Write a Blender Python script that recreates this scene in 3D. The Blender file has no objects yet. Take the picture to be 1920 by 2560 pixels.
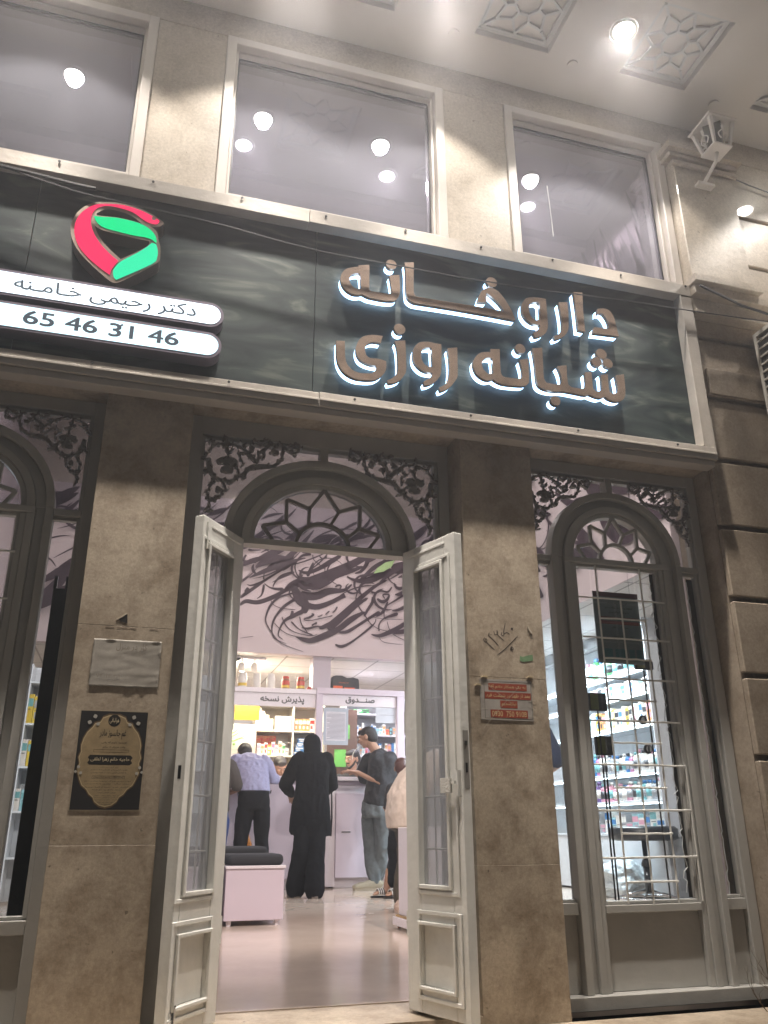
import bpy, bmesh, math, random
from mathutils import Vector, Matrix
random.seed(7)
C = bpy.context.scene.collection
S = bpy.context.scene
# ---------------- camera ----------------
cam = bpy.data.cameras.new('camera'); co = bpy.data.objects.new('camera', cam); C.objects.link(co)
cam.sensor_fit = 'VERTICAL'; cam.sensor_height = 24; cam.lens = 24*2060/2560
cam.clip_start = .05; cam.clip_end = 500
PAN, TILT, ROLL = math.radians(16.67), math.radians(21.09), math.radians(-.277)
fw = Vector((math.sin(PAN)*math.cos(TILT), math.cos(PAN)*math.cos(TILT), math.sin(TILT)))
rt = Vector((math.cos(PAN), -math.sin(PAN), 0)); up = rt.cross(fw)
r2 = rt*math.cos(ROLL)+up*math.sin(ROLL); u2 = -rt*math.sin(ROLL)+up*math.cos(ROLL)
co.matrix_world = Matrix(((r2.x,u2.x,-fw.x,0),(r2.y,u2.y,-fw.y,-3.2),(r2.z,u2.z,-fw.z,.63),(0,0,0,1)))
S.camera = co
S.render.resolution_x = 768; S.render.resolution_y = 1024
# ---------------- world: night sky ----------------
w = bpy.data.worlds.new('World'); S.world = w; w.use_nodes = True
nt = w.node_tree; bg = nt.nodes['Background']
sky = nt.nodes.new('ShaderNodeTexSky'); sky.sky_type = 'NISHITA'; sky.sun_disc = False
sky.sun_elevation = math.radians(-4); sky.sun_rotation = math.radians(120)
nt.links.new(sky.outputs[0], bg.inputs[0]); bg.inputs[1].default_value = .12
S.view_settings.view_transform = 'Standard'; S.view_settings.look = 'None'
S.view_settings.exposure = .3; S.view_settings.gamma = 1
S.cycles.max_bounces = 6; S.cycles.diffuse_bounces = 3; S.cycles.glossy_bounces = 4
S.cycles.transmission_bounces = 6; S.cycles.transparent_max_bounces = 14
S.cycles.caustics_reflective = False; S.cycles.caustics_refractive = False
S.cycles.sample_clamp_indirect = 6
# ---------------- lights (lamps in view, shop lamps out of view, added bounce row) ----------------
def lamp(kind, loc, energy, color, size=.05, rot=(0,0,0), spot=None, blend=.15, size_y=None, name='lamp_light'):
    d = bpy.data.lights.new(name, kind); d.energy = energy; d.color = color
    if kind == 'AREA':
        d.size = size
        if size_y: d.shape = 'RECTANGLE'; d.size_y = size_y
    else: d.shadow_soft_size = size
    if kind == 'SPOT': d.spot_size = math.radians(spot); d.spot_blend = blend
    o = bpy.data.objects.new(name, d); o.location = loc; o.rotation_euler = rot; C.objects.link(o); return o
CAN_Z = 4.65
CAN_X = (-.68, .40, 1.14, 2.175, 3.74)
for x in CAN_X:
    lamp('SPOT', (x, -.495, CAN_Z-.012), 132, (1, .93, .86), .045, spot=102, blend=.28, name='canopy_light')
    lamp('SPOT', (x, -.495, CAN_Z-.014), 430, (1, .91, .81), .045, spot=46, blend=.6, name='canopy_light')
BOUNCE_X = (-1.2, .8, 2.8, 4.5)
for x in BOUNCE_X: lamp('SPOT', (x, -3.5, CAN_Z-.012), 105, (1, .93, .87), .06, spot=74, blend=.3, name='canopy_light')  # unseen outer row, added to bounce light off the paving
VOID = ((.45, 2.66), (1.8, 2.66), (3.26, 2.66))
for x, y in VOID: lamp('SPOT', (x, y, 6.36), 165, (1, .88, .85), .06, spot=150, blend=.3, name='hall_light')
for x, y in ((2.2, 6.0),): lamp('SPOT', (x, y, 6.36), 60, (1, .86, .86), .1, spot=140, blend=.3, name='hall_light')
WASH = (.8, 2.3)
for x in WASH: lamp('SPOT', (x, .62, 3.08), 225, (1, .90, .84), .04, rot=(math.radians(68), 0, math.radians(-6)), spot=110, blend=.4, name='wall_spot_light')
lamp('AREA', (1.75, 7.75, 2.64), 62, (1, .86, .66), .8, size_y=.3, name='reception_light')
lamp('AREA', (3.1, 7.75, 2.64), 32, (.95, .9, 1), .5, size_y=.3, name='cashier_light')
lamp('AREA', (1.8, 10.5, 2.6), 90, (1, .88, .8), 1.2, size_y=1.2, name='back_light')
lamp('AREA', (4.45, 5.2, 2.62), 150, (.8, .92, 1), .3, size_y=2.2, name='shelf_light')
lamp('AREA', (-2.1, 4.0, 2.62), 45, (.8, .92, 1), .5, size_y=2.5, name='left_room_light')
# ---------------- materials ----------------
MATS = {}
def mat(name, col, rough=.6, metal=0, spec=.5, emit=None, es=1, coat=0, bump=0, bscale=60, var=0, vscale=4, alpha=None):
    if name in MATS: return MATS[name]
    m = bpy.data.materials.new(name); m.use_nodes = True; MATS[name] = m
    n = m.node_tree.nodes; l = m.node_tree.links; b = n['Principled BSDF']
    b.inputs['Base Color'].default_value = (*col, 1); b.inputs['Roughness'].default_value = rough
    b.inputs['Metallic'].default_value = metal; b.inputs['Specular IOR Level'].default_value = spec
    if coat: b.inputs['Coat Weight'].default_value = coat; b.inputs['Coat Roughness'].default_value = .06
    if emit: b.inputs['Emission Color'].default_value = (*emit, 1); b.inputs['Emission Strength'].default_value = es
    if bump or var:
        tc = n.new('ShaderNodeTexCoord')
        if var:
            t = n.new('ShaderNodeTexNoise'); t.inputs['Scale'].default_value = vscale; t.inputs['Detail'].default_value = 6; t.inputs['Roughness'].default_value = .65
            l.new(tc.outputs['Object'], t.inputs['Vector'])
            r = n.new('ShaderNodeValToRGB'); r.color_ramp.elements[0].position = .3; r.color_ramp.elements[1].position = .7
            r.color_ramp.elements[0].color = (*[c*(1-var) for c in col], 1); r.color_ramp.elements[1].color = (*[min(1, c*(1+var*.6)) for c in col], 1)
            l.new(t.outputs[0], r.inputs[0]); l.new(r.outputs[0], b.inputs['Base Color'])
        if bump:
            t = n.new('ShaderNodeTexNoise'); t.inputs['Scale'].default_value = bscale; t.inputs['Detail'].default_value = 4
            l.new(tc.outputs['Object'], t.inputs['Vector'])
            bp = n.new('ShaderNodeBump'); bp.inputs['Strength'].default_value = bump; bp.inputs['Distance'].default_value = .01
            l.new(t.outputs[0], bp.inputs['Height']); l.new(bp.outputs[0], b.inputs['Normal'])
    return m
def stone(name, a, b_, dirt, coat=0, rough=.5):
    """polished travertine: warm clouds, darker stains, thin pale veins, small pits"""
    m = bpy.data.materials.new(name); m.use_nodes = True
    n = m.node_tree.nodes; l = m.node_tree.links; p = n['Principled BSDF']
    tc = n.new('ShaderNodeTexCoord')
    def noise(s, d, dist=0, r=.6):
        t = n.new('ShaderNodeTexNoise'); t.inputs['Scale'].default_value = s; t.inputs['Detail'].default_value = d; t.inputs['Distortion'].default_value = dist; t.inputs['Roughness'].default_value = r
        l.new(tc.outputs['Object'], t.inputs['Vector']); return t.outputs[0]
    def ramp(src, p0, p1, c0, c1):
        r = n.new('ShaderNodeValToRGB'); r.color_ramp.elements[0].position = p0; r.color_ramp.elements[1].position = p1
        r.color_ramp.elements[0].color = (*c0, 1); r.color_ramp.elements[1].color = (*c1, 1); l.new(src, r.inputs[0]); return r.outputs[0]
    def mix(f, x, y, mode='MIX'):
        k = n.new('ShaderNodeMix'); k.data_type = 'RGBA'; k.blend_type = mode
        if isinstance(f, float): k.inputs[0].default_value = f
        else: l.new(f, k.inputs[0])
        l.new(x, k.inputs[6])
        if isinstance(y, tuple): k.inputs[7].default_value = (*y, 1)
        else: l.new(y, k.inputs[7])
        return k.outputs[2]
    base = ramp(noise(2.2, 8, .15), .32, .68, a, b_)
    stain = ramp(noise(5.5, 10, .2, .74), .45, .66, (0, 0, 0), (.85, .85, .85))
    c = mix(stain, base, dirt)
    grain = ramp(noise(70, 8, 0, .75), .35, .65, (.80, .80, .80), (1.14, 1.14, 1.14)); c = mix(1.0, c, grain, 'MULTIPLY')
    pits = ramp(noise(34, 4, 0, .6), .67, .72, (0, 0, 0), (.8, .8, .8))
    c = mix(pits, c, tuple(q*.45 for q in dirt))
    pale = ramp(noise(9, 6, .4, .6), .62, .76, (0, 0, 0), (.25, .25, .25))
    c = mix(pale, c, tuple(min(1, q*1.25) for q in b_))
    l.new(c, p.inputs['Base Color']); p.inputs['Roughness'].default_value = rough
    if coat: p.inputs['Coat Weight'].default_value = coat; p.inputs['Coat Roughness'].default_value = .045
    bp = n.new('ShaderNodeBump'); bp.inputs['Strength'].default_value = .25; bp.inputs['Distance'].default_value = .004
    l.new(noise(30, 6), bp.inputs['Height']); l.new(bp.outputs[0], p.inputs['Normal'])
    return m
def glass(name, tint, refl, rcol=(1, 1, 1), rough=.0, veil=0):
    m = bpy.data.materials.new(name); m.use_nodes = True
    n = m.node_tree.nodes; l = m.node_tree.links; n.remove(n['Principled BSDF'])
    out = n['Material Output']; tr = n.new('ShaderNodeBsdfTransparent'); tr.inputs[0].default_value = (*tint, 1)
    gl = n.new('ShaderNodeBsdfGlossy'); gl.inputs['Roughness'].default_value = rough; gl.inputs[0].default_value = (*rcol, 1)
    fr = n.new('ShaderNodeFresnel'); fr.inputs[0].default_value = 1.5
    ad = n.new('ShaderNodeMath'); ad.operation = 'ADD'; ad.inputs[1].default_value = refl; ad.use_clamp = True
    ge = n.new('ShaderNodeNewGeometry'); mu = n.new('ShaderNodeMath'); mu.operation = 'SUBTRACT'; mu.use_clamp = True
    l.new(fr.outputs[0], mu.inputs[0]); l.new(ge.outputs['Backfacing'], mu.inputs[1]); l.new(mu.outputs[0], ad.inputs[0]); mx = n.new('ShaderNodeMixShader'); l.new(ad.outputs[0], mx.inputs[0]); l.new(tr.outputs[0], mx.inputs[1]); l.new(gl.outputs[0], mx.inputs[2])
    last = mx
    if veil:  # pale diffuse layer, stands in for glare and reflections on the panes
        tc = n.new('ShaderNodeTexCoord'); mp = n.new('ShaderNodeMapping'); mp.inputs['Scale'].default_value = (9, 1, 2.2)
        t = n.new('ShaderNodeTexNoise'); t.inputs['Scale'].default_value = 2.5; t.inputs['Detail'].default_value = 8
        l.new(tc.outputs['Object'], mp.inputs[0]); l.new(mp.outputs[0], t.inputs[0])
        r = n.new('ShaderNodeMapRange'); r.inputs[1].default_value = .35; r.inputs[2].default_value = .8; r.inputs[3].default_value = veil*.97; r.inputs[4].default_value = veil*1.03
        l.new(t.outputs[0], r.inputs[0])
        df = n.new('ShaderNodeBsdfDiffuse'); df.inputs[0].default_value = (.56, .57, .63, 1)
        m2 = n.new('ShaderNodeMixShader'); l.new(r.outputs[0], m2.inputs[0]); l.new(mx.outputs[0], m2.inputs[1]); l.new(df.outputs[0], m2.inputs[2]); last = m2
    l.new(last.outputs[0], out.inputs[0]); return m
def emis(name, col, s):
    if name in MATS: return MATS[name]
    m = bpy.data.materials.new(name); m.use_nodes = True; MATS[name] = m
    n = m.node_tree.nodes; l = m.node_tree.links; n.remove(n['Principled BSDF'])
    e = n.new('ShaderNodeEmission'); e.inputs[0].default_value = (*col, 1); e.inputs[1].default_value = s
    l.new(e.outputs[0], n['Material Output'].inputs[0]); return m
# ---------------- mesh helpers ----------------
class MB:
    def __init__(s): s.v = []; s.f = []; s.mi = []
    def add(s, v, f, mi=0):
        o = len(s.v); s.v += [tuple(q) for q in v]; s.f += [tuple(i+o for i in k) for k in f]; s.mi += [mi]*len(f); return s
    def box(s, x0, y0, z0, x1, y1, z1, mi=0):
        x0, x1 = sorted((x0, x1)); y0, y1 = sorted((y0, y1)); z0, z1 = sorted((z0, z1))
        v = [(x0,y0,z0),(x1,y0,z0),(x1,y1,z0),(x0,y1,z0),(x0,y0,z1),(x1,y0,z1),(x1,y1,z1),(x0,y1,z1)]
        return s.add(v, [(0,3,2,1),(4,5,6,7),(0,1,5,4),(1,2,6,5),(2,3,7,6),(3,0,4,7)], mi)
    def frame(s, x0, z0, x1, z1, w, y0, y1, mi=0, wb=None):
        """rectangular ring in XZ, mitred as 4 butted boxes"""
        wb = w if wb is None else wb
        s.box(x0, y0, z0, x0+w, y1, z1, mi); s.box(x1-w, y0, z0, x1, y1, z1, mi)
        s.box(x0+w, y0, z1-w, x1-w, y1, z1, mi)
        if wb: s.box(x0+w, y0, z0, x1-w, y1, z0+wb, mi)
        return s
    def tube(s, pts, r, seg=8, mi=0, cap=True):
        pts = [Vector(p) for p in pts]; n = len(pts); R = r if isinstance(r, (list, tuple)) else [r]*n
        rings = []; prev = None
        for i, p in enumerate(pts):
            t = (pts[min(i+1, n-1)]-pts[max(i-1, 0)])
            t = t.normalized() if t.length > 1e-9 else Vector((0, 0, 1))
            a = prev if prev is not None else (Vector((0, 0, 1)) if abs(t.z) < .9 else Vector((1, 0, 0)))
            a = (a-t*a.dot(t)); a = a.normalized() if a.length > 1e-6 else t.orthogonal().normalized(); prev = a; b = t.cross(a)
            rings.append([p+(a*math.cos(k*2*math.pi/seg)+b*math.sin(k*2*math.pi/seg))*R[i] for k in range(seg)])
        v = [q for g in rings for q in g]; f = []
        for i in range(n-1):
            for k in range(seg):
                k2 = (k+1) % seg; f.append((i*seg+k, i*seg+k2, (i+1)*seg+k2, (i+1)*seg+k))
        if cap: f.append(tuple(range(seg))[::-1]); f.append(tuple((n-1)*seg+k for k in range(seg)))
        return s.add(v, f, mi)
    def lathe(s, prof, loc=(0,0,0), seg=16, mi=0, axis='Z', sx=1, sy=1):
        v = []; f = []; n = len(prof)
        for r, z in prof:
            for k in range(seg):
                a = 2*math.pi*k/seg; x, y = r*math.cos(a)*sx, r*math.sin(a)*sy
                q = (x, y, z) if axis == 'Z' else (x, z, y)
                v.append((q[0]+loc[0], q[1]+loc[1], q[2]+loc[2]))
        for i in range(n-1):
            for k in range(seg):
                k2 = (k+1) % seg
                q = (i*seg+k, i*seg+k2, (i+1)*seg+k2, (i+1)*seg+k); f.append(q if axis == 'Z' else q[::-1])
        a = tuple(range(seg))[::-1]; b = tuple((n-1)*seg+k for k in range(seg))
        f += [a, b] if axis == 'Z' else [a[::-1], b[::-1]]
        return s.add(v, f, mi)
    def arc(s, cx, cz, a0, b0, a1, b1, y0, y1, t0=0, t1=math.pi, seg=36, mi=0):
        """elliptical ring sector in XZ between (a0,b0) inner and (a1,b1) outer radii, y0 front, y1 back"""
        v = []; f = []
        for i in range(seg+1):
            t = t0+(t1-t0)*i/seg; c, q = math.cos(t), math.sin(t)
            v += [(cx+a0*c, y0, cz+b0*q), (cx+a1*c, y0, cz+b1*q), (cx+a1*c, y1, cz+b1*q), (cx+a0*c, y1, cz+b0*q)]
        for i in range(seg):
            o = i*4; p = o+4
            f += [(o, p, p+1, o+1), (o+1, p+1, p+2, o+2), (o+2, p+2, p+3, o+3), (o+3, p+3, p, o)]
        f += [(0, 1, 2, 3), tuple(seg*4+k for k in (3, 2, 1, 0))]
        return s.add(v, f, mi)
    def prism(s, poly, y0, y1, holes=(), mi=0):
        """XZ polygon (with holes) extruded from y0 to y1"""
        bm = bmesh.new(); loops = []
        for P in [poly]+list(holes):
            vs = [bm.verts.new((x, y0, z)) for x, z in P]
            es = [bm.edges.new((vs[i], vs[(i+1) % len(vs)])) for i in range(len(vs))]; loops.append(es)
        r = bmesh.ops.triangle_fill(bm, use_beauty=True, use_dissolve=False, edges=[e for q in loops for e in q], normal=(0, -1, 0))
        faces = [g for g in bm.faces]
        e = bmesh.ops.extrude_face_region(bm, geom=faces)
        for g in e['geom']:
            if isinstance(g, bmesh.types.BMVert): g.co.y = y1
        bmesh.ops.recalc_face_normals(bm, faces=bm.faces)
        bm.verts.index_update()
        s.add([q.co.copy() for q in bm.verts], [tuple(q.index for q in g.verts) for g in bm.faces], mi); bm.free(); return s
    def bar(s, p, q, w, y0, y1, mi=0):
        """straight bar in XZ of width w"""
        dx, dz = q[0]-p[0], q[1]-p[1]; L = math.hypot(dx, dz); nx, nz = -dz/L*w/2, dx/L*w/2
        P = [(p[0]+nx, p[1]+nz), (p[0]-nx, p[1]-nz), (q[0]-nx, q[1]-nz), (q[0]+nx, q[1]+nz)]
        v = [(x, y0, z) for x, z in P]+[(x, y1, z) for x, z in P]
        return s.add(v, [(0,1,2,3),(7,6,5,4),(0,4,5,1),(1,5,6,2),(2,6,7,3),(3,7,4,0)], mi)
    def mesh(s, name, mats):
        me = bpy.data.meshes.new(name); me.from_pydata(s.v, [], s.f)
        for m in (mats if isinstance(mats, (list, tuple)) else [mats]): me.materials.append(m)
        for p, k in zip(me.polygons, s.mi): p.material_index = k
        me.update(); return me
    def build(s, name, mats, parent=None, loc=None, smooth=False, bevel=0):
        me = s.mesh(name, mats); return link(name, me, parent, loc, smooth, bevel)
def link(name, me, parent=None, loc=None, smooth=False, bevel=0):
    o = bpy.data.objects.new(name, me); C.objects.link(o)
    if parent: o.parent = parent
    if loc: o.location = loc
    if smooth:
        for p in me.polygons: p.use_smooth = True
    if bevel:
        b = o.modifiers.new('bevel', 'BEVEL'); b.width = bevel; b.segments = 1; b.limit_method = 'ANGLE'; b.angle_limit = math.radians(50)
    return o
def fix(o):
    bm = bmesh.new(); bm.from_mesh(o.data); bmesh.ops.recalc_face_normals(bm, faces=bm.faces); bm.to_mesh(o.data); bm.free(); return o
def tag(o, label=None, cat=None, group=None, kind=None):
    if label: o['label'] = label
    if cat: o['category'] = cat
    if group: o['group'] = group
    if kind: o['kind'] = kind
    return o
def thing(name, label, cat, loc=(0,0,0), rz=0, group=None):
    o = bpy.data.objects.new(name, None); C.objects.link(o); o.location = loc; o.rotation_euler = (0, 0, rz); o.empty_display_size = .1
    return tag(o, label, cat, group)
def crom(P, k=5):
    """Catmull-Rom through tuples"""
    out = []; n = len(P)
    for i in range(n-1):
        p0, p1, p2, p3 = P[max(i-1, 0)], P[i], P[i+1], P[min(i+2, n-1)]
        for j in range(k):
            t = j/k
            out.append(tuple(.5*((2*b)+(-a+c)*t+(2*a-5*b+4*c-d)*t*t+(-a+3*b-3*c+d)*t**3) for a, b, c, d in zip(p0, p1, p2, p3)))
    out.append(tuple(P[-1])); return out
def ribbon(mb, P, y0, y1=None, k=5, mi=0, wmul=1, axis='Y'):
    P = crom(P, k) if len(P) > 2 else P
    n = len(P); v = []; f = []
    for i, (x, z, w_) in enumerate(P):
        a = P[max(i-1, 0)]; b = P[min(i+1, n-1)]; dx, dz = b[0]-a[0], b[1]-a[1]; L = math.hypot(dx, dz) or 1
        h = max(w_, .0008)*wmul/2
        if i in (0, n-1): h *= .45
        nx, nz = -dz/L*h, dx/L*h
        v += [(x+nx, z+nz), (x-nx, z-nz)]
    def m3(q, y): return (q[0], y, q[1]) if axis == 'Y' else (y, q[0], q[1])
    if y1 is None:
        mb.add([m3(q, y0) for q in v], [(2*i, 2*i+1, 2*i+3, 2*i+2) for i in range(n-1)], mi)
    else:
        V = [m3(q, y0) for q in v]+[m3(q, y1) for q in v]; o = len(v)
        for i in range(n-1):
            a, b, c, d = 2*i, 2*i+1, 2*i+3, 2*i+2
            f += [(a, b, c, d), (o+d, o+c, o+b, o+a), (a, o+a, o+b, b) if i == 0 else (b, o+b, o+c, c), (b, o+b, o+c, c) if i == 0 else (d, o+d, o+a, a)]
            if i == 0: f.append((d, o+d, o+a, a))
        f.append((2*n-2, 2*n-1, o+2*n-1, o+2*n-2))
        mb.add(V, f, mi)
    return mb
# ---------------- writing ----------------
AR = {'ا':(0xFE8D,0xFE8E),'آ':(0xFE81,0xFE82),'ب':(0xFE8F,0xFE90,0xFE91,0xFE92),'پ':(0xFB56,0xFB57,0xFB58,0xFB59),'ت':(0xFE95,0xFE96,0xFE97,0xFE98),
'ج':(0xFE9D,0xFE9E,0xFE9F,0xFEA0),'ح':(0xFEA1,0xFEA2,0xFEA3,0xFEA4),'خ':(0xFEA5,0xFEA6,0xFEA7,0xFEA8),'د':(0xFEA9,0xFEAA),'ذ':(0xFEAB,0xFEAC),'ر':(0xFEAD,0xFEAE),'ز':(0xFEAF,0xFEB0),
'س':(0xFEB1,0xFEB2,0xFEB3,0xFEB4),'ش':(0xFEB5,0xFEB6,0xFEB7,0xFEB8),'ص':(0xFEB9,0xFEBA,0xFEBB,0xFEBC),'ط':(0xFEC1,0xFEC2,0xFEC3,0xFEC4),'ظ':(0xFEC5,0xFEC6,0xFEC7,0xFEC8),'ع':(0xFEC9,0xFECA,0xFECB,0xFECC),
'غ':(0xFECD,0xFECE,0xFECF,0xFED0),'ف':(0xFED1,0xFED2,0xFED3,0xFED4),'ق':(0xFED5,0xFED6,0xFED7,0xFED8),'ک':(0xFB8E,0xFB8F,0xFB90,0xFB91),'گ':(0xFB92,0xFB93,0xFB94,0xFB95),'ل':(0xFEDD,0xFEDE,0xFEDF,0xFEE0),
'م':(0xFEE1,0xFEE2,0xFEE3,0xFEE4),'ن':(0xFEE5,0xFEE6,0xFEE7,0xFEE8),'ه':(0xFEE9,0xFEEA,0xFEEB,0xFEEC),'و':(0xFEED,0xFEEE),'ی':(0xFBFC,0xFBFD,0xFBFE,0xFBFF),'ـ':(0x640,0x640,0x640,0x640)}
def shape(t):
    out = []
    for i, c in enumerate(t):
        if c not in AR: out.append(c); continue
        F = AR[c]; pj = i > 0 and t[i-1] in AR and len(AR[t[i-1]]) == 4; nj = len(F) == 4 and i+1 < len(t) and t[i+1] in AR
        out.append(chr(F[3 if pj and nj else 1 if pj else 2 if nj else 0]))
    return ''.join(reversed(out))
TXT = {}
def glyph_loops(body, bold):
    """outline loops of a word: the overlapping contours of each glyph are filled one by one"""
    c = bpy.data.curves.new('t', 'FONT'); c.body = body; c.resolution_u = 3; c.offset = 0
    t = bpy.data.objects.new('t', c); C.objects.link(t); bpy.context.view_layer.update()
    cu = t.to_curve(bpy.context.evaluated_depsgraph_get()); loops = []
    for sp in cu.splines:
        P = []
        if sp.type == 'BEZIER':
            b = sp.bezier_points; n = len(b)
            for i in range(n):
                p, q = b[i], b[(i+1) % n]; A, B_, D, E = p.co, p.handle_right, q.handle_left, q.co
                st = (B_-A).length+(E-D).length < 1e-4 or abs((E-A).length-(B_-A).length-(D-B_).length-(E-D).length) < 1e-4
                k = 1 if st else 3
                for j in range(k): u = j/k; w_ = 1-u; r = A*w_**3+B_*3*u*w_*w_+D*3*u*u*w_+E*u**3; P.append((r.x, r.y))
        else: P = [(p.co.x, p.co.y) for p in sp.points]
        Q = [p for i, p in enumerate(P) if math.hypot(p[0]-P[i-1][0], p[1]-P[i-1][1]) > 1e-4]
        if len(Q) > 2: loops.append(Q)
    t.to_curve_clear(); bpy.data.objects.remove(t); bpy.data.curves.remove(c)
    if not loops: return []
    area = lambda P: sum(P[i-1][0]*P[i][1]-P[i][0]*P[i-1][1] for i in range(len(P)))/2
    sg = 1 if area(max(loops, key=lambda P: abs(area(P)))) > 0 else -1
    if bold: loops = [inset(P, -bold*(1 if area(P)*sg > 0 else -1)) for P in loops]
    return loops
def winding_fill(loops, rows):
    """union of overlapping outlines as trapezoids (non-zero winding)"""
    ys = [p[1] for P in loops for p in P]; y0, y1 = min(ys), max(ys); out = []
    E = [(P[i-1], P[i]) for P in loops for i in range(len(P)) if abs(P[i-1][1]-P[i][1]) > 1e-7]
    for r in range(rows):
        a, b = y0+(y1-y0)*r/rows, y0+(y1-y0)*(r+1)/rows; m = (a+b)/2; X = []
        for p, q in E:
            lo, hi = min(p[1], q[1]), max(p[1], q[1])
            if lo <= m < hi:
                sl = (q[0]-p[0])/(q[1]-p[1]); f = lambda y: p[0]+sl*(min(max(y, lo), hi)-p[1]); X.append((p[0]+sl*(m-p[1]), f(a), f(b), 1 if q[1] > p[1] else -1))
        X.sort(); w_ = 0; st = None
        for x in X:
            n = w_+x[3]
            if w_ == 0 and n: st = x
            elif w_ and n == 0: out.append(((st[1], a), (x[1], a), (x[2], b), (st[2], b)))
            w_ = n
    return out
def inset(P, d):
    """move a closed outline inwards by d (outwards when negative)"""
    n = len(P); A = sum(P[i][0]*P[(i+1) % n][1]-P[(i+1) % n][0]*P[i][1] for i in range(n)); s = 1 if A > 0 else -1; out = []
    for i in range(n):
        a, b, c = P[i-1], P[i], P[(i+1) % n]
        n1 = Vector((-(b[1]-a[1]), b[0]-a[0])); n2 = Vector((-(c[1]-b[1]), c[0]-b[0]))
        n1 = n1.normalized() if n1.length > 1e-9 else n2.normalized(); n2 = n2.normalized() if n2.length > 1e-9 else n1
        m = n1+n2; m = m.normalized() if m.length > .2 else n1
        out.append((b[0]+m.x*d*s, b[1]+m.y*d*s))
    return out
def text(s, x0, x1, zc, y, name, m, parent, h=None, thick=.001, bold=0, rtl=True, rot=0):
    """flat lettering facing -Y, fitted between x0 and x1 (or to height h)"""
    G_ = glyph_loops(shape(s) if rtl else s, bold)
    if not G_: return None
    xs = [p[0] for o in G_ for p in o]; ys = [p[1] for o in G_ for p in o]
    sx = (x1-x0)/(max(xs)-min(xs)); sz = h/(max(ys)-min(ys)) if h else sx; H_ = (max(ys)-min(ys))*sz
    mx, mz = (max(xs)+min(xs))/2, (max(ys)+min(ys))/2; cx = (x0+x1)/2; cr, sr = math.cos(rot), math.sin(rot); mb = MB()
    T = lambda p: (cx+(p[0]-mx)*sx*cr-(p[1]-mz)*sz*sr, y, zc+(p[0]-mx)*sx*sr+(p[1]-mz)*sz*cr)
    for q in winding_fill(G_, 14 if H_ < .02 else 30 if H_ < .06 else 48): mb.add([T(p) for p in q], [(0, 1, 2, 3)])
    return mb.build(name, m, parent)
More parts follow.
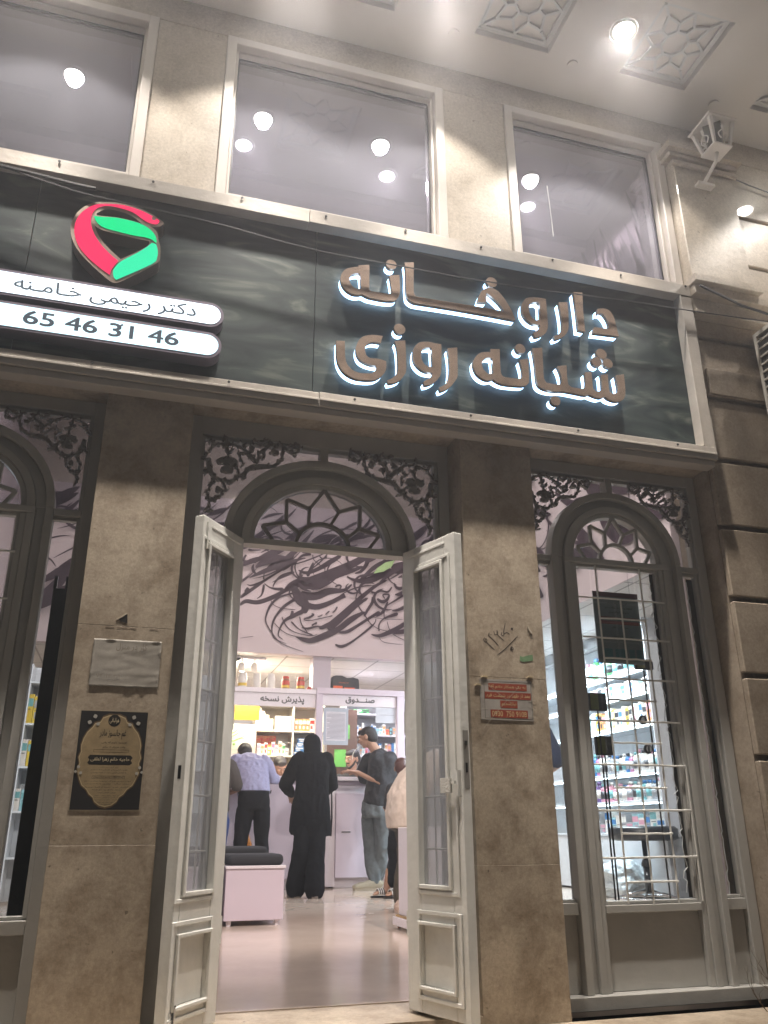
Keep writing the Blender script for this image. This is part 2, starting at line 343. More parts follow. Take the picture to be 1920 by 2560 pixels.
D_LET=[[[(0.815,3.131),(0.869,3.145),(0.869,3.016),(0.872,3.004),(0.881,2.995),(0.911,2.998),(0.961,2.999),(0.972,3.002),(0.978,3.011),(0.979,3.032),(0.972,3.086),(0.967,3.105),(1.019,3.12),(1.021,3.034),(1.018,3.006),(1.009,2.984),(0.997,2.969),(0.976,2.962),(0.937,2.957),(0.893,2.958),(0.863,2.96),(0.846,2.966),(0.833,2.97),(0.817,2.964),(0.793,2.962),(0.77,2.969),(0.75,2.984),(0.736,3.006),(0.73,3.029),(0.731,3.056),(0.74,3.078),(0.757,3.098),(0.783,3.112),(0.804,3.119),(0.816,3.122)],[(0.823,3.086),(0.829,3.002),(0.811,2.996),(0.79,3.004),(0.777,3.021),(0.772,3.041),(0.775,3.058),(0.786,3.073),(0.804,3.082)]],[[(1.046,3.197),(1.094,3.209),(1.09,3.043),(1.099,3.017),(1.111,3.012),(1.259,3.014),(1.406,3.017),(1.518,3.017),(1.56,3.015),(1.553,3.03),(1.535,3.056),(1.513,3.077),(1.487,3.098),(1.47,3.106),(1.468,3.069),(1.471,3.052),(1.419,3.042),(1.428,3.073),(1.441,3.106),(1.458,3.126),(1.482,3.14),(1.509,3.141),(1.536,3.129),(1.561,3.1),(1.583,3.066),(1.604,3.023),(1.618,2.977),(1.604,2.975),(1.465,2.977),(1.314,2.977),(1.184,2.975),(1.103,2.973),(1.078,2.978),(1.06,2.993),(1.053,3.014),(1.05,3.068),(1.051,3.143)]],[[(1.68,3.112),(1.662,3.081),(1.658,3.05),(1.661,3.021),(1.677,2.994),(1.7,2.977),(1.723,2.971),(1.749,2.973),(1.753,2.966),(1.741,2.947),(1.709,2.917),(1.719,2.895),(1.745,2.904),(1.775,2.926),(1.791,2.956),(1.797,2.995),(1.797,3.055),(1.798,3.137),(1.76,3.137),(1.723,3.133),(1.697,3.124)],[(1.717,3.1),(1.75,3.109),(1.759,3.1),(1.755,3.005),(1.729,2.997),(1.71,3.009),(1.7,3.032),(1.698,3.058),(1.704,3.082)]],[[(1.869,3.131),(1.92,3.142),(1.919,3.079),(1.913,2.996),(1.902,2.96),(1.879,2.93),(1.849,2.91),(1.83,2.903),(1.824,2.922),(1.847,2.935),(1.87,2.962),(1.877,2.998),(1.876,3.058)]],[[(1.961,3.213),(2.013,3.219),(2.007,3.118),(2.005,2.981),(1.966,2.982),(1.965,3.11)]],[[(2.091,3.134),(2.119,3.142),(2.144,3.144),(2.168,3.132),(2.184,3.099),(2.192,3.048),(2.199,2.988),(2.049,2.98),(2.061,3.019),(2.147,3.024),(2.145,3.061),(2.134,3.09),(2.119,3.109),(2.103,3.111),(2.088,3.098)]],[[(1.474,2.785),(1.523,2.794),(1.521,2.675),(1.526,2.651),(1.541,2.642),(1.602,2.644),(1.624,2.649),(1.634,2.663),(1.635,2.7),(1.625,2.751),(1.671,2.765),(1.669,2.649),(1.662,2.626),(1.642,2.61),(1.61,2.604),(1.536,2.6),(1.5,2.608),(1.48,2.619),(1.448,2.609),(1.415,2.619),(1.391,2.643),(1.38,2.679),(1.386,2.714),(1.409,2.745),(1.435,2.761),(1.474,2.768)],[(1.481,2.736),(1.483,2.652),(1.455,2.645),(1.431,2.666),(1.426,2.698),(1.439,2.722),(1.458,2.734)]],[[(1.697,2.83),(1.753,2.841),(1.749,2.707),(1.749,2.668),(1.761,2.647),(1.796,2.645),(1.828,2.647),(1.843,2.658),(1.845,2.684),(1.838,2.722),(1.826,2.75),(1.879,2.763),(1.876,2.7),(1.879,2.655),(1.894,2.643),(1.927,2.643),(1.958,2.646),(1.973,2.659),(1.979,2.688),(1.978,2.734),(1.982,2.741),(2.017,2.749),(2.015,2.694),(2.015,2.654),(2.027,2.642),(2.05,2.645),(2.066,2.662),(2.068,2.731),(2.063,2.739),(2.107,2.75),(2.105,2.68),(2.107,2.649),(2.129,2.642),(2.147,2.652),(2.156,2.671),(2.153,2.728),(2.151,2.752),(2.201,2.765),(2.197,2.666),(2.187,2.63),(2.168,2.61),(2.135,2.6),(2.096,2.607),(2.081,2.619),(2.051,2.606),(2.018,2.609),(1.991,2.616),(1.968,2.608),(1.902,2.611),(1.847,2.612),(1.803,2.605),(1.76,2.605),(1.728,2.614),(1.711,2.634),(1.707,2.672),(1.706,2.74),(1.702,2.796)]],[[(0.715,2.696),(0.754,2.701),(0.757,2.622),(0.766,2.584),(0.791,2.557),(0.827,2.547),(0.882,2.554),(0.898,2.571),(0.905,2.596),(0.874,2.597),(0.846,2.604),(0.822,2.619),(0.808,2.648),(0.808,2.683),(0.82,2.717),(0.841,2.741),(0.874,2.755),(0.906,2.76),(0.934,2.76),(0.924,2.72),(0.89,2.72),(0.866,2.709),(0.852,2.691),(0.85,2.664),(0.856,2.643),(0.874,2.633),(0.914,2.635),(0.95,2.628),(0.949,2.588),(0.937,2.56),(0.917,2.537),(0.89,2.521),(0.842,2.513),(0.796,2.515),(0.756,2.534),(0.731,2.565),(0.719,2.602),(0.715,2.649)]],[[(0.991,2.743),(1.043,2.757),(1.046,2.662),(1.045,2.595),(1.034,2.567),(1.014,2.539),(0.985,2.521),(0.961,2.513),(0.953,2.529),(0.977,2.544),(0.998,2.57),(1.006,2.602),(1.003,2.7)]],[[(1.12,2.761),(1.154,2.769),(1.191,2.768),(1.222,2.766),(1.221,2.692),(1.216,2.614),(1.203,2.581),(1.181,2.555),(1.156,2.538),(1.133,2.531),(1.128,2.551),(1.148,2.565),(1.168,2.586),(1.174,2.605),(1.149,2.603),(1.121,2.61),(1.096,2.63),(1.082,2.655),(1.08,2.691),(1.086,2.724),(1.101,2.747)],[(1.144,2.734),(1.172,2.739),(1.175,2.637),(1.154,2.635),(1.134,2.646),(1.122,2.671),(1.121,2.698),(1.127,2.719)]],[[(1.252,2.751),(1.302,2.764),(1.301,2.683),(1.298,2.61),(1.286,2.581),(1.26,2.545),(1.23,2.521),(1.209,2.512),(1.203,2.532),(1.227,2.547),(1.248,2.575),(1.258,2.621),(1.259,2.69)]]]
D_DOT=[(0.979,3.171,0.027),(1.503,3.178,0.029),(1.634,2.816,0.0265),(1.801,2.554,0.026),(2.085,2.865,0.029),(2.052,2.813,0.0285),(2.115,2.815,0.0275),(1.017,2.814,0.0275)]
D_LOGO={'body': [[(-0.083,3.141),(-0.093,3.153),(-0.139,3.179),(-0.198,3.199),(-0.285,3.206),(-0.354,3.193),(-0.406,3.166),(-0.442,3.116),(-0.459,3.058),(-0.456,3.006),(-0.439,2.957),(-0.402,2.904),(-0.342,2.848),(-0.275,2.795),(-0.25,2.79),(-0.222,2.809),(-0.113,2.906),(-0.085,2.947),(-0.087,3.01),(-0.097,3.044),(-0.108,3.087),(-0.132,3.109),(-0.152,3.111),(-0.129,3.113),(-0.097,3.122)],[(-0.368,3.066),(-0.337,3.047),(-0.267,3.041),(-0.196,3.035),(-0.136,3.033),(-0.14,3.007),(-0.189,2.96),(-0.243,2.914),(-0.292,2.955),(-0.339,3.006)],[(-0.366,3.126),(-0.342,3.152),(-0.308,3.163),(-0.251,3.158),(-0.207,3.141),(-0.176,3.118),(-0.234,3.126),(-0.29,3.126),(-0.352,3.12)]],'red': [(-0.103,3.148),(-0.115,3.157),(-0.175,3.183),(-0.241,3.196),(-0.297,3.193),(-0.359,3.179),(-0.398,3.153),(-0.427,3.114),(-0.442,3.071),(-0.444,3.026),(-0.435,2.984),(-0.412,2.936),(-0.373,2.893),(-0.321,2.852),(-0.277,2.825),(-0.274,2.854),(-0.258,2.89),(-0.252,2.902),(-0.29,2.931),(-0.336,2.978),(-0.366,3.025),(-0.383,3.076),(-0.382,3.122),(-0.364,3.158),(-0.324,3.179),(-0.268,3.179),(-0.217,3.169),(-0.179,3.145),(-0.148,3.13),(-0.119,3.128),(-0.107,3.135)],'g1': [(-0.374,3.11),(-0.345,3.113),(-0.276,3.123),(-0.205,3.119),(-0.16,3.107),(-0.126,3.083),(-0.109,3.055),(-0.105,3.028),(-0.126,3.043),(-0.155,3.049),(-0.204,3.048),(-0.268,3.053),(-0.325,3.06),(-0.358,3.08)],'g2': [(-0.106,3.022),(-0.096,2.99),(-0.096,2.954),(-0.114,2.916),(-0.249,2.806),(-0.261,2.818),(-0.267,2.847),(-0.256,2.877),(-0.237,2.905),(-0.188,2.951),(-0.149,2.991),(-0.124,3.025)]}
D_MUR=[[(1.155,3.277,0.025),(1.226,3.334,0.046),(1.377,3.331,0.051),(1.562,3.41,0.052),(1.699,3.498,0.047),(1.851,3.589,0.066),(2.031,3.67,0.08),(2.293,3.785,0.094),(2.533,3.901,0.096),(2.723,4.014,0.083),(2.972,4.177,0.057)],[(1.15,3.373,0.032),(1.221,3.436,0.038),(1.329,3.523,0.037),(1.451,3.624,0.029),(1.587,3.728,0.024),(1.725,3.833,0.03)],[(1.227,3.554,0.008),(1.278,3.545,0.018),(1.352,3.57,0.026),(1.438,3.623,0.013)],[(1.437,3.636,0.018),(1.44,3.716,0.011),(1.493,3.813,0.018),(1.606,3.89,0.035),(1.76,3.944,0.027)],[(1.446,3.584,0.013),(1.518,3.537,0.016),(1.596,3.523,0.031),(1.698,3.525,0.04)],[(1.441,3.571,0.021),(1.437,3.505,0.029),(1.416,3.425,0.018),(1.362,3.376,0.008)],[(1.557,3.54,0.01),(1.591,3.622,0.019),(1.678,3.708,0.034),(1.831,3.768,0.027)],[(1.777,4.0,0.019),(1.786,3.933,0.03),(1.763,3.85,0.03),(1.675,3.775,0.016)],[(1.757,4.012,0.03),(1.796,4.018,0.027),(1.835,4.03,0.017)],[(2.047,4.031,0.03),(1.929,4.0,0.03),(1.853,3.911,0.019),(1.836,3.829,0.016),(1.872,3.724,0.018),(1.952,3.69,0.04),(2.03,3.703,0.026)],[(1.883,3.799,0.013),(1.949,3.771,0.035),(2.028,3.777,0.04),(2.158,3.842,0.048),(2.29,3.935,0.06),(2.45,4.046,0.042)],[(2.077,3.917,0.019),(2.046,3.833,0.035),(2.003,3.721,0.04)],[(2.067,4.026,0.011),(2.082,3.958,0.01),(2.157,3.897,0.011),(2.238,3.835,0.008)],[(2.154,4.02,0.014),(2.195,3.982,0.019),(2.261,4.015,0.013)],[(1.772,3.61,0.04),(1.853,3.51,0.092),(1.909,3.409,0.118),(1.989,3.336,0.104),(1.966,3.23,0.065)],[(1.903,3.58,0.066),(2.111,3.609,0.08),(2.294,3.704,0.054),(2.427,3.769,0.049),(2.615,3.853,0.049),(2.751,3.92,0.028)],[(2.238,3.863,0.009),(2.227,3.74,0.011),(2.229,3.645,0.01)],[(2.833,4.038,0.048),(2.792,3.937,0.047),(2.724,3.848,0.033),(2.643,3.814,0.014)],[(1.907,3.461,0.105),(2.115,3.463,0.092),(2.298,3.543,0.08),(2.497,3.572,0.04),(2.603,3.661,0.019)],[(1.936,3.358,0.078),(2.119,3.319,0.066),(2.301,3.384,0.053),(2.458,3.475,0.048),(2.511,3.506,0.067)],[(2.376,3.603,0.016),(2.416,3.633,0.022),(2.456,3.623,0.019),(2.43,3.58,0.016),(2.377,3.583,0.011)],[(2.535,3.764,0.016),(2.589,3.735,0.028),(2.684,3.715,0.049),(2.834,3.734,0.082),(2.999,3.816,0.083),(3.167,3.899,0.07)],[(2.711,3.71,0.041),(2.875,3.888,0.049),(3.014,3.984,0.056),(3.154,4.038,0.042),(3.311,4.165,0.043)],[(3.153,3.912,0.098),(3.251,3.934,0.14),(3.393,3.974,0.141)],[(2.725,3.67,0.013),(2.685,3.573,0.014),(2.659,3.463,0.013),(2.7,3.359,0.016),(2.795,3.233,0.014),(2.876,3.119,0.008)],[(3.082,3.753,0.019),(2.944,3.674,0.036),(2.767,3.525,0.049),(2.593,3.352,0.061),(2.436,3.183,0.091),(2.282,3.043,0.09)],[(1.874,2.916,0.01),(1.977,2.884,0.046),(2.079,2.877,0.063),(2.283,2.966,0.077),(2.438,3.053,0.065),(2.608,3.194,0.066),(2.781,3.298,0.027)],[(2.821,3.488,0.027),(2.673,3.384,0.048),(2.515,3.24,0.065),(2.384,3.14,0.065),(2.178,3.037,0.039)],[(2.426,3.006,0.018),(2.544,3.02,0.039),(2.702,3.121,0.034),(2.849,3.223,0.032),(2.984,3.312,0.04)],[(2.389,2.844,0.021),(2.468,2.823,0.034),(2.572,2.867,0.026),(2.703,2.965,0.021),(2.836,3.077,0.026),(2.916,3.161,0.013),(2.93,3.215,0.011)],[(1.829,3.482,0.016),(1.651,3.416,0.026),(1.542,3.304,0.028),(1.491,3.172,0.02),(1.492,3.07,0.015),(1.57,2.949,0.011),(1.701,2.818,0.009),(1.982,2.726,0.006)],[(1.857,3.405,0.034),(1.72,3.304,0.034),(1.623,3.181,0.026),(1.577,3.076,0.023),(1.569,2.974,0.015),(1.611,2.875,0.012),(1.764,2.815,0.006)],[(1.965,3.256,0.052),(1.839,3.183,0.047),(1.727,3.111,0.031),(1.668,3.005,0.018),(1.653,2.916,0.015),(1.712,2.869,0.007)],[(1.712,3.499,0.01),(1.562,3.41,0.011),(1.553,3.331,0.009),(1.657,3.274,0.009),(1.862,3.262,0.008)],[(1.687,3.16,0.011),(1.755,3.036,0.013),(1.872,2.967,0.01),(2.052,2.939,0.01),(2.154,2.958,0.006)],[(1.824,3.246,0.033),(1.813,3.194,0.034),(1.802,3.141,0.033)],[(1.81,3.103,0.02),(1.922,3.008,0.013),(2.103,2.942,0.018)],[(1.59,3.077,0.008),(1.694,2.981,0.008),(1.823,2.926,0.008),(2.053,2.901,0.006)],[(1.916,3.175,0.013),(1.945,3.074,0.013),(2.025,2.976,0.01)],[(1.968,3.152,0.015),(2.032,3.169,0.025),(2.096,3.213,0.021),(2.069,3.224,0.011)],[(2.074,3.069,0.023),(2.137,3.111,0.015),(2.125,3.085,0.01)],[(2.148,3.19,0.013),(2.181,3.199,0.013),(2.213,3.22,0.013)],[(2.252,3.223,0.013),(2.277,3.251,0.016),(2.303,3.272,0.013)],[(2.343,3.255,0.013),(2.375,3.284,0.016),(2.407,3.339,0.019)],[(1.969,3.139,0.01),(2.046,3.131,0.01),(2.24,3.183,0.01),(2.344,3.216,0.013)],[(1.946,3.035,0.013),(2.024,3.027,0.026),(2.151,3.061,0.021),(2.243,3.041,0.026)],[(2.862,3.572,0.027),(2.93,3.564,0.022),(2.999,3.596,0.022),(3.095,3.59,0.022),(3.151,3.662,0.016)],[(2.944,3.484,0.027),(3.012,3.448,0.041),(3.081,3.48,0.035),(3.109,3.55,0.022),(3.026,3.544,0.017),(3.053,3.491,0.013)],[(2.889,3.507,0.036),(2.876,3.425,0.035),(2.808,3.313,0.032),(2.768,3.231,0.021)],[(3.094,3.454,0.022),(3.025,3.314,0.034),(2.93,3.241,0.015)],[(3.384,3.434,0.041),(3.245,3.356,0.035),(3.148,3.336,0.019)],[(3.387,3.625,0.055),(3.275,3.576,0.049),(3.191,3.556,0.014)],[(3.179,3.72,0.014),(3.22,3.654,0.036),(3.304,3.66,0.035),(3.375,3.707,0.028)],[(2.863,3.0,0.013),(2.97,2.987,0.039),(3.105,3.041,0.053),(3.242,3.115,0.053),(3.381,3.217,0.04)],[(2.97,3.046,0.018),(2.97,3.138,0.016),(3.038,3.222,0.019),(3.189,3.285,0.04),(3.23,3.301,0.026)],[(3.079,3.185,0.008),(3.146,3.03,0.01),(3.376,2.925,0.008)],[(2.97,2.967,0.006),(3.037,2.906,0.007),(3.294,2.888,0.005)],[(3.379,3.084,0.053),(3.269,3.057,0.052),(3.159,3.038,0.04)],[(2.809,3.181,0.008),(2.943,3.084,0.008),(3.105,3.054,0.007)],[(2.835,3.235,0.006),(3.038,3.215,0.006),(3.298,3.226,0.007)],[(3.038,3.222,0.011),(3.053,3.37,0.013),(3.191,3.474,0.021),(3.302,3.55,0.027)],[(1.18,2.85,0.005),(1.252,2.867,0.006),(1.338,2.884,0.006)],[(1.214,4.01,0.027),(1.266,4.005,0.024),(1.38,4.019,0.009)],[(1.193,3.935,0.022),(1.17,3.899,0.024),(1.16,3.852,0.027)],[(1.208,3.435,0.046),(1.232,3.463,0.054),(1.255,3.491,0.06)]]
D_LEAF=[(2.861,3.788),(2.917,3.875),(3.028,3.957),(3.156,3.999),(3.111,3.905),(2.999,3.827)]
D_SCR=[[(0.176,2.149,0.007),(0.196,2.157,0.01),(0.208,2.184,0.008),(0.23,2.213,0.007),(0.259,2.226,0.007),(0.285,2.231,0.009),(0.318,2.232,0.008),(0.348,2.222,0.007),(0.379,2.203,0.01),(0.405,2.177,0.01),(0.43,2.157,0.011)],[(0.213,2.165,0.016),(0.215,2.136,0.018),(0.22,2.108,0.018),(0.242,2.078,0.011),(0.272,2.066,0.011),(0.307,2.063,0.01),(0.336,2.08,0.013),(0.346,2.104,0.009),(0.336,2.129,0.008),(0.308,2.141,0.006)],[(0.217,2.101,0.013),(0.207,2.084,0.009),(0.193,2.074,0.005)],[(0.233,2.077,0.011),(0.239,2.059,0.013),(0.23,2.035,0.011),(0.221,2.012,0.006),(0.216,1.992,0.005),(0.226,1.975,0.006),(0.255,1.972,0.005),(0.274,1.989,0.005),(0.29,2.013,0.006),(0.29,2.036,0.007),(0.273,2.053,0.006)],[(0.218,1.967,0.004),(0.222,1.949,0.007),(0.245,1.948,0.006),(0.27,1.967,0.006),(0.288,1.994,0.005)],[(0.223,1.93,0.011),(0.23,1.922,0.009),(0.22,1.896,0.008),(0.232,1.885,0.005)],[(0.25,2.137,0.019),(0.269,2.15,0.026),(0.296,2.15,0.036),(0.323,2.15,0.026),(0.335,2.142,0.013)],[(0.266,2.107,0.016),(0.296,2.111,0.029),(0.322,2.111,0.02)],[(0.296,2.15,0.01),(0.294,2.182,0.007),(0.289,2.215,0.009),(0.281,2.267,0.01)],[(0.294,2.182,0.005),(0.281,2.194,0.005),(0.264,2.192,0.005)],[(0.297,2.183,0.006),(0.305,2.2,0.005),(0.322,2.209,0.004)],[(0.354,2.118,0.008),(0.359,2.144,0.005),(0.345,2.169,0.006),(0.344,2.185,0.006),(0.368,2.19,0.006),(0.387,2.174,0.007),(0.415,2.152,0.009)],[(0.35,2.091,0.009),(0.372,2.11,0.013),(0.395,2.136,0.016),(0.424,2.146,0.019),(0.46,2.151,0.014),(0.497,2.158,0.01),(0.52,2.178,0.01),(0.534,2.207,0.008),(0.539,2.238,0.009),(0.532,2.267,0.007),(0.51,2.271,0.005)],[(0.356,2.079,0.01),(0.369,2.074,0.008),(0.38,2.079,0.005)],[(0.293,2.052,0.013),(0.309,2.041,0.009),(0.317,2.042,0.005)],[(0.336,2.07,0.008),(0.346,2.058,0.005)],[(0.413,2.132,0.01),(0.423,2.12,0.007)],[(0.43,2.163,0.008),(0.428,2.19,0.008),(0.439,2.211,0.009),(0.463,2.231,0.01),(0.474,2.249,0.013),(0.486,2.264,0.013)],[(0.445,2.162,0.008),(0.45,2.182,0.011),(0.459,2.187,0.007)],[(0.398,2.199,0.02),(0.394,2.215,0.013),(0.399,2.229,0.006)],[(0.357,2.22,0.019),(0.372,2.236,0.01)],[(0.347,2.236,0.01),(0.341,2.245,0.005)],[(0.4,2.26,0.014),(0.413,2.248,0.009),(0.432,2.24,0.007),(0.453,2.253,0.007),(0.458,2.264,0.01)],[(0.519,2.208,0.013),(0.498,2.205,0.016),(0.488,2.217,0.006),(0.5,2.229,0.004)],[(0.523,2.182,0.007),(0.539,2.177,0.013)],[(0.539,2.244,0.006),(0.558,2.223,0.006),(0.583,2.213,0.006),(0.608,2.226,0.006),(0.61,2.254,0.006),(0.594,2.26,0.008),(0.579,2.25,0.011),(0.567,2.248,0.01),(0.551,2.253,0.007)],[(0.213,2.238,0.009),(0.22,2.225,0.009),(0.235,2.224,0.005)],[(0.25,2.009,0.019),(0.264,2.007,0.019),(0.268,1.998,0.009)],[(0.232,2.227,0.005),(0.252,2.233,0.007)],[(0.294,2.232,0.023),(0.295,2.242,0.013)]]
D_CAB=[(-0.863,3.294),(-0.767,3.271),(-0.556,3.231),(-0.392,3.209),(-0.074,3.197),(0.171,3.184),(0.572,3.144),(0.995,3.141),(1.572,3.149),(2.225,3.189),(2.635,3.204),(3.092,3.227),(3.31,3.242)]
D_CAB2=[(-0.859,3.274),(-0.764,3.257),(-0.621,3.241),(-0.475,3.222),(-0.376,3.213)]
# ================= materials =================
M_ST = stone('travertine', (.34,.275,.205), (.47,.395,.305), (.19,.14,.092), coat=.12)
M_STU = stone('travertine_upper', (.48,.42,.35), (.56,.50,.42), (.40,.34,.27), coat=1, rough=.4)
M_STD = stone('travertine_rusticated', (.32,.26,.20), (.42,.35,.275), (.22,.17,.12), coat=.3)
M_CEIL = mat('canopy_plaster', (.80,.77,.74), .7, bump=.1, bscale=12, var=.05, vscale=2)
M_FR = mat('painted_metal', (.42,.41,.385), .42, bump=.12, bscale=40, var=.10, vscale=5)
M_FRU = mat('window_metal', (.60,.555,.51), .4, bump=.06, bscale=30, var=.05, vscale=3)
M_FRD = mat('painted_ornament', (.22,.205,.195), .5, bump=.15, bscale=80, var=.15, vscale=12)
M_DOOR = mat('door_paint', (.70,.69,.65), .38, bump=.16, bscale=35, var=.13, vscale=7)
M_SF = mat('sign_frame_metal', (.43,.39,.345), .45, bump=.15, bscale=45, var=.12, vscale=6)
M_BRONZE = mat('brushed_bronze', (.44,.335,.27), .27, metal=.78, bump=.35, bscale=11, var=.28, vscale=9)
M_GLOW = emis('letter_glow', (.45,.70,1), 4.4)
M_DARK = mat('black_metal', (.012,.012,.014), .4)
M_GUP = glass('tinted_window_glass', (.66,.66,.72), .20, rcol=(.9,.92,1), veil=.17)  # its pale layer brightens the panes in place of glare
M_G = glass('shop_glass', (.88,.9,.9), .03)
M_GD = glass('door_glass', (.75,.76,.76), .05, veil=.20); M_GT = glass('fanlight_glass', (.70,.71,.74), .05, veil=.05)  # door panes: pale layer painted in for missing reflections
M_CHR = mat('chrome', (.7,.7,.7), .15, metal=1)
def marble():
    m = mat('green_slate', (.03,.05,.045), .42, spec=.3); n = m.node_tree.nodes; l = m.node_tree.links; p = n['Principled BSDF']
    tc = n.new('ShaderNodeTexCoord'); mp = n.new('ShaderNodeMapping'); mp.inputs['Scale'].default_value = (.7, 1, 2.6); mp.inputs['Rotation'].default_value = (0, .35, 0)
    t = n.new('ShaderNodeTexNoise'); t.inputs['Scale'].default_value = 3; t.inputs['Detail'].default_value = 10; t.inputs['Distortion'].default_value = 1.6
    l.new(tc.outputs['Object'], mp.inputs[0]); l.new(mp.outputs[0], t.inputs[0])
    r = n.new('ShaderNodeValToRGB'); e = r.color_ramp.elements; e[0].position = .36; e[0].color = (.016,.023,.027,1); e[1].position = .76; e[1].color = (.155,.165,.145,1)
    x = r.color_ramp.elements.new(.56); x.color = (.036,.050,.049,1)
    l.new(t.outputs[0], r.inputs[0]); l.new(r.outputs[0], p.inputs['Base Color']); return m
M_SIGN = marble()
# ================= building =================
G = .175          # depth of window frames behind the wall face
B = thing('pharmacy_building', 'travertine shopfront building with green slate fascia, three arched openings and rusticated end wall', 'building')
OPS = [(-1.26, -.23), (.12, 1.325), (1.68, 2.705)]
def part(mb, name, m, parent=None, bevel=.003, **k): return mb.build(name, m, parent or B, bevel=bevel, **k)
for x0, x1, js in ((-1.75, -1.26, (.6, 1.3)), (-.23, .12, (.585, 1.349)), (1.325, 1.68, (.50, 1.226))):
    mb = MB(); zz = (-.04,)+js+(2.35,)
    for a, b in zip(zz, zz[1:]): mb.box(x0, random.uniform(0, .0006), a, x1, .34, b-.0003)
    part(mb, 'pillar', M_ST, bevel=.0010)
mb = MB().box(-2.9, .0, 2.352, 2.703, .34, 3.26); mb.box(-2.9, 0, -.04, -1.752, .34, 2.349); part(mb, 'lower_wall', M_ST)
mb = MB()
mb.box(-2.9, 0, 3.262, 2.703, .30, 3.43); mb.box(-2.9, 0, 4.482, 4.9, .30, 4.95)
for a, b in ((-2.9, -1.262), (-.218, .127), (1.308, 1.677)): mb.box(a, 0, 3.432, b, .30, 4.48)
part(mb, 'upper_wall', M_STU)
# rusticated end wall: courses with sunk joints
mb = MB(); z = -.04; zs = [-.04, .19, .557, .925, 1.293, 1.66, 2.03, 2.397, 2.76, 3.13, 3.26]
mb2 = MB().box(2.707, .035, -.04, 4.9, .34, 3.26)
for a, b in zip(zs, zs[1:]): mb.box(2.705, 0, a+.014, 4.9, .033, b-.014)
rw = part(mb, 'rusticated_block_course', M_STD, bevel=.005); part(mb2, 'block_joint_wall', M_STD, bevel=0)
mb = MB()
for a, b in ((3.262, 3.675), (3.701, 4.035), (4.061, 4.48)): mb.box(2.707, 0, a, 4.9, .03, b)
part(mb, 'rusticated_block_course', M_STU, bevel=.004); part(MB().box(2.707, .032, 3.262, 4.9, .30, 4.48), 'block_joint_wall', M_STU, bevel=0)
# upper pilaster, its capital and base
part(MB().box(2.712, -.078, 3.455, 3.115, -.001, 4.30), 'pilaster', M_STU, bevel=.004)
mb = MB().box(2.694, -.10, 4.245, 3.14, -.079, 4.275); mb.box(2.68, -.098, 4.302, 3.15, -.001, 4.335); mb.box(2.66, -.13, 4.338, 3.17, -.001, 4.385)
part(mb, 'capital', M_STU)
mb = MB().box(2.69, -.13, 3.405, 3.13, -.001, 3.452); mb.box(2.70, -.10, 3.345, 4.9, -.001, 3.402); mb.box(2.70, -.055, 3.262, 4.9, -.001, 3.342); mb.box(2.708, -.075, 3.24, 4.9, -.001, 3.259)
part(mb, 'cornice', M_STU)
for z in (2.9,): part(MB().box(2.76, -.02, 2.775, 4.9, -.001, 2.93), 'wall_band', M_STD)
# window head band over each upper window
# canopy ceiling with sunk coffers
PX = [(-2.15,-1.71), (-1.26,-.82), (-.37,.07), (.515,.955), (1.41,1.85), (2.295,2.725), (3.18,3.62), (4.06,4.5)]
mb = MB(); Y0, Y1 = -.70, -.25
mb.box(-2.9, Y1, CAN_Z, 4.9, -.001, CAN_Z+.05); mb.box(-2.9, -1.35, CAN_Z, 4.9, Y0, CAN_Z+.05); mb.box(-2.9, -4.6, CAN_Z, 4.9, -1.80, CAN_Z+.05)
xs = [-2.9]+[q for p in PX for q in p]+[4.9]
for i in range(0, len(xs), 2):
    mb.box(xs[i], Y0, CAN_Z, xs[i+1], Y1, CAN_Z+.05); mb.box(xs[i], -1.80, CAN_Z, xs[i+1], -1.35, CAN_Z+.05)
part(mb, 'canopy_ceiling', M_CEIL, bevel=0)
part(MB().box(-2.9, -4.6, CAN_Z+.053, 4.9, -.001, CAN_Z+.30), 'canopy_slab', M_CEIL, bevel=0)
mb = MB(); mb.box(-2.9, -4.68, CAN_Z-.12, 4.9, -4.602, CAN_Z+.3); part(mb, 'canopy_edge', M_STU)
def fret(x0, y0, x1, y1):
    m = MB(); cx, cy = (x0+x1)/2, (y0+y1)/2; hw, hh = (x1-x0)/2-.012, (y1-y0)/2-.012; z0, z1 = CAN_Z+.034, CAN_Z+.046; k = [0]
    def bar(a, b, w=.013):
        k[0] += .0003
        dx, dy = b[0]-a[0], b[1]-a[1]; L = math.hypot(dx, dy); nx, ny = -dy/L*w/2, dx/L*w/2
        P = [(a[0]+nx, a[1]+ny), (b[0]+nx, b[1]+ny), (b[0]-nx, b[1]-ny), (a[0]-nx, a[1]-ny)]
        m.add([(x, y, z0-k[0]*.5) for x, y in P]+[(x, y, z1) for x, y in P], [(0,1,2,3),(7,6,5,4),(0,4,5,1),(1,5,6,2),(2,6,7,3),(3,7,4,0)])
    for s in (1, .93):
        q = [(cx-hw*s, cy-hh*s), (cx+hw*s, cy-hh*s), (cx+hw*s, cy+hh*s), (cx-hw*s, cy+hh*s)]
        for i in range(4): bar(q[i], q[(i+1) % 4])
    st = [(cx+hw*.93*r*math.cos(math.pi/8*i), cy+hh*.93*r*math.sin(math.pi/8*i)) for i in range(16) for r in [(.62 if i % 2 else .96)]]
    for i in range(16): bar(st[i], st[(i+1) % 16])
    oc = [(cx+hw*.36*math.cos(math.pi/4*i+.39), cy+hh*.36*math.sin(math.pi/4*i+.39)) for i in range(8)]
    for i in range(8): bar(oc[i], oc[(i+1) % 8]); bar(oc[i], st[(2*i+1) % 16])
    for sx in (-1, 1):
        for sy in (-1, 1): bar((cx+sx*hw*.65, cy+sy*hh*.65), (cx+sx*hw*.92, cy+sy*hh*.92))
    return m
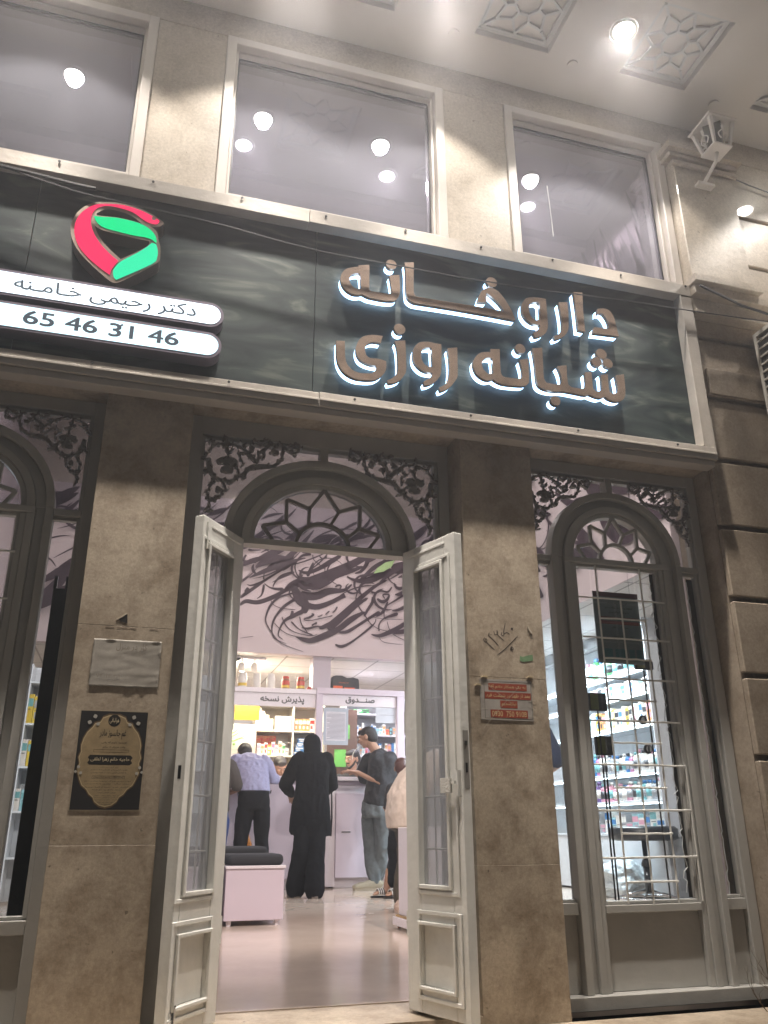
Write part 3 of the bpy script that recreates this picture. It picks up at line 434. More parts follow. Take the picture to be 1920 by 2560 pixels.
M_PAN = mat('coffer_panel', (.74,.75,.75), .6, var=.04, vscale=6)
for (a, b) in PX[2:7]: part(fret(a, Y0, b, Y1), 'coffer_fretwork', M_PAN, bevel=0)
for x, y in ((1.30, -.25), (2.01, -.257), (.45, -.25), (2.95, -.25)):
    part(MB().lathe([(.030, 0), (.030, .012), (.022, .012), (.020, .006), (.0, .006)][::-1], (x, y+.03, CAN_Z-.013), 20), 'ceiling_cap', M_CEIL, bevel=0)
# ================= canopy downlights =================
M_LAMP = emis('lamp_white', (1, .94, .82), 90); M_TRIM = mat('lamp_trim', (.7,.68,.66), .3)
def downlight(x, y, z, r, label, grp, m=None, name='downlight'):
    t = thing(name, label, 'downlight', (x, y, z), 0, grp)
    ring = MB().lathe([(r*.72, -.001), (r*.78, -.010), (r, -.012), (r*1.04, -.004), (r*1.04, -.001)], (0, 0, 0), 28); ring.f = ring.f[:-2]; ring.mi = ring.mi[:-2]
    ring.build('trim_ring', M_TRIM, t, smooth=True)
    d = MB().lathe([(r*.74, -.005), (r*.5, -.007), (.002, -.008)][::-1], (0, 0, 0), 24); d.build('lens', m or M_LAMP, t)
    return t
LB = ['leftmost canopy downlight outside the frame above the left upper window', 'canopy downlight above the left half of the middle upper window', 'canopy downlight above the right half of the middle upper window',
      'very bright round downlight in the canopy above the right upper window', 'canopy downlight furthest right, over the rusticated end wall']
for x, s in zip(CAN_X, LB): downlight(x, -.495, CAN_Z, .072, s, 'downlights in the canopy ceiling')
for x, s in zip(BOUNCE_X, ('leftmost', 'left middle', 'right middle', 'rightmost')): s = s+' unseen downlight added at the outer canopy edge to bounce light up'; downlight(x, -3.5, CAN_Z, .062, s, 'downlights in the canopy ceiling')
# ================= upper windows =================
def upwin(x0, x1, z0, z1, label):
    t = thing('upper_window', label, 'window', ((x0+x1)/2, 0, z0), 0, 'dark tinted windows above the sign'); ox = -(x0+x1)/2
    f = MB(); a, b = x0+ox, x1+ox; h = z1-z0
    f.frame(a, 0, b, h, .048, -.012, .05, wb=.03); f.frame(a+.050, .032, b-.050, h-.050, .014, .028, .068, wb=.014)
    f.build('window_frame', M_FRU, t, bevel=.003)
    MB().frame(a+.066, .048, b-.066, h-.066, .007, .060, .071).build('gasket', M_DARK, t)
    g = MB(); g.box(a+.06, .074, .04, b-.06, .080, h-.06); g.build('window_pane', M_GUP, t)
    return t
upwin(-1.262, -.218, 3.432, 4.478, 'left upper tinted window, cut by the photo edge, reflecting one downlight')
upwin(.127, 1.308, 3.432, 4.478, 'wide middle upper tinted window reflecting two downlights')
W3 = upwin(1.677, 2.703, 3.432, 4.478, 'right upper tinted window beside the pilaster with calligraphy behind its corner')
MB().tube([(-.236, .0725, .60), (-.232, .0725, .50), (-.228, .0725, .36), (-.2265, .0725, .25)], [.0035, .002, .0022, .004], 5).build('paint_drip', mat('drip_white', (.6,.6,.6), .6), W3)
# ================= sign =================
SG = thing('pharmacy_sign', 'long dark green slate fascia sign with bronze backlit Persian letters', 'sign')
SX0, SX1, SZ0, SZ1 = -2.2, 2.679, 2.337, 3.39
sp = MB(); 
for a, b in ((-2.15, -.62), (-.617, .62), (.623, 2.64)): sp.box(a, -.022, 2.36, b, -.004, 3.37)
sp.build('slate_panel', M_SIGN, SG, bevel=.001)
f = MB(); yf = -.082
f.box(SX0, yf, 3.320, .57, -.003, SZ1); f.box(.572, yf-.002, 3.322, SX1, -.003, SZ1+.002)         # top rail in two lengths
f.box(SX0, yf, SZ0+.012, .64, -.003, 2.415); f.box(.642, yf-.002, SZ0+.012, SX1, -.003, 2.417)
f.box(SX0, yf+.012, SZ0-.02, SX1-.01, -.003, SZ0+.0105)
f.box(SX0, yf-.005, 2.374, .64, yf-.0005, 2.386); f.box(.642, yf-.007, 2.374, SX1, yf-.0025, 2.386)
f.box(2.615, yf+.002, 2.4175, SX1, -.003, 3.3195); f.box(2.607, yf-.004, 2.4195, 2.614, -.024, 3.3195)
f.box(SX0, yf+.002, 2.4155, SX0+.06, -.003, 3.3195)
f.build('sign_frame', M_SF, SG, bevel=.002)
for k in range(9): MB().lathe([(.006, 0), (.006, .003), (.004, .005), (.0005, .005)][::-1], (-.55+k*.40, yf-.0075, 3.37 if k % 2 else 3.38), 8, axis='Y').build('screw', M_DARK, SG)
for k in range(6): MB().lathe([(.006, 0), (.006, .003), (.004, .005), (.0005, .005)][::-1], (-.3+k*.55, yf-.0085, 2.401), 8, axis='Y').build('screw', M_DARK, SG)
tp = MB().box(2.6795, -.075, 2.44, 2.6815, -.02, 3.30); tp.box(2.682, -.075, 2.95, 2.685, -.03, 3.22); tp.box(2.682, -.075, 2.42, 2.686, -.04, 2.60); tp.build('end_cover_plate', M_SF, SG)
NM = {0: 'letters', 1: 'letters'}
def smooth_poly(P, ang=38):
    """round a traced outline while keeping its real corners"""
    n = len(P); out = []
    def cor(i):
        a, b, c = P[i-1], P[i], P[(i+1) % n]; t1 = math.atan2(b[1]-a[1], b[0]-a[0]); t2 = math.atan2(c[1]-b[1], c[0]-b[0])
        return abs((t2-t1+math.pi) % (2*math.pi)-math.pi) > math.radians(ang)
    K = [cor(i) for i in range(n)]
    for i in range(n):
        p1, p2 = P[i], P[(i+1) % n]; p0 = p1 if K[i] else P[i-1]; p3 = p2 if K[(i+1) % n] else P[(i+2) % n]
        L = math.hypot(p2[0]-p1[0], p2[1]-p1[1]); k = 3 if L < .09 else 5
        for j in range(k):
            t = j/k; out.append(tuple(.5*((2*b)+(-a+c)*t+(2*a-5*b+4*c-d)*t*t+(-a+3*b-3*c+d)*t**3) for a, b, c, d in zip(p0, p1, p2, p3)))
    return out
LN = ['he and nun', 'kha and alef', 'vav', 're', 'alef', 'dal', 'he and nun', 'alef, be and shin', 'ye', 'ze', 'vav', 're']
for i, L in enumerate(D_LET):
    P = [smooth_poly(q) for q in L]
    o = MB().prism(P[0], -.075, -.055, P[1:]).build('letter', M_BRONZE, SG); fix(o)
    ln = ('bronze ' + ('top' if i < 6 else 'bottom') + ' row sign letters ' + LN[i])
    o['label'] = ln
    g = MB().prism(inset(P[0], .003), -.0545, -.024, [inset(h, -.003) for h in P[1:]]).build('letter_glow', M_GLOW, o); fix(g)
for (x, z, r) in D_DOT:
    o = MB().lathe([(.001, -.055), (r, -.055), (r, -.075), (.001, -.075)], (x, 0, z), 32, axis='Y').build('letter_dot', M_BRONZE, SG); fix(o)
    g = MB().lathe([(.001, -.024), (r-.003, -.024), (r-.003, -.0545), (.001, -.0545)], (x, 0, z), 32, axis='Y').build('dot_glow', M_GLOW, o); fix(g)
# emblem
M_TR = mat('emblem_bronze', (.34,.27,.23), .35, metal=.8, bump=.1, bscale=30); M_TRS = mat('light_box_side', (.20,.17,.22), .4, metal=.4)
lg = D_LOGO; hol = [smooth_poly(h) for h in lg['body'][1:]]; bo = smooth_poly(lg['body'][0])
EM = MB().prism(bo, -.101, -.023, hol).build('emblem', M_TR, SG); fix(EM)
for nm, c, s in (('red', (1, .035, .13), .95), ('g1', (.0, .85, .30), .85), ('g2', (.03, .85, .42), .9)):
    o = MB().prism(smooth_poly(lg[nm]), -.1035, -.1015).build('red_light_panel' if nm == 'red' else 'green_light_panel', emis('emblem_'+nm, c, s), EM); fix(o)
o = MB().lathe([(.001, -.1045), (.009, -.1045), (.009, -.101), (.001, -.101)][::-1], (-.128, 0, 3.155), 16, axis='Y').build('emblem_rivet', M_TR, EM)
# two light boxes
M_PILL = emis('light_box_white', (.80, .92, 1), 1.9); M_PILL2 = emis('light_box_cyan', (.66, .92, 1), 1.6); M_NAVY = mat('navy_lettering', (.018,.045,.085), .5)
def pill(z0, z1, x1, m, label):
    r = (z1-z0)/2; P = [(-2.0, z0)]+[(x1-r+r*math.cos(a), (z0+z1)/2+r*math.sin(a)) for a in [math.radians(-90+10*k) for k in range(19)]]+[(-2.0, z1)]
    o = MB().prism(P, -.101, -.024).build('light_box', M_TRS, SG); fix(o); o['label'] = label
    Q = inset(P, .0135); q = MB().prism(Q, -.1025, -.1012).build('light_box_face', m, o); fix(q); return o
p1 = pill(2.648, 2.769, .207, M_PILL, 'upper white light box with the doctor name in navy Persian lettering')
text('دکتر رحیمی خـامـنه', -.636, .089, 2.706, -.1030, 'lettering', M_NAVY, p1, h=.078, bold=.012)
p2 = pill(2.494, 2.620, .207, M_PILL2, 'lower pale cyan light box with the phone number')
text('65 46 31 46', -.581, .030, 2.560, -.1030, 'phone_number', M_NAVY, p2, h=.066, bold=.022, rtl=False)
MB().bar((-.199, 2.592), (-.199-.017, 2.577), .0085, -.1031, -.1028).build('numeral_flag', M_NAVY, p2)
# cables over the sign
tag(MB().tube([(x, -.112, z) for x, z, in [q[:2] for q in crom(D_CAB, 4)]], .0035, 6).build('cable', M_DARK), 'thin dark cable sagging across the top of the sign', 'cable')
tag(MB().tube([(x, -.118-.002*k, z+.004) for k, (x, z) in enumerate([q[:2] for q in crom(D_CAB2, 4)])], [.012, .011, .010, .009]+[.008]*40 if False else .009, 6).build('cable', M_DARK), 'thick black cable end at the top left of the sign', 'cable')
# ================= arched frames =================
def scroll(parent, cx_from, cx_to, mirror, dz=0, sc=1.0):
    """acanthus scroll; traced for the middle opening's left corner, moved and mirrored for the rest"""
    m = MB()
    for i, s in enumerate(D_SCR):
        P = [((cx_to-(x-cx_from)*sc if mirror else cx_to+(x-cx_from)*sc), 2.25+(z-2.25)*sc+dz, w_*sc) for x, z, w_ in s]
        ribbon(m, P, G-.016-i*.0004, G-.004-i*.0002, k=5, wmul=1.25)
        Q = crom(P, 4) if len(P) > 2 else P; rl = random.Random(i)
        for j in range(2, len(Q)-1, 3):       # acanthus leaf tips along the stem
            dx, dz = Q[j+1][0]-Q[j-1][0], Q[j+1][1]-Q[j-1][1]; L_ = math.hypot(dx, dz) or 1; sd = 1 if j % 2 else -1
            nx, nz = -dz/L_*sd, dx/L_*sd; w_ = Q[j][2]*.5; ll = rl.uniform(.008, .017)*sc
            a_ = (Q[j][0]+nx*w_*.4, Q[j][1]+nz*w_*.4); b_ = (a_[0]+(nx*.8+dx/L_*.6)*ll*.6, a_[1]+(nz*.8+dz/L_*.6)*ll*.6); c_ = (b_[0]+(nx*.3+dx/L_)*ll*.6, b_[1]+(nz*.3+dz/L_)*ll*.6)
            ribbon(m, [(a_[0], a_[1], .009*sc), (b_[0], b_[1], .008*sc), (c_[0], c_[1], .002)], G-.0285-.0001*(i+j % 5), G-.006-.0001*(j % 7), k=3)
    return fix(m.build('scroll_ornament', M_FRD, parent))
def arched(name, label, cat, x0, x1, door):
    t = thing(name, label, cat, ((x0+x1)/2, G, 0))
    class P: pass
    def build(mb, nm, m, bevel=.002, par=None):
        o = mb.build(nm, m, par or t, bevel=bevel); o.location = (-(x0+x1)/2, -G, 0)
        if par: o.location = (0, 0, 0)
        return o
    cx = (x0+x1)/2
    if door: aO, bO, aM, bM, aI, bI, zs, hw, top = .432, .395, .40, .362, .298, .262, 1.80, .358, 2.31
    else: aO, bO, aM, bM, aI, bI, zs, hw, top = .357, .355, .325, .322, .228, .228, 1.852, .232, 2.335
    f = MB(); y0, y1 = G-.02, G+.04
    f.box(x0+.002, y0, -.02, x0+.052, y1, 2.349); f.box(x1-.052, y0, -.02, x1-.002, y1, 2.349); f.box(x0+.0525, y0, top-.045, x1-.0525, y1, 2.349)
    for s in (-1, 1):     # stepped beads round the opening
        a = x0+.0525 if s < 0 else x1-.0525
        f.box(a, G-.004, .35, a-s*.016, G+.03, top-.0455)
    f.box(x0+.0695, G-.004, top-.062, x1-.0695, G+.03, top-.0455)
    f.box(cx-.018, y0+.002, zs+bO-.02, cx+.018, y1, top-.046)                       # centre post above arch
    # arch: outer moulding, sunk flat with slit, inner moulding
    f.arc(cx, zs, aM, bM, aO, bO, y0-.008, y1); f.arc(cx, zs, aI+.055, bI+.055, aM-.0005, bM-.0005, y0+.022, y1)
    f.arc(cx, zs, aI+.022, bI+.022, aI+.0545, bI+.0545, y0+.002, y1); f.arc(cx, zs, aI, bI, aI+.0215, bI+.0215, y0+.014, y1)
    f.box(cx-aI-.06, y0-.002, zs-.026, cx+(.399 if door else aI+.06), y1, zs)                            # transom
    zb = -.02 if door else .012
    # posts below the springing, stepped like the arch
    for s in (-1, 1):
        def st(a, b, yy, z1_): f.box(cx+s*a, yy, zb, cx+s*b, y1, z1_)
        st(aM, aO, y0-.008, zs-.0005); st(.39 if door and s > 0 else aI+.0605, aM-.0005, y0+.022, zs-.0265 if door and s > 0 else zs-.0005)
        if not door: st(hw, hw+.024, y0+.010, zs-.0265); st(hw+.0245, aI+.060, y0+.002, zs-.0265)
        elif s < 0: st(hw, aI+.0610, y0+.004, zs-.0265)
        a = cx+s*(aO+.0005); b = x0+.0530 if s < 0 else x1-.0530
        f.box(a, y0+.004, zs-.028, b, y1, zs); f.box(a, y0+.006, .30, b, y1, .345)
        # lower side panel, sunk, and its bead
        f.box(a, G+.012, zb, b, y1-.004, .2995)
        f.box(a, G+.002, .3455, b, G+.03, .358); f.box(a, G+.002, zs-.043, b, G+.03, zs-.0285)
    fr = build(f, 'frame', M_FR)
    if not door:
        f = MB(); f.box(cx-hw+.0005, y0+.006, .302, cx+hw-.0005, y1, .332); f.box(cx-hw+.0005, G+.015, .0125, cx+hw-.0005, y1-.004, .3015)
        f.frame(cx-hw+.0005, .3325, cx+hw-.0005, zs-.0265, .014, G, G+.034)
        f.box(x0+.002, G-.05, -.038, x1-.002, y1+.02, .0115)
        build(f, 'bottom_panel', M_FR)
        # hammered security grille
        g = MB(); yy = G-.013; xa, xb = cx-.2165, cx+.230
        for k in range(14):
            z = 1.655-.0951*k
            wide = k % 2 == 0 or k == 0
            a, b = (xa-.010, xb+.008) if wide else (cx-.122, cx+.1275)
            pts = [(a+(b-a)*i/6, yy-.004+random.uniform(-.0012, .0012), z+random.uniform(-.0015, .0015)) for i in range(7)]; g.tube(pts, .0043, 6)
        for x, zt in ((cx-.120, zs-.03), (cx+.125, zs-.03), (cx+.002, 1.66)):
            pts = [(x+random.uniform(-.0015, .0015), yy+.005, .334+(zt-.334)*i/10) for i in range(11)]; g.tube(pts, .0048, 6)
        g.tube([(xb+.008, yy-.004, .338), (xb+.008, yy-.004, .90)], .004, 6)
        build(g, 'security_grille', M_DOOR, bevel=0)
        ss = MB().box(cx-hw-.05, G-.026, 1.195, cx-hw+.002, G-.0225, 1.197)
    # fanlight star tracery
    s_ = MB(); a, b = aI, bI; sx = a/.295; sz = b/.262; n = 0
    tips = [(-.262, .068), (-.160, .200), (.007, .262), (.172, .202), (.262, .070)]
    val = [(-.160, .092), (-.058, .165), (.075, .165), (.170, .092)]
    ends = [(-.212, 0), (.212, 0)]
    seq = [ends[0], tips[0], val[0], tips[1], val[1], tips[2], val[2], tips[3], val[3], tips[4], ends[1]]
    seq = [(x*sx, z*sz) for x, z in seq]
    for p, q in zip(seq, seq[1:]):
        n += 1; s_.bar((cx+p[0], zs+p[1]), (cx+q[0], zs+q[1]), .015, G-.006-n*.0004, G+.008)
    hub = [(-.115, .0), (-.098, .045), (-.062, .078), (-.015, .096), (.035, .092), (.078, .072), (.108, .040), (.122, 0)]
    hub = [(x*sx, z*sz) for x, z in hub]
    s_2 = [(cx+x, zs+z, .016) for x, z in hub]; ribbon(s_, s_2, G-.0125, G+.009, k=3)
    for v, h in zip([(x*sx, z*sz) for x, z in val], [hub[1], hub[2], hub[4], hub[6]]):
        n += 1; s_.bar((cx+v[0], zs+v[1]), (cx+h[0], zs+h[1]), .014, G-.006-n*.0004, G+.008)
    build(s_, 'fanlight_star', M_FRD if door else M_FR, bevel=0)
    # glass
    yg = G+.018
    g2 = MB().box(x0+.05, yg, zs, x1-.05, yg+.004, top-.05); build(g2, 'fanlight_glass', M_GT if x0 < 1 else M_G, bevel=0)
    for s in (-1, 1):
        a = cx+s*(aO-.01); b = x0+.05 if s < 0 else x1-.05; build(MB().box(a, yg, .34, b, yg+.004, zs-.028), 'side_glass', M_G, bevel=0)
    if not door: build(MB().box(cx-hw, yg, .33, cx+hw, yg+.004, zs-.028), 'glass', M_G, bevel=0)
    for s in (False, True):
        if door: o = scroll(t, .179, (x0+.0535) if not s else (x1-.0535), s)
        else: o = scroll(t, .179, (x0+.0535) if not s else (x1-.0535), s, dz=.028, sc=.80)
        o.location = (-cx, -G, 0)
    return t
W0 = arched('arched_window', 'arched shop window left of the left pillar, cut off by the photo edge', 'window', *OPS[0], False)
ENT = arched('arched_entrance', 'arched entrance frame with star fanlight and scrollwork between the two pillars', 'doorway', *OPS[1], True)
W2 = arched('arched_window', 'arched shop window right of the right pillar with white square grille and poster inside', 'window', *OPS[2], False)
for t in (W0, W2): t['group'] = 'arched shop windows beside the entrance'
# peeled film remnants inside the right window
def peel(x, z0, z1, parent, amp, cx, name='peeled_film'):
    m = MB(); rn = random.Random(3); pts = []; z = z0
    while z < z1: pts.append((x+rn.uniform(-amp, amp), G+.0165, z)); z += rn.uniform(.012, .03)
    m.tube(pts, .0022, 4); o = m.build(name, mat('film_white', (.6,.62,.62), .6), parent); o.location = (-cx, -G, 0)
peel(2.385, .37, 1.79, W2, .014, 2.1925); peel(2.60, .36, 1.80, W2, .005, 2.1925)
mb = MB().box(2.392, G+.0225, .35, 2.418, G+.0245, 1.81); mb.box(2.605, G+.0225, .36, 2.65, G+.0245, 1.80)
o = mb.build('dark_film_strip', mat('dark_film', (.055,.045,.04), .5), W2); o.location = (-2.1925, -G, 0)
# ================= door leaves =================
def leaf(hx, hy, fx, fy, s, label, cyl):
    """s=+1: face towards +X of the left leaf ... local x runs from hinge to free edge, local -y*s is the visible face"""
    L = math.hypot(fx-hx, fy-hy); ang = math.atan2(fy-hy, fx-hx)
    t = thing('door_leaf', label, 'door', (hx, hy, 0), ang, 'open double door leaves'); H_ = 1.788; th = .042
    # visible face is local y=0, body extends to s*th on the other side
    def bx(m, x0, z0, x1, z1, o0, o1): m.box(x0, -s*o0, z0, x1, s*o1, z1)
    f = MB(); gx0, gx1, gz0, gz1 = .085, .262, .432, 1.682; px0, px1, pz0, pz1 = .083, .280, .095, .300
    bx(f, 0, .008, gx0, H_, 0, th); bx(f, px1 if 0 else .2805, .008, L, H_, 0, th)
    bx(f, gx0+.0002, gz1, .2803, H_, 0, th); bx(f, gx0+.0002, pz1, .2803, gz0, 0, th); bx(f, gx0+.0002, .008, .2803, pz0, 0, th)
    bx(f, gx1, gz0+.0002, .2803, gz1-.0002, 0, th); bx(f, gx0+.0002, pz0+.0002, .2803, pz1-.0002, -.014, th-.014)
    fr = f.build('leaf_frame', M_DOOR, t, bevel=.0025)
    m = MB()
    def ring(x0, z0, x1, z1, w_, p): 
        bx(m, x0, z0, x0+w_, z1, p, -.0003); bx(m, x1-w_, z0, x1, z1, p, -.0003); bx(m, x0+w_+.0002, z1-w_, x1-w_-.0002, z1, p, -.0003); bx(m, x0+w_+.0002, z0, x1-w_-.0002, z0+w_, p, -.0003)
    ring(.074, gz0-.030, .322, gz1+.022, .014, .006); ring(gx0-.0105, gz0-.010, gx1+.016, gz1+.006, .0145, .011)
    ring(.068, .052, .325, .348, .014, .007); ring(px0-.010, pz0-.010, px1+.010, pz1+.010, .012, .012)
    bx(m, .03, 1.750, L-.06, 1.762, .004, -.0003)
    m.build('panel_moulding', M_DOOR, t, bevel=.002)
    g = MB(); bx(g, gx0, gz0, gx1, gz1, -.020, .024); g.build('glass', M_GD, t)
    g = MB()
    for k in range(7): g.tube([(gx0-.004, s*.036, .56+k*.19), (gx1+.004, s*.036, .56+k*.19)], .0042, 6)
    for x in (gx0+.05, gx1-.05): g.tube([(x, s*.042, gz0-.002), (x, s*.042, gz1+.002)], .0042, 6)
    g.build('grille_bar', M_DOOR, t)
    e = MB()
    if cyl:
        e.box(L, s*.008, .772, L+.0012, s*.034, .985); e.build('lock_faceplate', mat('lock_steel', (.30,.285,.26), .45, metal=.2), t)
        k = MB(); 
        for z in (.79, .967, .93): k.lathe([(.0035, 0), (.0035, .002)], (0, 0, 0), 8)
        MB().box(L+.0014, s*.013, .93, L+.004, s*.026, .945).build('latch_bolt', M_CHR, t); MB().box(L+.0014, s*.016, .83, L+.002, s*.026, .865).build('keyhole_slot', M_DARK, t)
        h = MB(); bx(h, .335, .745, .343, .838, .018, -.0003); bx(h, .318, .79, .336, .80, .03, -.018); h.build('handle_plate', M_DOOR, t)
        pv = mat('embossed_plate', (.62,.6,.55), .35, bump=1, bscale=110); h = MB(); bx(h, .262, .758, .318, .812, .036, -.022); h.build('pull_plate', pv, t, bevel=.001)
        h = MB(); bx(h, .312, .66, .328, .745, .003, -.0003); h.build('handle_shadow_plate', M_FR, t)
    else:
        e.box(L, s*.014, .80, L+.0010, s*.026, .845); e.build('strike_slot', M_DARK, t)
        k = MB(); bx(k, L-.042, 1.655, L-.022, 1.765, .008, -.0003); bx(k, L-.036, 1.668, L-.030, 1.69, .014, -.0085); bx(k, L-.045, 1.672, L-.015, 1.676, .018, -.0145); k.build('top_bolt', M_DOOR, t)
        k = MB(); bx(k, L-.045, .022, L-.02, .085, .006, -.0003); k.tube([(L-.033, -s*.010, .02), (L-.033, -s*.010, .10)], .004, 8); k.tube([(L-.033, -s*.010, .10), (L-.02, -s*.022, .105)], .003, 8); k.build('foot_bolt', M_CHR, t)
    for z in (.25, 1.0, 1.6): MB().tube([(-.004, s*.006, z), (-.004, s*.006, z+.09)], .006, 10).build('hinge', M_DOOR, t)
    for o in t.children:
        if o.type == 'MESH': fix(o)
    return t
leaf(.380, .148, .192, -.106, -1, 'left leaf of the cream glazed double door standing open', False)
leaf(1.089, .148, 1.205, -.185, 1, 'right leaf of the cream glazed double door standing open, with lock and embossed pull', True)
# ================= ground, street, interior shell =================
M_PAVE = mat('street_paving', (.28,.26,.24), .8, var=.2, vscale=2, bump=.3, bscale=30)
M_FLOOR = mat('polished_floor', (.64,.525,.44), .13, spec=.6, var=.15, vscale=2.2, bump=.03, bscale=9)
M_LIL = mat('lilac_wall', (.57,.49,.505), .6)
M_WHI = mat('white_laminate', (.72,.67,.71), .35)
M_LAM = mat('lilac_laminate', (.60,.525,.60), .32)
def ceil_tiles():
    m = mat('ceiling_tiles', (.62,.60,.58), .7); n = m.node_tree.nodes; l = m.node_tree.links; p = n['Principled BSDF']
    tc = n.new('ShaderNodeTexCoord'); b = n.new('ShaderNodeTexBrick'); b.offset = 0; b.inputs['Scale'].default_value = 1; b.inputs['Mortar Size'].default_value = .012
    b.inputs['Brick Width'].default_value = .6; b.inputs['Row Height'].default_value = .6; b.inputs['Color1'].default_value = (.62,.60,.58,1); b.inputs['Color2'].default_value = (.58,.565,.55,1); b.inputs['Mortar'].default_value = (.25,.24,.23,1)
    l.new(tc.outputs['Object'], b.inputs['Vector'])
    v = n.new('ShaderNodeTexVoronoi'); v.inputs['Scale'].default_value = 28; v.inputs['Randomness'].default_value = 0; l.new(tc.outputs['Object'], v.inputs['Vector'])
    r = n.new('ShaderNodeValToRGB'); r.color_ramp.elements[0].position = .12; r.color_ramp.elements[0].color = (.55,.55,.55,1); r.color_ramp.elements[1].position = .22; r.color_ramp.elements[1].color = (1,1,1,1)
    l.new(v.outputs['Distance'], r.inputs[0]); k = n.new('ShaderNodeMix'); k.data_type = 'RGBA'; k.blend_type = 'MULTIPLY'; k.inputs[0].default_value = 1
    l.new(b.outputs['Color'], k.inputs[6]); l.new(r.outputs[0], k.inputs[7]); l.new(k.outputs[2], p.inputs['Base Color']); return m
M_TILE = ceil_tiles()
def struct(mb, name, m): return tag(mb.build(name, m), kind='structure')
struct(MB().box(-40, -45, -1.0, 40, -.78, -.90), 'ground', M_PAVE)
struct(MB().box(-6, -.56, -.8995, 6, -.40, -.55).box(-6, -.399, -.8995, 6, -.001, -.0405).box(-6, -.77, -.8995, 6, -.5605, -.72).box(1.665, -.38, -.0400, 6, -.0505, -.0395) if 0 else MB().box(-6, -.77, -.8995, 6, -.561, -.70).box(-6, -.56, -.8995, 6, -.381, -.38).box(-6, -.38, -.8995, 6, -.0005, -.0405), 'entrance_step', M_ST)
struct(MB().box(-3.2, .345, -.1, 6.2, 13, 0), 'floor', M_FLOOR)
struct(MB().box(.12, .001, -.1, 1.325, .344, -.004), 'threshold', M_ST)
mb = MB()
mb.box(4.1, .345, 2.69, 5.75, 12, 2.74).box(-3.2, .345, 2.69, -1.62, 12, 2.74).box(-1.618, 7.105, 2.69, 4.098, 12.5, 2.74)
struct(mb, 'ceiling', M_TILE)
mb = MB().box(4.08, .345, 2.69, 4.098, 7.0, 6.45).box(-1.62, .345, 2.69, -1.602, 7.0, 6.45); mb.box(-1.6, 7.0, 2.69, 4.078, 7.1, 4.70)
struct(mb, 'hall_wall', M_LIL)
struct(MB().box(-1.6, 7.002, 4.702, 4.078, 7.1, 6.45), 'hall_wall_upper', mat('beige_wall', (.42,.36,.31), .6))
struct(MB().box(-1.7, .31, 6.402, 4.2, 7.1, 6.5), 'hall_ceiling', mat('grey_ceiling', (.40,.39,.40), .6))
struct(MB().box(-1.6, 2.95, 6.30, 4.078, 3.1, 6.4015), 'ceiling_beam', mat('beam_white', (.6,.58,.6), .6))
struct(MB().box(5.7, .345, 0, 5.8, 12, 2.689).box(-3.3, .345, 0, -3.201, 12, 2.689).box(-3.2, 12, 0, 5.7, 12.1, 2.689), 'shop_wall', mat('shop_wall_paint', (.58,.56,.56), .6))
struct(MB().box(-2.9, .301, 4.952, 4.9, .345, 6.5).box(4.905, 0, 3.0, 5.0, .345, 6.5), 'inner_front_wall', M_LIL)
struct(MB().box(2.706, .341, 0, 5.7, .4, 3.2).box(-3.2, .341, 0, -1.27, .4, 3.2), 'inner_side_wall', M_LIL)
for k, x in enumerate(WASH):
    t = thing('wall_spot', '%s white spotlight on the inside of the front wall over the entrance' % ('left', 'right')[k], 'spotlight', (x, .50, 3.10), 0, 'spotlights inside over the entrance')
    MB().box(-.03, -.155, -.03, .03, -.06, .03).build('base', M_WHI, t); MB().tube([(0, -.058, .0), (0, .06, -.03)], .035, 14).build('spot_head', M_WHI, t)
# ---- calligraphy mural (painted strokes of varying width) ----
M_INK = mat('mural_ink', (.034,.016,.027), .55)
mb = MB()
for i, s in enumerate(D_MUR): ribbon(mb, s, 6.9985-.0006*i, k=5, wmul=1.12)
rn = random.Random(11); yy = 6.9985-.0006*len(D_MUR)
def swoosh(mb, x, z, L, w_, y, ang=None, axis='Y', k=6):
    a = ang if ang is not None else rn.uniform(.35, .75); c = rn.uniform(-.35, .35); P = []
    for j in range(7):
        t = j/6; P.append((x+L*t*math.cos(a+c*(t-.5)), z+L*t*math.sin(a+c*(t-.5)*1.5), w_*(.25+1.1*math.sin(math.pi*min(1, t*1.05))**.8)))
    ribbon(mb, P, y, k=4, axis=axis)
def arcst(mb, x, z, r, w_, y, a0, a1, axis='Y'):
    P = [(x+r*math.cos(a0+(a1-a0)*j/9), z+r*.8*math.sin(a0+(a1-a0)*j/9), w_*(.3+math.sin(math.pi*j/9))) for j in range(10)]; ribbon(mb, P, y, k=3, axis=axis)
for i in range(150):
    yy -= .0006; x = rn.uniform(-1.5, 3.7); z = rn.uniform(3.45, 4.45)
    if i % 3: 
        L = rn.uniform(.25, .9)
        L = min(L, (4.6-z)/.6, (4.05-x)/.8); swoosh(mb, x, z, max(.1, L), rn.choice((.015, .03, .05, .075)), yy)
    else:
        r = rn.uniform(.06, .25); z = min(z, 4.65-r); x = min(x, 3.95-r); arcst(mb, x, z, r, rn.uniform(.01, .035), yy, rn.uniform(0, 3), rn.uniform(3.5, 6.5))
for i in range(34):
    yy -= .0006; side = rn.choice((-1, 1)); x = rn.uniform(-1.45, .3) if side < 0 else rn.uniform(3.3, 3.6); z = rn.uniform(2.95, 3.4); swoosh(mb, x, z, .55, rn.choice((.03, .06, .09)), yy)
cal = thing('calligraphy_mural', 'dark plum calligraphy mural painted on the lilac wall above the counter', 'mural', (0, 0, 0))
o = mb.build('ink_strokes', M_INK, cal)
MB().prism(D_LEAF, yy-.002, yy-.0005).build('green_leaf', mat('leaf_green', (.30,.46,.20), .5), cal)
mb = MB(); xx = 4.0795
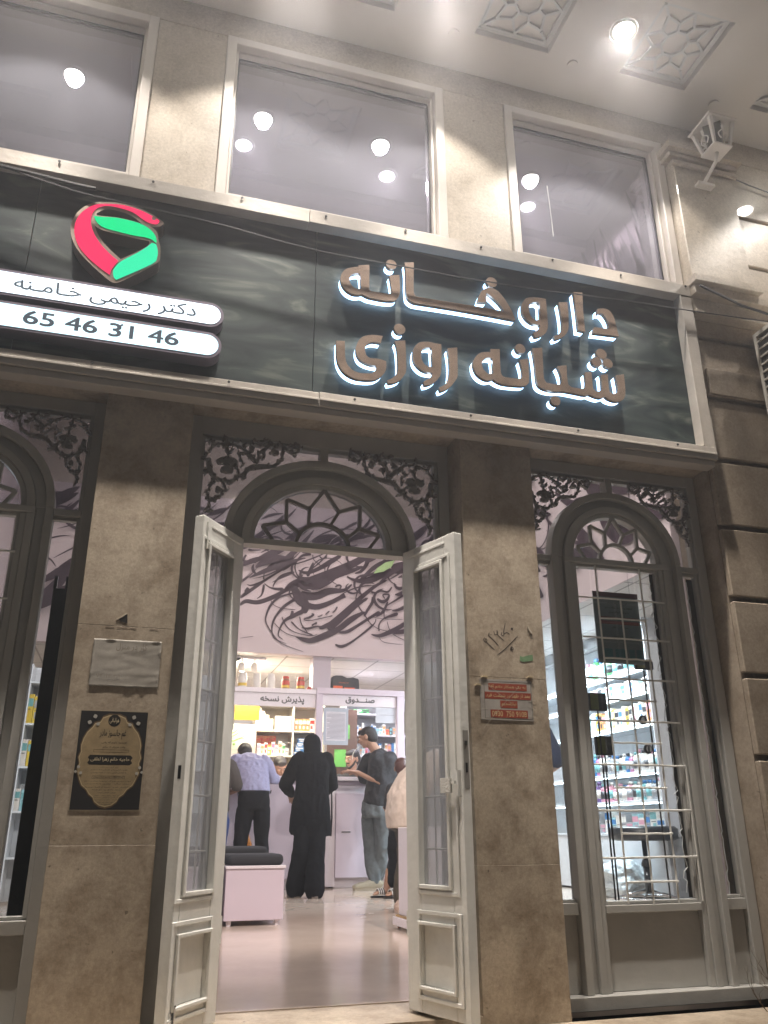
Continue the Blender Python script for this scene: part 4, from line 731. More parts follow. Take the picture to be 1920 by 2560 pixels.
for i in range(130):
    xx -= .0005; swoosh(mb, rn.uniform(.4, 6.2), rn.uniform(2.9, 4.6), rn.uniform(.3, .9), rn.choice((.03, .06, .11, .15)), xx, axis='X') if i % 3 else arcst(mb, rn.uniform(.6, 6.4), rn.uniform(3.2, 4.8), rn.uniform(.1, .35), rn.uniform(.012, .04), xx, rn.uniform(0, 3), rn.uniform(3.5, 6.4), axis='X')
for i in range(26):
    xx -= .0005; y = rn.uniform(1.2, 3.6); z = rn.uniform(5.0, 5.7); ribbon(mb, [(y, z, .01), (y+.08, z+.22, .07), (y+.13, z+.4, .05), (y+.2, z+.65, .008)], xx, k=4, axis='X')
ribbon(mb, [(1.6, 5.35, .03), (1.9, 5.05, .04), (2.35, 5.2, .04), (2.65, 5.8, .035), (2.7, 6.2, .02)], xx-.001, k=6, axis='X')
mb.build('ink_strokes', M_INK, cal)
for x, y in VOID: pass
M_LAMPC = emis('lamp_cool', (1, .95, .97), 12)
for (x, y), s in zip(VOID, ('small ceiling lamp inside, seen low in the middle upper window at its left', 'small ceiling lamp inside, seen low in the middle upper window at its right', 'small ceiling lamp inside, seen low in the right upper window')):
    downlight(x, y, 6.40, .10, s, 'hall ceiling lamps', M_LAMPC, 'ceiling_lamp')
t = thing('wall_lamp', 'bright lamp on the hall wall seen through the left scrollwork pane of the entrance', 'lamp', (1.15, 6.9, 4.80))
MB().lathe([(.001, -.01), (.085, -.01), (.10, -.03), (.10, -.05), (.001, -.05)], (0, 0, 0), 24).build('lamp_housing', M_TRIM, t, smooth=False)
MB().lathe([(.001, -.066), (.06, -.063), (.08, -.0505), (.001, -.0503)], (0, 0, 0), 24).build('lamp_globe', emis('lamp_warm', (1, .93, .8), 30), t, smooth=True)
MB().box(-.02, .0, -.06, .02, .0985, -.012).build('lamp_bracket', M_TRIM, t)
# ================= reception counter and booths =================
M_TX = mat('dark_text', (.05,.045,.05), .5)
ct = thing('reception_counter', 'long lilac laminate pharmacy counter where customers stand', 'counter', (1.7, 7, 0))
def cb(mb, name, m, bevel=.003):
    o = mb.build(name, m, ct, bevel=bevel); o.location = (-1.7, -7, 0); return o
cb(MB().box(-.9, 6.90, 1.185, 3.30, 7.42, 1.228), 'counter_top', M_WHI)
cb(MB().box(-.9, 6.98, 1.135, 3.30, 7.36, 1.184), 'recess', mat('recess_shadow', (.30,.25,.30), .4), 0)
cb(MB().box(-.9, 6.93, .1105, .60, 6.999, 1.134).box(.603, 6.93, .1105, 2.30, 6.999, 1.134), 'left_front_panel', M_LAM)
cb(MB().box(2.42, 6.925, .112, 3.29, 6.998, 1.04), 'right_front_panel', M_LAM)
cb(MB().box(2.303, 6.955, .02, 2.417, 7.36, 1.134).box(2.418, 7.0, .12, 3.30, 7.36, 1.134).box(-.9, 7.0, .12, 2.302, 7.36, 1.134), 'carcass', M_WHI)
cb(MB().box(-.9, 7.02, .001, 2.302, 7.3, .1195).box(2.418, 7.02, .001, 3.3, 7.3, .1195), 'plinth', M_WHI)
cb(MB().box(2.49, 6.918, .60, 2.60, 6.9245, .615), 'drawer_pull', M_CHR)
bt = thing('counter_booth', 'white framed booth over the counter with dark Persian header lettering', 'booth', (1.7, 7, 2))
def bb(mb, name, m, bevel=.002):
    o = mb.build(name, m, bt, bevel=bevel); o.location = (-1.7, -7, -2); return o
bb(MB().box(-.9, 6.97, 2.205, 2.158, 7.28, 2.262), 'header_shelf', M_WHI); bb(MB().box(2.162, 6.96, 2.215, 3.305, 7.28, 2.288), 'header_shelf', M_LAM)
hd = bb(MB().box(-.9, 7.0, 2.045, 2.158, 7.03, 2.2045), 'header_sign', M_WHI)
hd2 = bb(MB().box(2.245, 7.0, 2.078, 3.205, 7.03, 2.2145), 'header_sign', M_WHI)
text('پذیرش نسخه', 1.467, 2.012, 2.122, 6.998, 'lettering', M_TX, hd, h=.098, bold=.034)
text('صنـــدوق', 2.537, 2.918, 2.148, 6.998, 'lettering', M_TX, hd2, h=.088, bold=.034)
text('ا', 1.115, 1.132, 2.12, 6.998, 'lettering', M_TX, hd, h=.07, bold=.02)
for a_, b_, c_ in ((2.160, 2.243, 2.2145), (3.207, 3.303, 2.2145), (-.9, -.82, 2.0445)): bb(MB().box(a_, 6.965, 1.2285, b_, 7.05, c_), 'booth_post', M_LAM)
bb(MB().box(2.245, 7.012, 1.42, 2.255, 7.016, 2.0775), 'booth_trim', M_LAM)
g = bb(MB().box(2.256, 7.018, 1.52, 3.205, 7.022, 2.0775).box(.0, 7.018, 1.52, 2.158, 7.022, 2.044), 'booth_glass', glass('booth_glass', (.93,.94,.95), .0), 0)
struct(MB().box(2.125, 7.06, 2.2885, 2.355, 7.27, 2.688), 'column', mat('column_paint', (.46,.41,.46), .5))
# speaking hole rings of the glass
for x, s, rr in ((1.83, 'left', .17), (2.80, 'right', .16)):
    mb = MB(); mb.tube([(x+rr*math.cos(a), 7.03, 1.45+rr*math.sin(a)) for a in [math.radians(8*k) for k in range(0, 24)]], .0035, 5)
    tag(mb.build('speaking_hole_rim', mat('acrylic_edge', (.7,.68,.6), .2)), 'curved clear acrylic speaking hole edge at the %s clerk' % s, 'screen', 'speaking hole edges')
# notices in the booth
def card(name, label, x0, z0, x1, z1, y, m, cat='notice', group=None, th=.003):
    o = MB().box(x0, y-th, z0, x1, y, z1).build(name, m, bevel=0); return tag(o, label, cat, group)
def paper(name, label, x0, z0, x1, z1, y, col, lines=(), group=None, border=None, cat='notice', lcol=(.06,.06,.08)):
    t = thing(name, label, cat, ((x0+x1)/2, y, z0), 0, group); ox, oz = (x0+x1)/2, z0
    MB().box(x0-ox, -.003, 0, x1-ox, 0, z1-oz).build('sheet', mat('paper_%s' % name+str(col), col, .7, var=.06, vscale=8), t)
    if border: MB().frame(x0-ox+.004, .004, x1-ox-.004, z1-oz-.004, border[1], -.0042, -.0031).build('border', mat('border'+str(border[0]), border[0], .6), t)
    lm = mat('print'+str(lcol), lcol, .6)
    for L in lines:
        if isinstance(L[0], str): text(L[0], L[1]-ox, L[2]-ox, L[3]-oz, -.0052, 'lettering', L[5] if len(L) > 5 else lm, t, h=L[4])
    return t
t = paper('framed_notice', 'pale blue framed notice with many printed lines on the booth glass', 2.262, 1.605, 2.578, 2.052, 7.008, (.42,.46,.52))
mb = MB().box(-.125, -.0045, .05, .125, -.0033, .40); mb.build('sheet', mat('sheet_white', (.62,.6,.64), .6), t)
mb = MB(); rn2 = random.Random(5)
for k in range(21):
    z = .365-k*.0148; a = rn2.uniform(.04, .115) if k % 4 == 3 else .115; mb.box(.115-a*2, -.0055, z, .115, -.0047, z+.006)
mb.build('printed_lines', mat('grey_print', (.26,.25,.30), .6), t); text('منشور حقوق بیمار در ایران', -.07, .07, .385, -.0055, 'lettering', M_TX, t, h=.012)
paper('yellow_notice', 'yellow notice with three Persian lines at the reception window', 1.10, 1.935, 1.545, 2.155, 7.55, (.62,.43,.04), [('به یک فروشنده مجرب جهت', 1.18, 1.53, 2.115, .026), ('جهت بخش آرایشی نیازمندیم', 1.17, 1.53, 2.055, .028), ('نیازمندیم', 1.33, 1.45, 1.995, .022)])
t = paper('leaf_poster', 'white poster with green leaf lines and lettering under the yellow notice', 1.08, 1.55, 1.55, 1.925, 7.9, (.72,.70,.60))
mb = MB(); gm = mat('poster_green', (.18,.42,.06), .6)
for k, (x, z, L) in enumerate(((-.18, .24, .26), (-.16, .19, .30), (-.15, .28, .2))): ribbon(mb, [(x, z, .004), (x+L*.4, z-.03, .014), (x+L, z+.06, .003)], -.0045-.0006*k, k=5)
mb.lathe([(.001, -.006), (.016, -.006), (.016, -.0042), (.001, -.0042)], (-.03, 0, .12), 12, axis='Y'); mb.build('green_strokes', gm, t)
text('سیمای سلامت', -.16, .10, .20, -.0062, 'lettering', M_TX, t, h=.035)
paper('paper_sheet', 'blank pale sheet with one printed line at the top right of the cashier glass', 2.932, 1.885, 3.20, 2.072, 7.012, (.55,.57,.62), [('لیست قیمت دارو', 3.0, 3.17, 1.985, .016)])
card('green_paper', 'large green paper on the brown panel beside the clerk', 2.617, 1.41, 2.775, 1.633, 7.895, mat('green_paper', (.16,.50,.10), .6), 'paper', 'green papers at the cashier')
card('green_paper', 'small green paper high on the brown panel by the framed notice', 2.77, 1.77, 2.823, 1.958, 7.895, mat('green_paper', (.16,.50,.10), .6), 'paper', 'green papers at the cashier')
tag(MB().box(2.52, 7.9, .0, 2.93, 7.93, 2.16).build('brown_panel', mat('brown_board', (.13,.07,.05), .5), bevel=.002), 'dark brown wooden board standing behind the cashier glass', 'board')
# ================= shelf units behind the counter =================
M_SHW = mat('cream_shelf', (.72,.66,.56), .5); M_SHG = mat('grey_shelf', (.58,.56,.60), .5)
def shelf(name, label, x0, x1, y0, y1, z0, z1, boards, uprights, m, back=None):
    t = thing(name, label, 'shelf', ((x0+x1)/2, (y0+y1)/2, z0)); ox, oy = (x0+x1)/2, (y0+y1)/2; h = z1-z0
    a, b, c, d = x0-ox, x1-ox, y0-oy, y1-oy
    MB().box(a, d-.015, 0, b, d, h).build('back_panel', back or m, t)
    mb = MB().box(a, c, 0, a+.02, d-.0155, h).box(b-.02, c, 0, b, d-.0155, h)
    for u in uprights: mb.box(u-ox-.01, c+.002, .02, u-ox+.01, d-.0155, h-.02)
    mb.build('upright', m, t, bevel=.001)
    for z in boards: MB().box(a+.0205, c+.001, z-z0-.009, b-.0205, d-.0156, z-z0+.009).build('shelf_board', m, t, bevel=.001)
    return t
shelf('reception_shelf', 'cream lit medicine shelf behind the reception window', 1.56, 2.50, 7.98, 8.32, .9, 2.35, [.92, 1.22, 1.54, 1.86, 2.19, 2.33], [2.07], M_SHW)
shelf('cashier_shelf', 'grey white medicine shelf behind the cashier', 2.78, 3.75, 7.98, 8.32, .9, 2.35, [.92, 1.22, 1.56, 1.835, 2.115, 2.33], [], M_SHG)
# stepped white display in the upper left compartment
tag(MB().box(1.585, 8.02, 1.8705, 1.80, 8.25, 2.02).box(1.585, 8.02, 2.0205, 1.745, 8.25, 2.07).box(1.585, 8.02, 2.0705, 1.69, 8.25, 2.12).box(1.585, 8.02, 2.1205, 1.64, 8.25, 2.165).build('stepped_display', M_SHW), 'small cream stepped display block on the upper reception shelf', 'display block')
# products
PC = {'white': (.72,.70,.66), 'orange': (.55,.24,.08), 'red': (.50,.03,.02), 'pink': (.60,.28,.36), 'blue': (.03,.17,.42), 'teal': (.16,.40,.42), 'yellow': (.66,.48,.05), 'green': (.07,.32,.10), 'black': (.02,.02,.025), 'purple': (.16,.09,.26), 'magenta': (.45,.16,.30), 'grey': (.35,.36,.38), 'cyan': (.32,.56,.62), 'brown': (.20,.09,.04)}
def pm(c): return mat('pack_'+c, PC[c], .38)
BX = {}
def boxmesh(c, b, w_, d, h, face='Y'):
    k = (c, b, round(w_, 3), round(d, 3), round(h, 3), face)
    if k in BX: return BX[k]
    mb = MB().box(-w_/2, -d/2, 0, w_/2, d/2, h); e = .0012
    if face == 'Y':
        mb.box(-w_*.5+.003, -d/2-e, h*.58, w_*.5-.003, -d/2-.0002, h*.86, 1); mb.box(-w_*.36, -d/2-e, h*.18, w_*.12, -d/2-.0002, h*.42, 1); mb.box(-w_*.36, -d/2-e, h*.47, w_*.36, -d/2-.0002, h*.50, 2)
    else:
        mb.box(-w_/2-e, -d*.5+.003, h*.58, -w_/2-.0002, d*.5-.003, h*.86, 1); mb.box(-w_/2-e, -d*.36, h*.18, -w_/2-.0002, d*.12, h*.42, 1); mb.box(-w_/2-e, -d*.36, h*.47, -w_/2-.0002, d*.36, h*.50, 2)
    BX[k] = mb.mesh('medicine_box', [pm(c), pm(b), M_TX]); return BX[k]
ORD = ['first', 'second', 'third', 'fourth', 'fifth', 'sixth', 'seventh', 'eighth', 'ninth', 'tenth', 'eleventh', 'twelfth', 'thirteenth', 'fourteenth', 'fifteenth', 'sixteenth', 'seventeenth', 'eighteenth']
def boxrow(x0, y, z, items, where, group, face='Y', step=None):
    """items: (colour, band, w, d, h); placed left to right along x (or along y when face is X)"""
    p = x0
    for i, (c, b, w_, d, h) in enumerate(items):
        L = w_ if face == 'Y' else d
        o = link('medicine_box', boxmesh(c, b, w_, d, h, face)); p += L/2
        o.location = (p, y, z) if face == 'Y' else (y, p, z); p += L/2+.004
        tag(o, '%s box, %s band, %s from left on %s' % (c, b, ORD[min(i, 17)], where), 'medicine box', group)
BT = {}
def bottle(c, cap, r, h, x, y, z, label, group, name='bottle', shape_='round', lab='white'):
    k = (c, cap, r, h, lab)
    if k not in BT:
        BT[k] = (MB().lathe([(r*.9, 0), (r, .006), (r, h*.70), (r*.93, h*.76), (r*.42, h*.83), (r*.42, h*.855)], (0, 0, 0), 18).mesh('bottle_body', pm(c)),
                 MB().lathe([(r*.50, h*.856), (r*.52, h*.86), (r*.52, h*.985), (r*.46, h)], (0, 0, 0), 16).mesh('cap', pm(cap)),
                 MB().lathe([(r*1.012, h*.18), (r*1.012, h*.60)], (0, 0, 0), 18).mesh('label_band', pm(lab)))
        for m_ in BT[k]:
            for p in m_.polygons: p.use_smooth = len(p.vertices) == 4
    o = thing(name, label, 'bottle', (x, y, z), 0, group)
    for nm, me in zip(('body', 'cap', 'label_band'), BT[k]): link(nm, me, o)
    return o
rb = random.Random(21)
boxrow(1.83, 8.05, 1.870, [('white','pink',.052,.06,.19)]*4, 'the upper reception shelf', 'boxes on the upper reception shelf')
boxrow(2.095, 8.05, 1.870, [('orange','white',.048,.06,.16)]*4+[('white','red',.06,.06,.17)], 'the upper right reception compartment', 'boxes in the upper right compartment')
boxrow(2.095, 8.05, 2.200, [('white','grey',.07,.06,.09), ('white','teal',.07,.06,.10), ('white','blue',.06,.06,.08)], 'the top right reception compartment', 'boxes in the top right compartment')
for r in range(2): boxrow(1.585, 8.08, 1.73+r*.052 if 0 else 1.5495+r*.0505+.20*0, [], '', '')
boxrow(1.60, 8.15, 1.550, [('red','orange',.15,.10,.145), ('orange','white',.13,.10,.15)], 'back of lower reception shelf', 'large cartons at the back of the lower shelf')
for r in range(2): boxrow(1.59, 8.19, 1.70+r*.056, [('red','orange',.09,.10,.055)]*3, '%s layer of red stack' % ('lower', 'upper')[r], 'stacked red cartons')
boxrow(1.60, 8.03, 1.550, [('white','pink',.045,.05,.15), ('white','orange',.045,.05,.14), ('white','red',.04,.05,.16), ('yellow','white',.045,.05,.12), ('white','magenta',.045,.05,.17), ('white','pink',.04,.05,.13), ('white','orange',.045,.05,.18), ('white','green',.04,.05,.15), ('grey','white',.045,.05,.10)], 'the lower reception shelf', 'boxes on the lower reception shelf')
for r in range(4): boxrow(2.09+.02*r, 8.06, 1.550+r*.057, [('blue','white',.11,.09,.055)]*(3 if r < 3 else 2), '%s row of blue stack' % ORD[r], 'stacked blue boxes')
boxrow(2.80, 8.05, 2.125, [('white','teal',.10,.06,.05), ('green','white',.12,.06,.06), ('green','black',.10,.06,.06)], 'the top cashier shelf', 'boxes on the top cashier shelf')
def rrow(n, h0, h1, cols): return [(rb.choice(cols), rb.choice(('blue','orange','grey','teal','red','white')), rb.uniform(.028, .05), .05, rb.uniform(h0, h1)) for _ in range(n)]
boxrow(2.80, 8.05, 1.845, rrow(18, .08, .16, ('white','white','grey','white','black','orange')), 'the middle cashier shelf', 'boxes on the middle cashier shelf')
boxrow(2.80, 8.05, 1.570, rrow(18, .09, .18, ('white','white','grey','blue','white','pink')), 'the lower cashier shelf', 'boxes on the lower cashier shelf')
boxrow(2.80, 8.05, 1.230, rrow(14, .12, .22, ('white','blue','teal','white')), 'the bottom cashier shelf', 'boxes on the bottom cashier shelf')
# jars and bag on top of the booth
def jar(x, c, cap, lab, label, r=.05, h=.165, y=7.1, z=2.2625):
    t = thing('supplement_jar', label, 'jar', (x, y, z), 0, 'jars on top of the reception header')
    MB().lathe([(r*.92, 0), (r, .008), (r, h*.72), (r*.8, h*.80), (r*.8, h*.82)], (0, 0, 0), 24).build('body', pm(c), t, smooth=True)
    MB().lathe([(r*.84, h*.822), (r*.84, h*.99), (r*.78, h)], (0, 0, 0), 24).build('lid', pm(cap), t)
    MB().lathe([(r*1.01, h*.14), (r*1.01, h*.32)], (0, 0, 0), 24).build('label_band', pm(lab), t); MB().lathe([(r*1.01, h*.36), (r*1.01, h*.66)], (0, 0, 0), 24).build('label', pm('red' if c != 'white' else 'white'), t)
for k, x in enumerate((1.255, 1.425, 1.605)): jar(x, 'white', 'white', 'yellow' if k == 0 else 'white', ('white supplement jar furthest left on the header shelf', 'white supplement jar in the middle of the three white ones', 'white supplement jar next to the dark red jars')[k], .052, .19)
jar(1.79, 'brown', 'red', 'yellow', 'dark brown jar with red lid, left one of the pair on the header shelf'); jar(1.98, 'brown', 'red', 'yellow', 'dark brown jar with red lid, right one of the pair on the header shelf')
jar(2.09, 'brown', 'red', 'yellow', 'small jar with red lid beside the column', .03, .05)
t = thing('carry_bag', 'black carrier bag with orange print lying on the cashier header', 'bag', (2.55, 7.12, 2.2885))
mb = MB(); P = [(-.18,0),(.18,0),(.182,.05),(.175,.145),(.10,.158),(.02,.15),(-.05,.178),(-.13,.176),(-.17,.165),(-.183,.08)]; mb.prism(P, -.07, .07); fix(mb.build('body', mat('bag_black', (.012,.012,.014), .35, bump=.8, bscale=18), t, bevel=.012))
text('STRONG FIT', -.09, .04, .085, -.0715, 'lettering', mat('bag_orange', (.75,.12,.02), .5), t, h=.014, rtl=False); text('NUTRITION', -.17, .10, .025, -.0715, 'lettering', mat('bag_orange', (.75,.12,.02), .5), t, h=.036, rtl=False, bold=.03) if 0 else MB().box(-.16, -.0722, .012, -.04, -.0705, .045).box(-.02, -.0722, .006, .12, -.0705, .028).build('orange_print', mat('bag_orange', (.75,.12,.02), .5), t)
# track spots
tr = thing('track_light', 'white ceiling track with two cylindrical spotlights above reception', 'spotlight', (1.30, 7.3, 2.688))
MB().box(-.06, -.02, -.030, .26, .02, -.002).build('track', M_WHI, tr)
for x in (-.045, .115):
    h = MB().lathe([(.038, -.185), (.040, -.10), (.038, -.085), (.025, -.075), (.001, -.073)][::-1], (x, 0, 0), 20).build('spot_head', M_TRIM, tr, smooth=True)
    MB().tube([(x, 0, -.08), (x+.008, 0, -.031)], .008, 8).build('spot_arm', M_TRIM, h)
    MB().lathe([(.001, -.184), (.034, -.184)], (x, 0, 0), 20).build('spot_lens', emis('spot_lens', (1, .9, .7), 40), h)
for x in (1.255, 1.415): lamp('SPOT', (x, 7.32, 2.49), 45, (1, .88, .68), .03, rot=(math.radians(25), 0, 0), spot=150, blend=.5, name='light_near_track')
lamp('POINT', (1.33, 7.75, 2.5), 16, (1, .88, .68), .05, name='light_near_track')  # added point light without a fixture, brightens the ceiling behind the track
cm = thing('dome_camera', 'small dark security camera at the left under the mural', 'camera', (1.19, 7.3, 2.685))
MB().lathe([(.001, -.055), (.03, -.05), (.045, -.03), (.048, -.002), (.001, -.001)], (0, 0, 0), 20).build('dome', M_DARK, cm, smooth=True); MB().lathe([(.055, -.0008), (.055, -.018), (.049, -.018), (.049, -.0008)], (0, 0, 0), 20).build('base_ring', M_WHI, cm)
t = thing('ceiling_speaker', 'grey box fitting hanging from the ceiling above the cashier', 'fitting', (2.95, 9.3, 2.685)); MB().box(-.03, -.03, -.11, .03, .03, -.002).build('body', mat('fit_grey', (.2,.2,.2), .5), t, bevel=.01)
downlight(3.35, 9.6, 2.688, .12, 'round glowing ceiling panel lamp beside the black bag', 'panel lamps of the back ceiling', emis('panel_lamp', (1, .97, .98), 14), 'panel_lamp')
for k, x in enumerate((2.0, 3.0)): 
    t = thing('ceiling_vent', 'square white ceiling vent, %s one over the counter' % ('left', 'right')[k], 'vent', (x+.2, 10.4, 2.688), 0, 'ceiling vents'); MB().box(-.15, -.15, -.012, .15, .15, -.001).build('frame', M_WHI, t)
    for j in range(5): MB().box(-.13, -.12+j*.05, -.018, .13, -.10+j*.05, -.0125).build('slat', M_WHI, t)
# ================= bench with cushions =================
def bench(x0, label, drawer=False):
    t = thing('bench', label, 'bench', (x0+.21, 3.72, 0), 0, 'cushioned box benches')
    MB().box(-.21, -.44, .035, .21, .44, .372).build('box_body', M_LAM, t, bevel=.002)
    MB().box(-.217, -.452, .3725, .217, .452, .392).build('bench_top', M_WHI, t, bevel=.002)
    for x in (-.17, .17):
        for y in (-.40, .40): MB().lathe([(.018, 0), (.018, .0345)], (x, y, 0), 12).build('foot', M_WHI, t)
    for y, dx, zt in ((-.225, 0, .468), (.225, -.05, .512)):
        m = MB().box(-.20+dx, y-.205, .3925, .205+dx, y+.205, zt); o = m.build('seat_cushion', mat('charcoal_fabric', (.022,.023,.028), .85, bump=.4, bscale=300), t); b = o.modifiers.new('b', 'BEVEL'); b.width = .03; b.segments = 4
    return t
bench(.750, 'white box bench with two charcoal cushions in front of the counter'); 
b2 = bench(.288, 'second box bench hidden mostly by the left door leaf')
# ================= cabinet at the right =================
t = thing('display_cabinet', 'white display cabinet with brass strip on castors, cut by the right door leaf', 'cabinet', (2.215, 2.50, 0))
MB().box(-.325, -.30, .087, .325, .30, .645).build('body', M_WHI, t, bevel=.002); MB().box(-.345, -.32, .074, .345, .31, .0865).build('brass_strip', mat('brass', (.55,.36,.14), .3, metal=.8), t)
MB().box(-.365, -.33, .024, .365, .32, .0735).build('base_board', M_WHI, t, bevel=.002)
for x, y in ((-.33, -.30), (.33, -.30), (-.33, .28), (.33, .28)):
    MB().lathe([(.001, -.008), (.012, -.008), (.012, .008), (.001, .008)], (x, y, .012), 14, axis='Y').build('castor', M_CHR, t)
lf = random.Random(2)
for k, (x, y) in enumerate(((2.27, 4.3), (1.86, 3.62), (2.0, 3.9), (2.16, 3.1), (2.13, 6.6), (2.30, 3.35))):
    tag(MB().add([(-.02,-.005,0),(.022,-.007,0),(.024,.006,0),(-.018,.007,0),(-.02,-.005,.0012),(.022,-.007,.0015),(.024,.006,.0012),(-.018,.007,.0015)], [(3,2,1,0),(4,5,6,7),(0,1,5,4),(1,2,6,5),(2,3,7,6),(3,0,4,7)]).build('paper_scrap', mat('scrap', (.75,.72,.7), .6), loc=(x, y, .0008)), 'tiny white paper scrap on the shop floor', 'paper scrap', 'paper scraps on the shop floor')
# ================= lit shelves on the right =================
M_SHC = mat('cool_white_shelf', (.66,.70,.74), .4)
SXX, SXB, SY0, SY1 = 4.98, 5.42, 4.12, 8.2
t = thing('lit_wall_shelf', 'tall white shelf unit lit by cold strip lights seen through the right arched window', 'shelf', (5.2, 6.1, 0))
def sb(mb, name, m, bevel=.002):
    o = mb.build(name, m, t, bevel=bevel); o.location = (-5.2, -6.1, 0); return o
sb(MB().box(SXB, SY0, .02, SXB+.02, SY1, 2.685), 'back_panel', M_SHC); sb(MB().box(SXX, SY0-.02, .02, SXB+.02, SY0-.0005, 2.685).box(SXX, SY1, .02, SXB+.02, SY1+.02, 2.685), 'end_panel', M_SHC)
SZ = [.57, .885, 1.16, 1.63, 1.95, 2.19]
for z in SZ:
    sb(MB().box(SXX, SY0, z-.012, SXB-.001, SY1, z+.012), 'shelf_board', M_SHC)
for z in SZ[1:]+[2.66]:
    sb(MB().box(SXX+.03, SY0+.02, z-.026, SXX+.06, SY1-.02, z-.0125), 'strip_light', emis('strip_cool', (.80,.93,1), 9))
sb(MB().box(SXX+.01, SY0, .02, SXX+.03, SY1, .557), 'lower_door', M_SHC)
sb(MB().box(SXX-.012, SY0, 2.56, SXX-.0005, SY1, 2.685), 'header_band', mat('dark_header', (.09,.095,.10), .4))
gsh = 'bottles and boxes on the lit wall shelf'
def yrow(z, items, wh, x=SXX+.07, y0=SY0+.05):
    y = y0
    for i, (kind, c, c2, a, h) in enumerate(items):
        y += a/2+.004
        if kind == 'b': bottle(c, c2, a/2, h, x, y, z+.0122, '%s bottle, %s cap, %s from near end, %s' % (c, c2, ORD[min(i, 17)], wh), gsh, lab=rb.choice(('white', 'grey', 'teal', 'black')))
        else:
            o = link('product_box', boxmesh(c, c2, .10, round(a, 3), round(h, 3), 'X')); o.location = (x+.02, y, z+.0122); tag(o, '%s box, %s band, %s from near end, %s' % (c, c2, ORD[min(i, 17)], wh), 'product box', gsh)
        y += a/2
def mk(n, kind, cols, a0, a1, h0, h1): return [(kind, rb.choice(cols), rb.choice(('white','black','teal','pink','blue')), round(rb.uniform(a0, a1), 2), round(rb.uniform(h0, h1), 2)) for _ in range(n)]
yrow(.885, mk(13, 'b', ('cyan','white','black','white','grey','teal','pink','white'), .07, .10, .16, .21)+[('b', 'purple', 'purple', .09, .22)]+mk(4, 'b', ('teal','cyan'), .07, .09, .15, .2), 'lowest open shelf of lit unit')
yrow(.57, mk(12, 'x', ('white','grey','white','cyan'), .09, .13, .10, .24), 'bottom board of lit unit')
yrow(1.16, mk(18, 'b', ('magenta','blue','white','grey','black','grey','white','white'), .06, .08, .18, .24), 'second open shelf of lit unit')
yrow(1.63, mk(18, 'x', ('orange','white','white','yellow','white','white','orange'), .05, .08, .17, .22), 'eye level shelf of lit unit')
yrow(1.95, mk(14, 'x', ('white','grey','white'), .07, .10, .11, .16), 'fourth shelf of lit unit')
yrow(2.19, mk(14, 'b', ('white','white','cyan','green','grey'), .08, .12, .18, .26), 'top shelf of lit unit')
# stool
t = thing('salon_stool', 'black padded stool with chrome stem behind the right window grille', 'stool', (4.72, 4.10, 0))
s_ = MB().lathe([(.02, .525), (.28, .525), (.32, .545), (.32, .625), (.29, .65), (.02, .652)], (0, 0, 0), 28).build('seat', mat('black_vinyl', (.012,.013,.015), .3), t, smooth=True)
MB().lathe([(.032, .08), (.032, .30), (.022, .302), (.022, .534)], (0, 0, 0), 16).build('stem', mat('dark_chrome', (.10,.11,.12), .2, metal=.9), t, smooth=True)
MB().lathe([(.045, .30), (.045, .33), (.03, .36)], (0, 0, 0), 16).build('stem_collar', M_DARK, t)
mb = MB(); mb.tube([(.29*math.cos(a), .29*math.sin(a), .035) for a in [math.radians(12*k) for k in range(31)]], .012, 8, cap=False)
for k in range(5): a = math.radians(72*k+10); mb.tube([(.03*math.cos(a), .03*math.sin(a), .10), (.28*math.cos(a), .28*math.sin(a), .042)], .011, 8)
mb.build('foot_ring', M_CHR, t, smooth=True)
# plastic bags heaped behind the stool
def heap(name, label, loc, r, col, seed, cat='bag', rough=.25, sz=.7):
    bm = bmesh.new(); bmesh.ops.create_icosphere(bm, subdivisions=4, radius=r)
    from mathutils import noise
    for v in bm.verts:
        d = noise.fractal(v.co*(2.2/r)*.5+Vector((seed, 0, 0)), .8, 2.2, 4); v.co *= 1+.35*d; v.co.z = max(v.co.z*sz, -r*sz*.75)
    zmin = min(v.co.z for v in bm.verts)
    for v in bm.verts: v.co.z -= zmin
    me = bpy.data.meshes.new(name); bm.to_mesh(me); bm.free(); me.materials.append(mat('film_'+name+str(col), col, rough, bump=1, bscale=25)); o = link(name, me, loc=loc)
    return tag(o, label, cat)
heap('plastic_bag', 'crumpled clear plastic bag on the floor behind the stool', (4.88, 4.75, .001), .28, (.55,.60,.62), 3)
heap('plastic_bag', 'teal plastic bag beside the crumpled clear bag', (5.05, 5.35, .001), .2, (.10,.48,.52), 9)
# low grey cabinet at the right behind the window
t = thing('low_cabinet', 'grey low cabinet right of the stool', 'cabinet', (5.32, 3.75, 0)); MB().box(-.36, -.25, 0, .33, .25, .555).build('body', mat('cab_grey', (.30,.33,.36), .4), t, bevel=.003)
MB().box(-.38, -.27, .556, .33, .26, .58).build('cabinet_top', mat('cab_grey2', (.45,.48,.52), .35), t, bevel=.002); MB().box(-.365, -.20, .1, -.361, .20, .48).build('cabinet_door', mat('cab_grey3', (.22,.24,.26), .4), t)
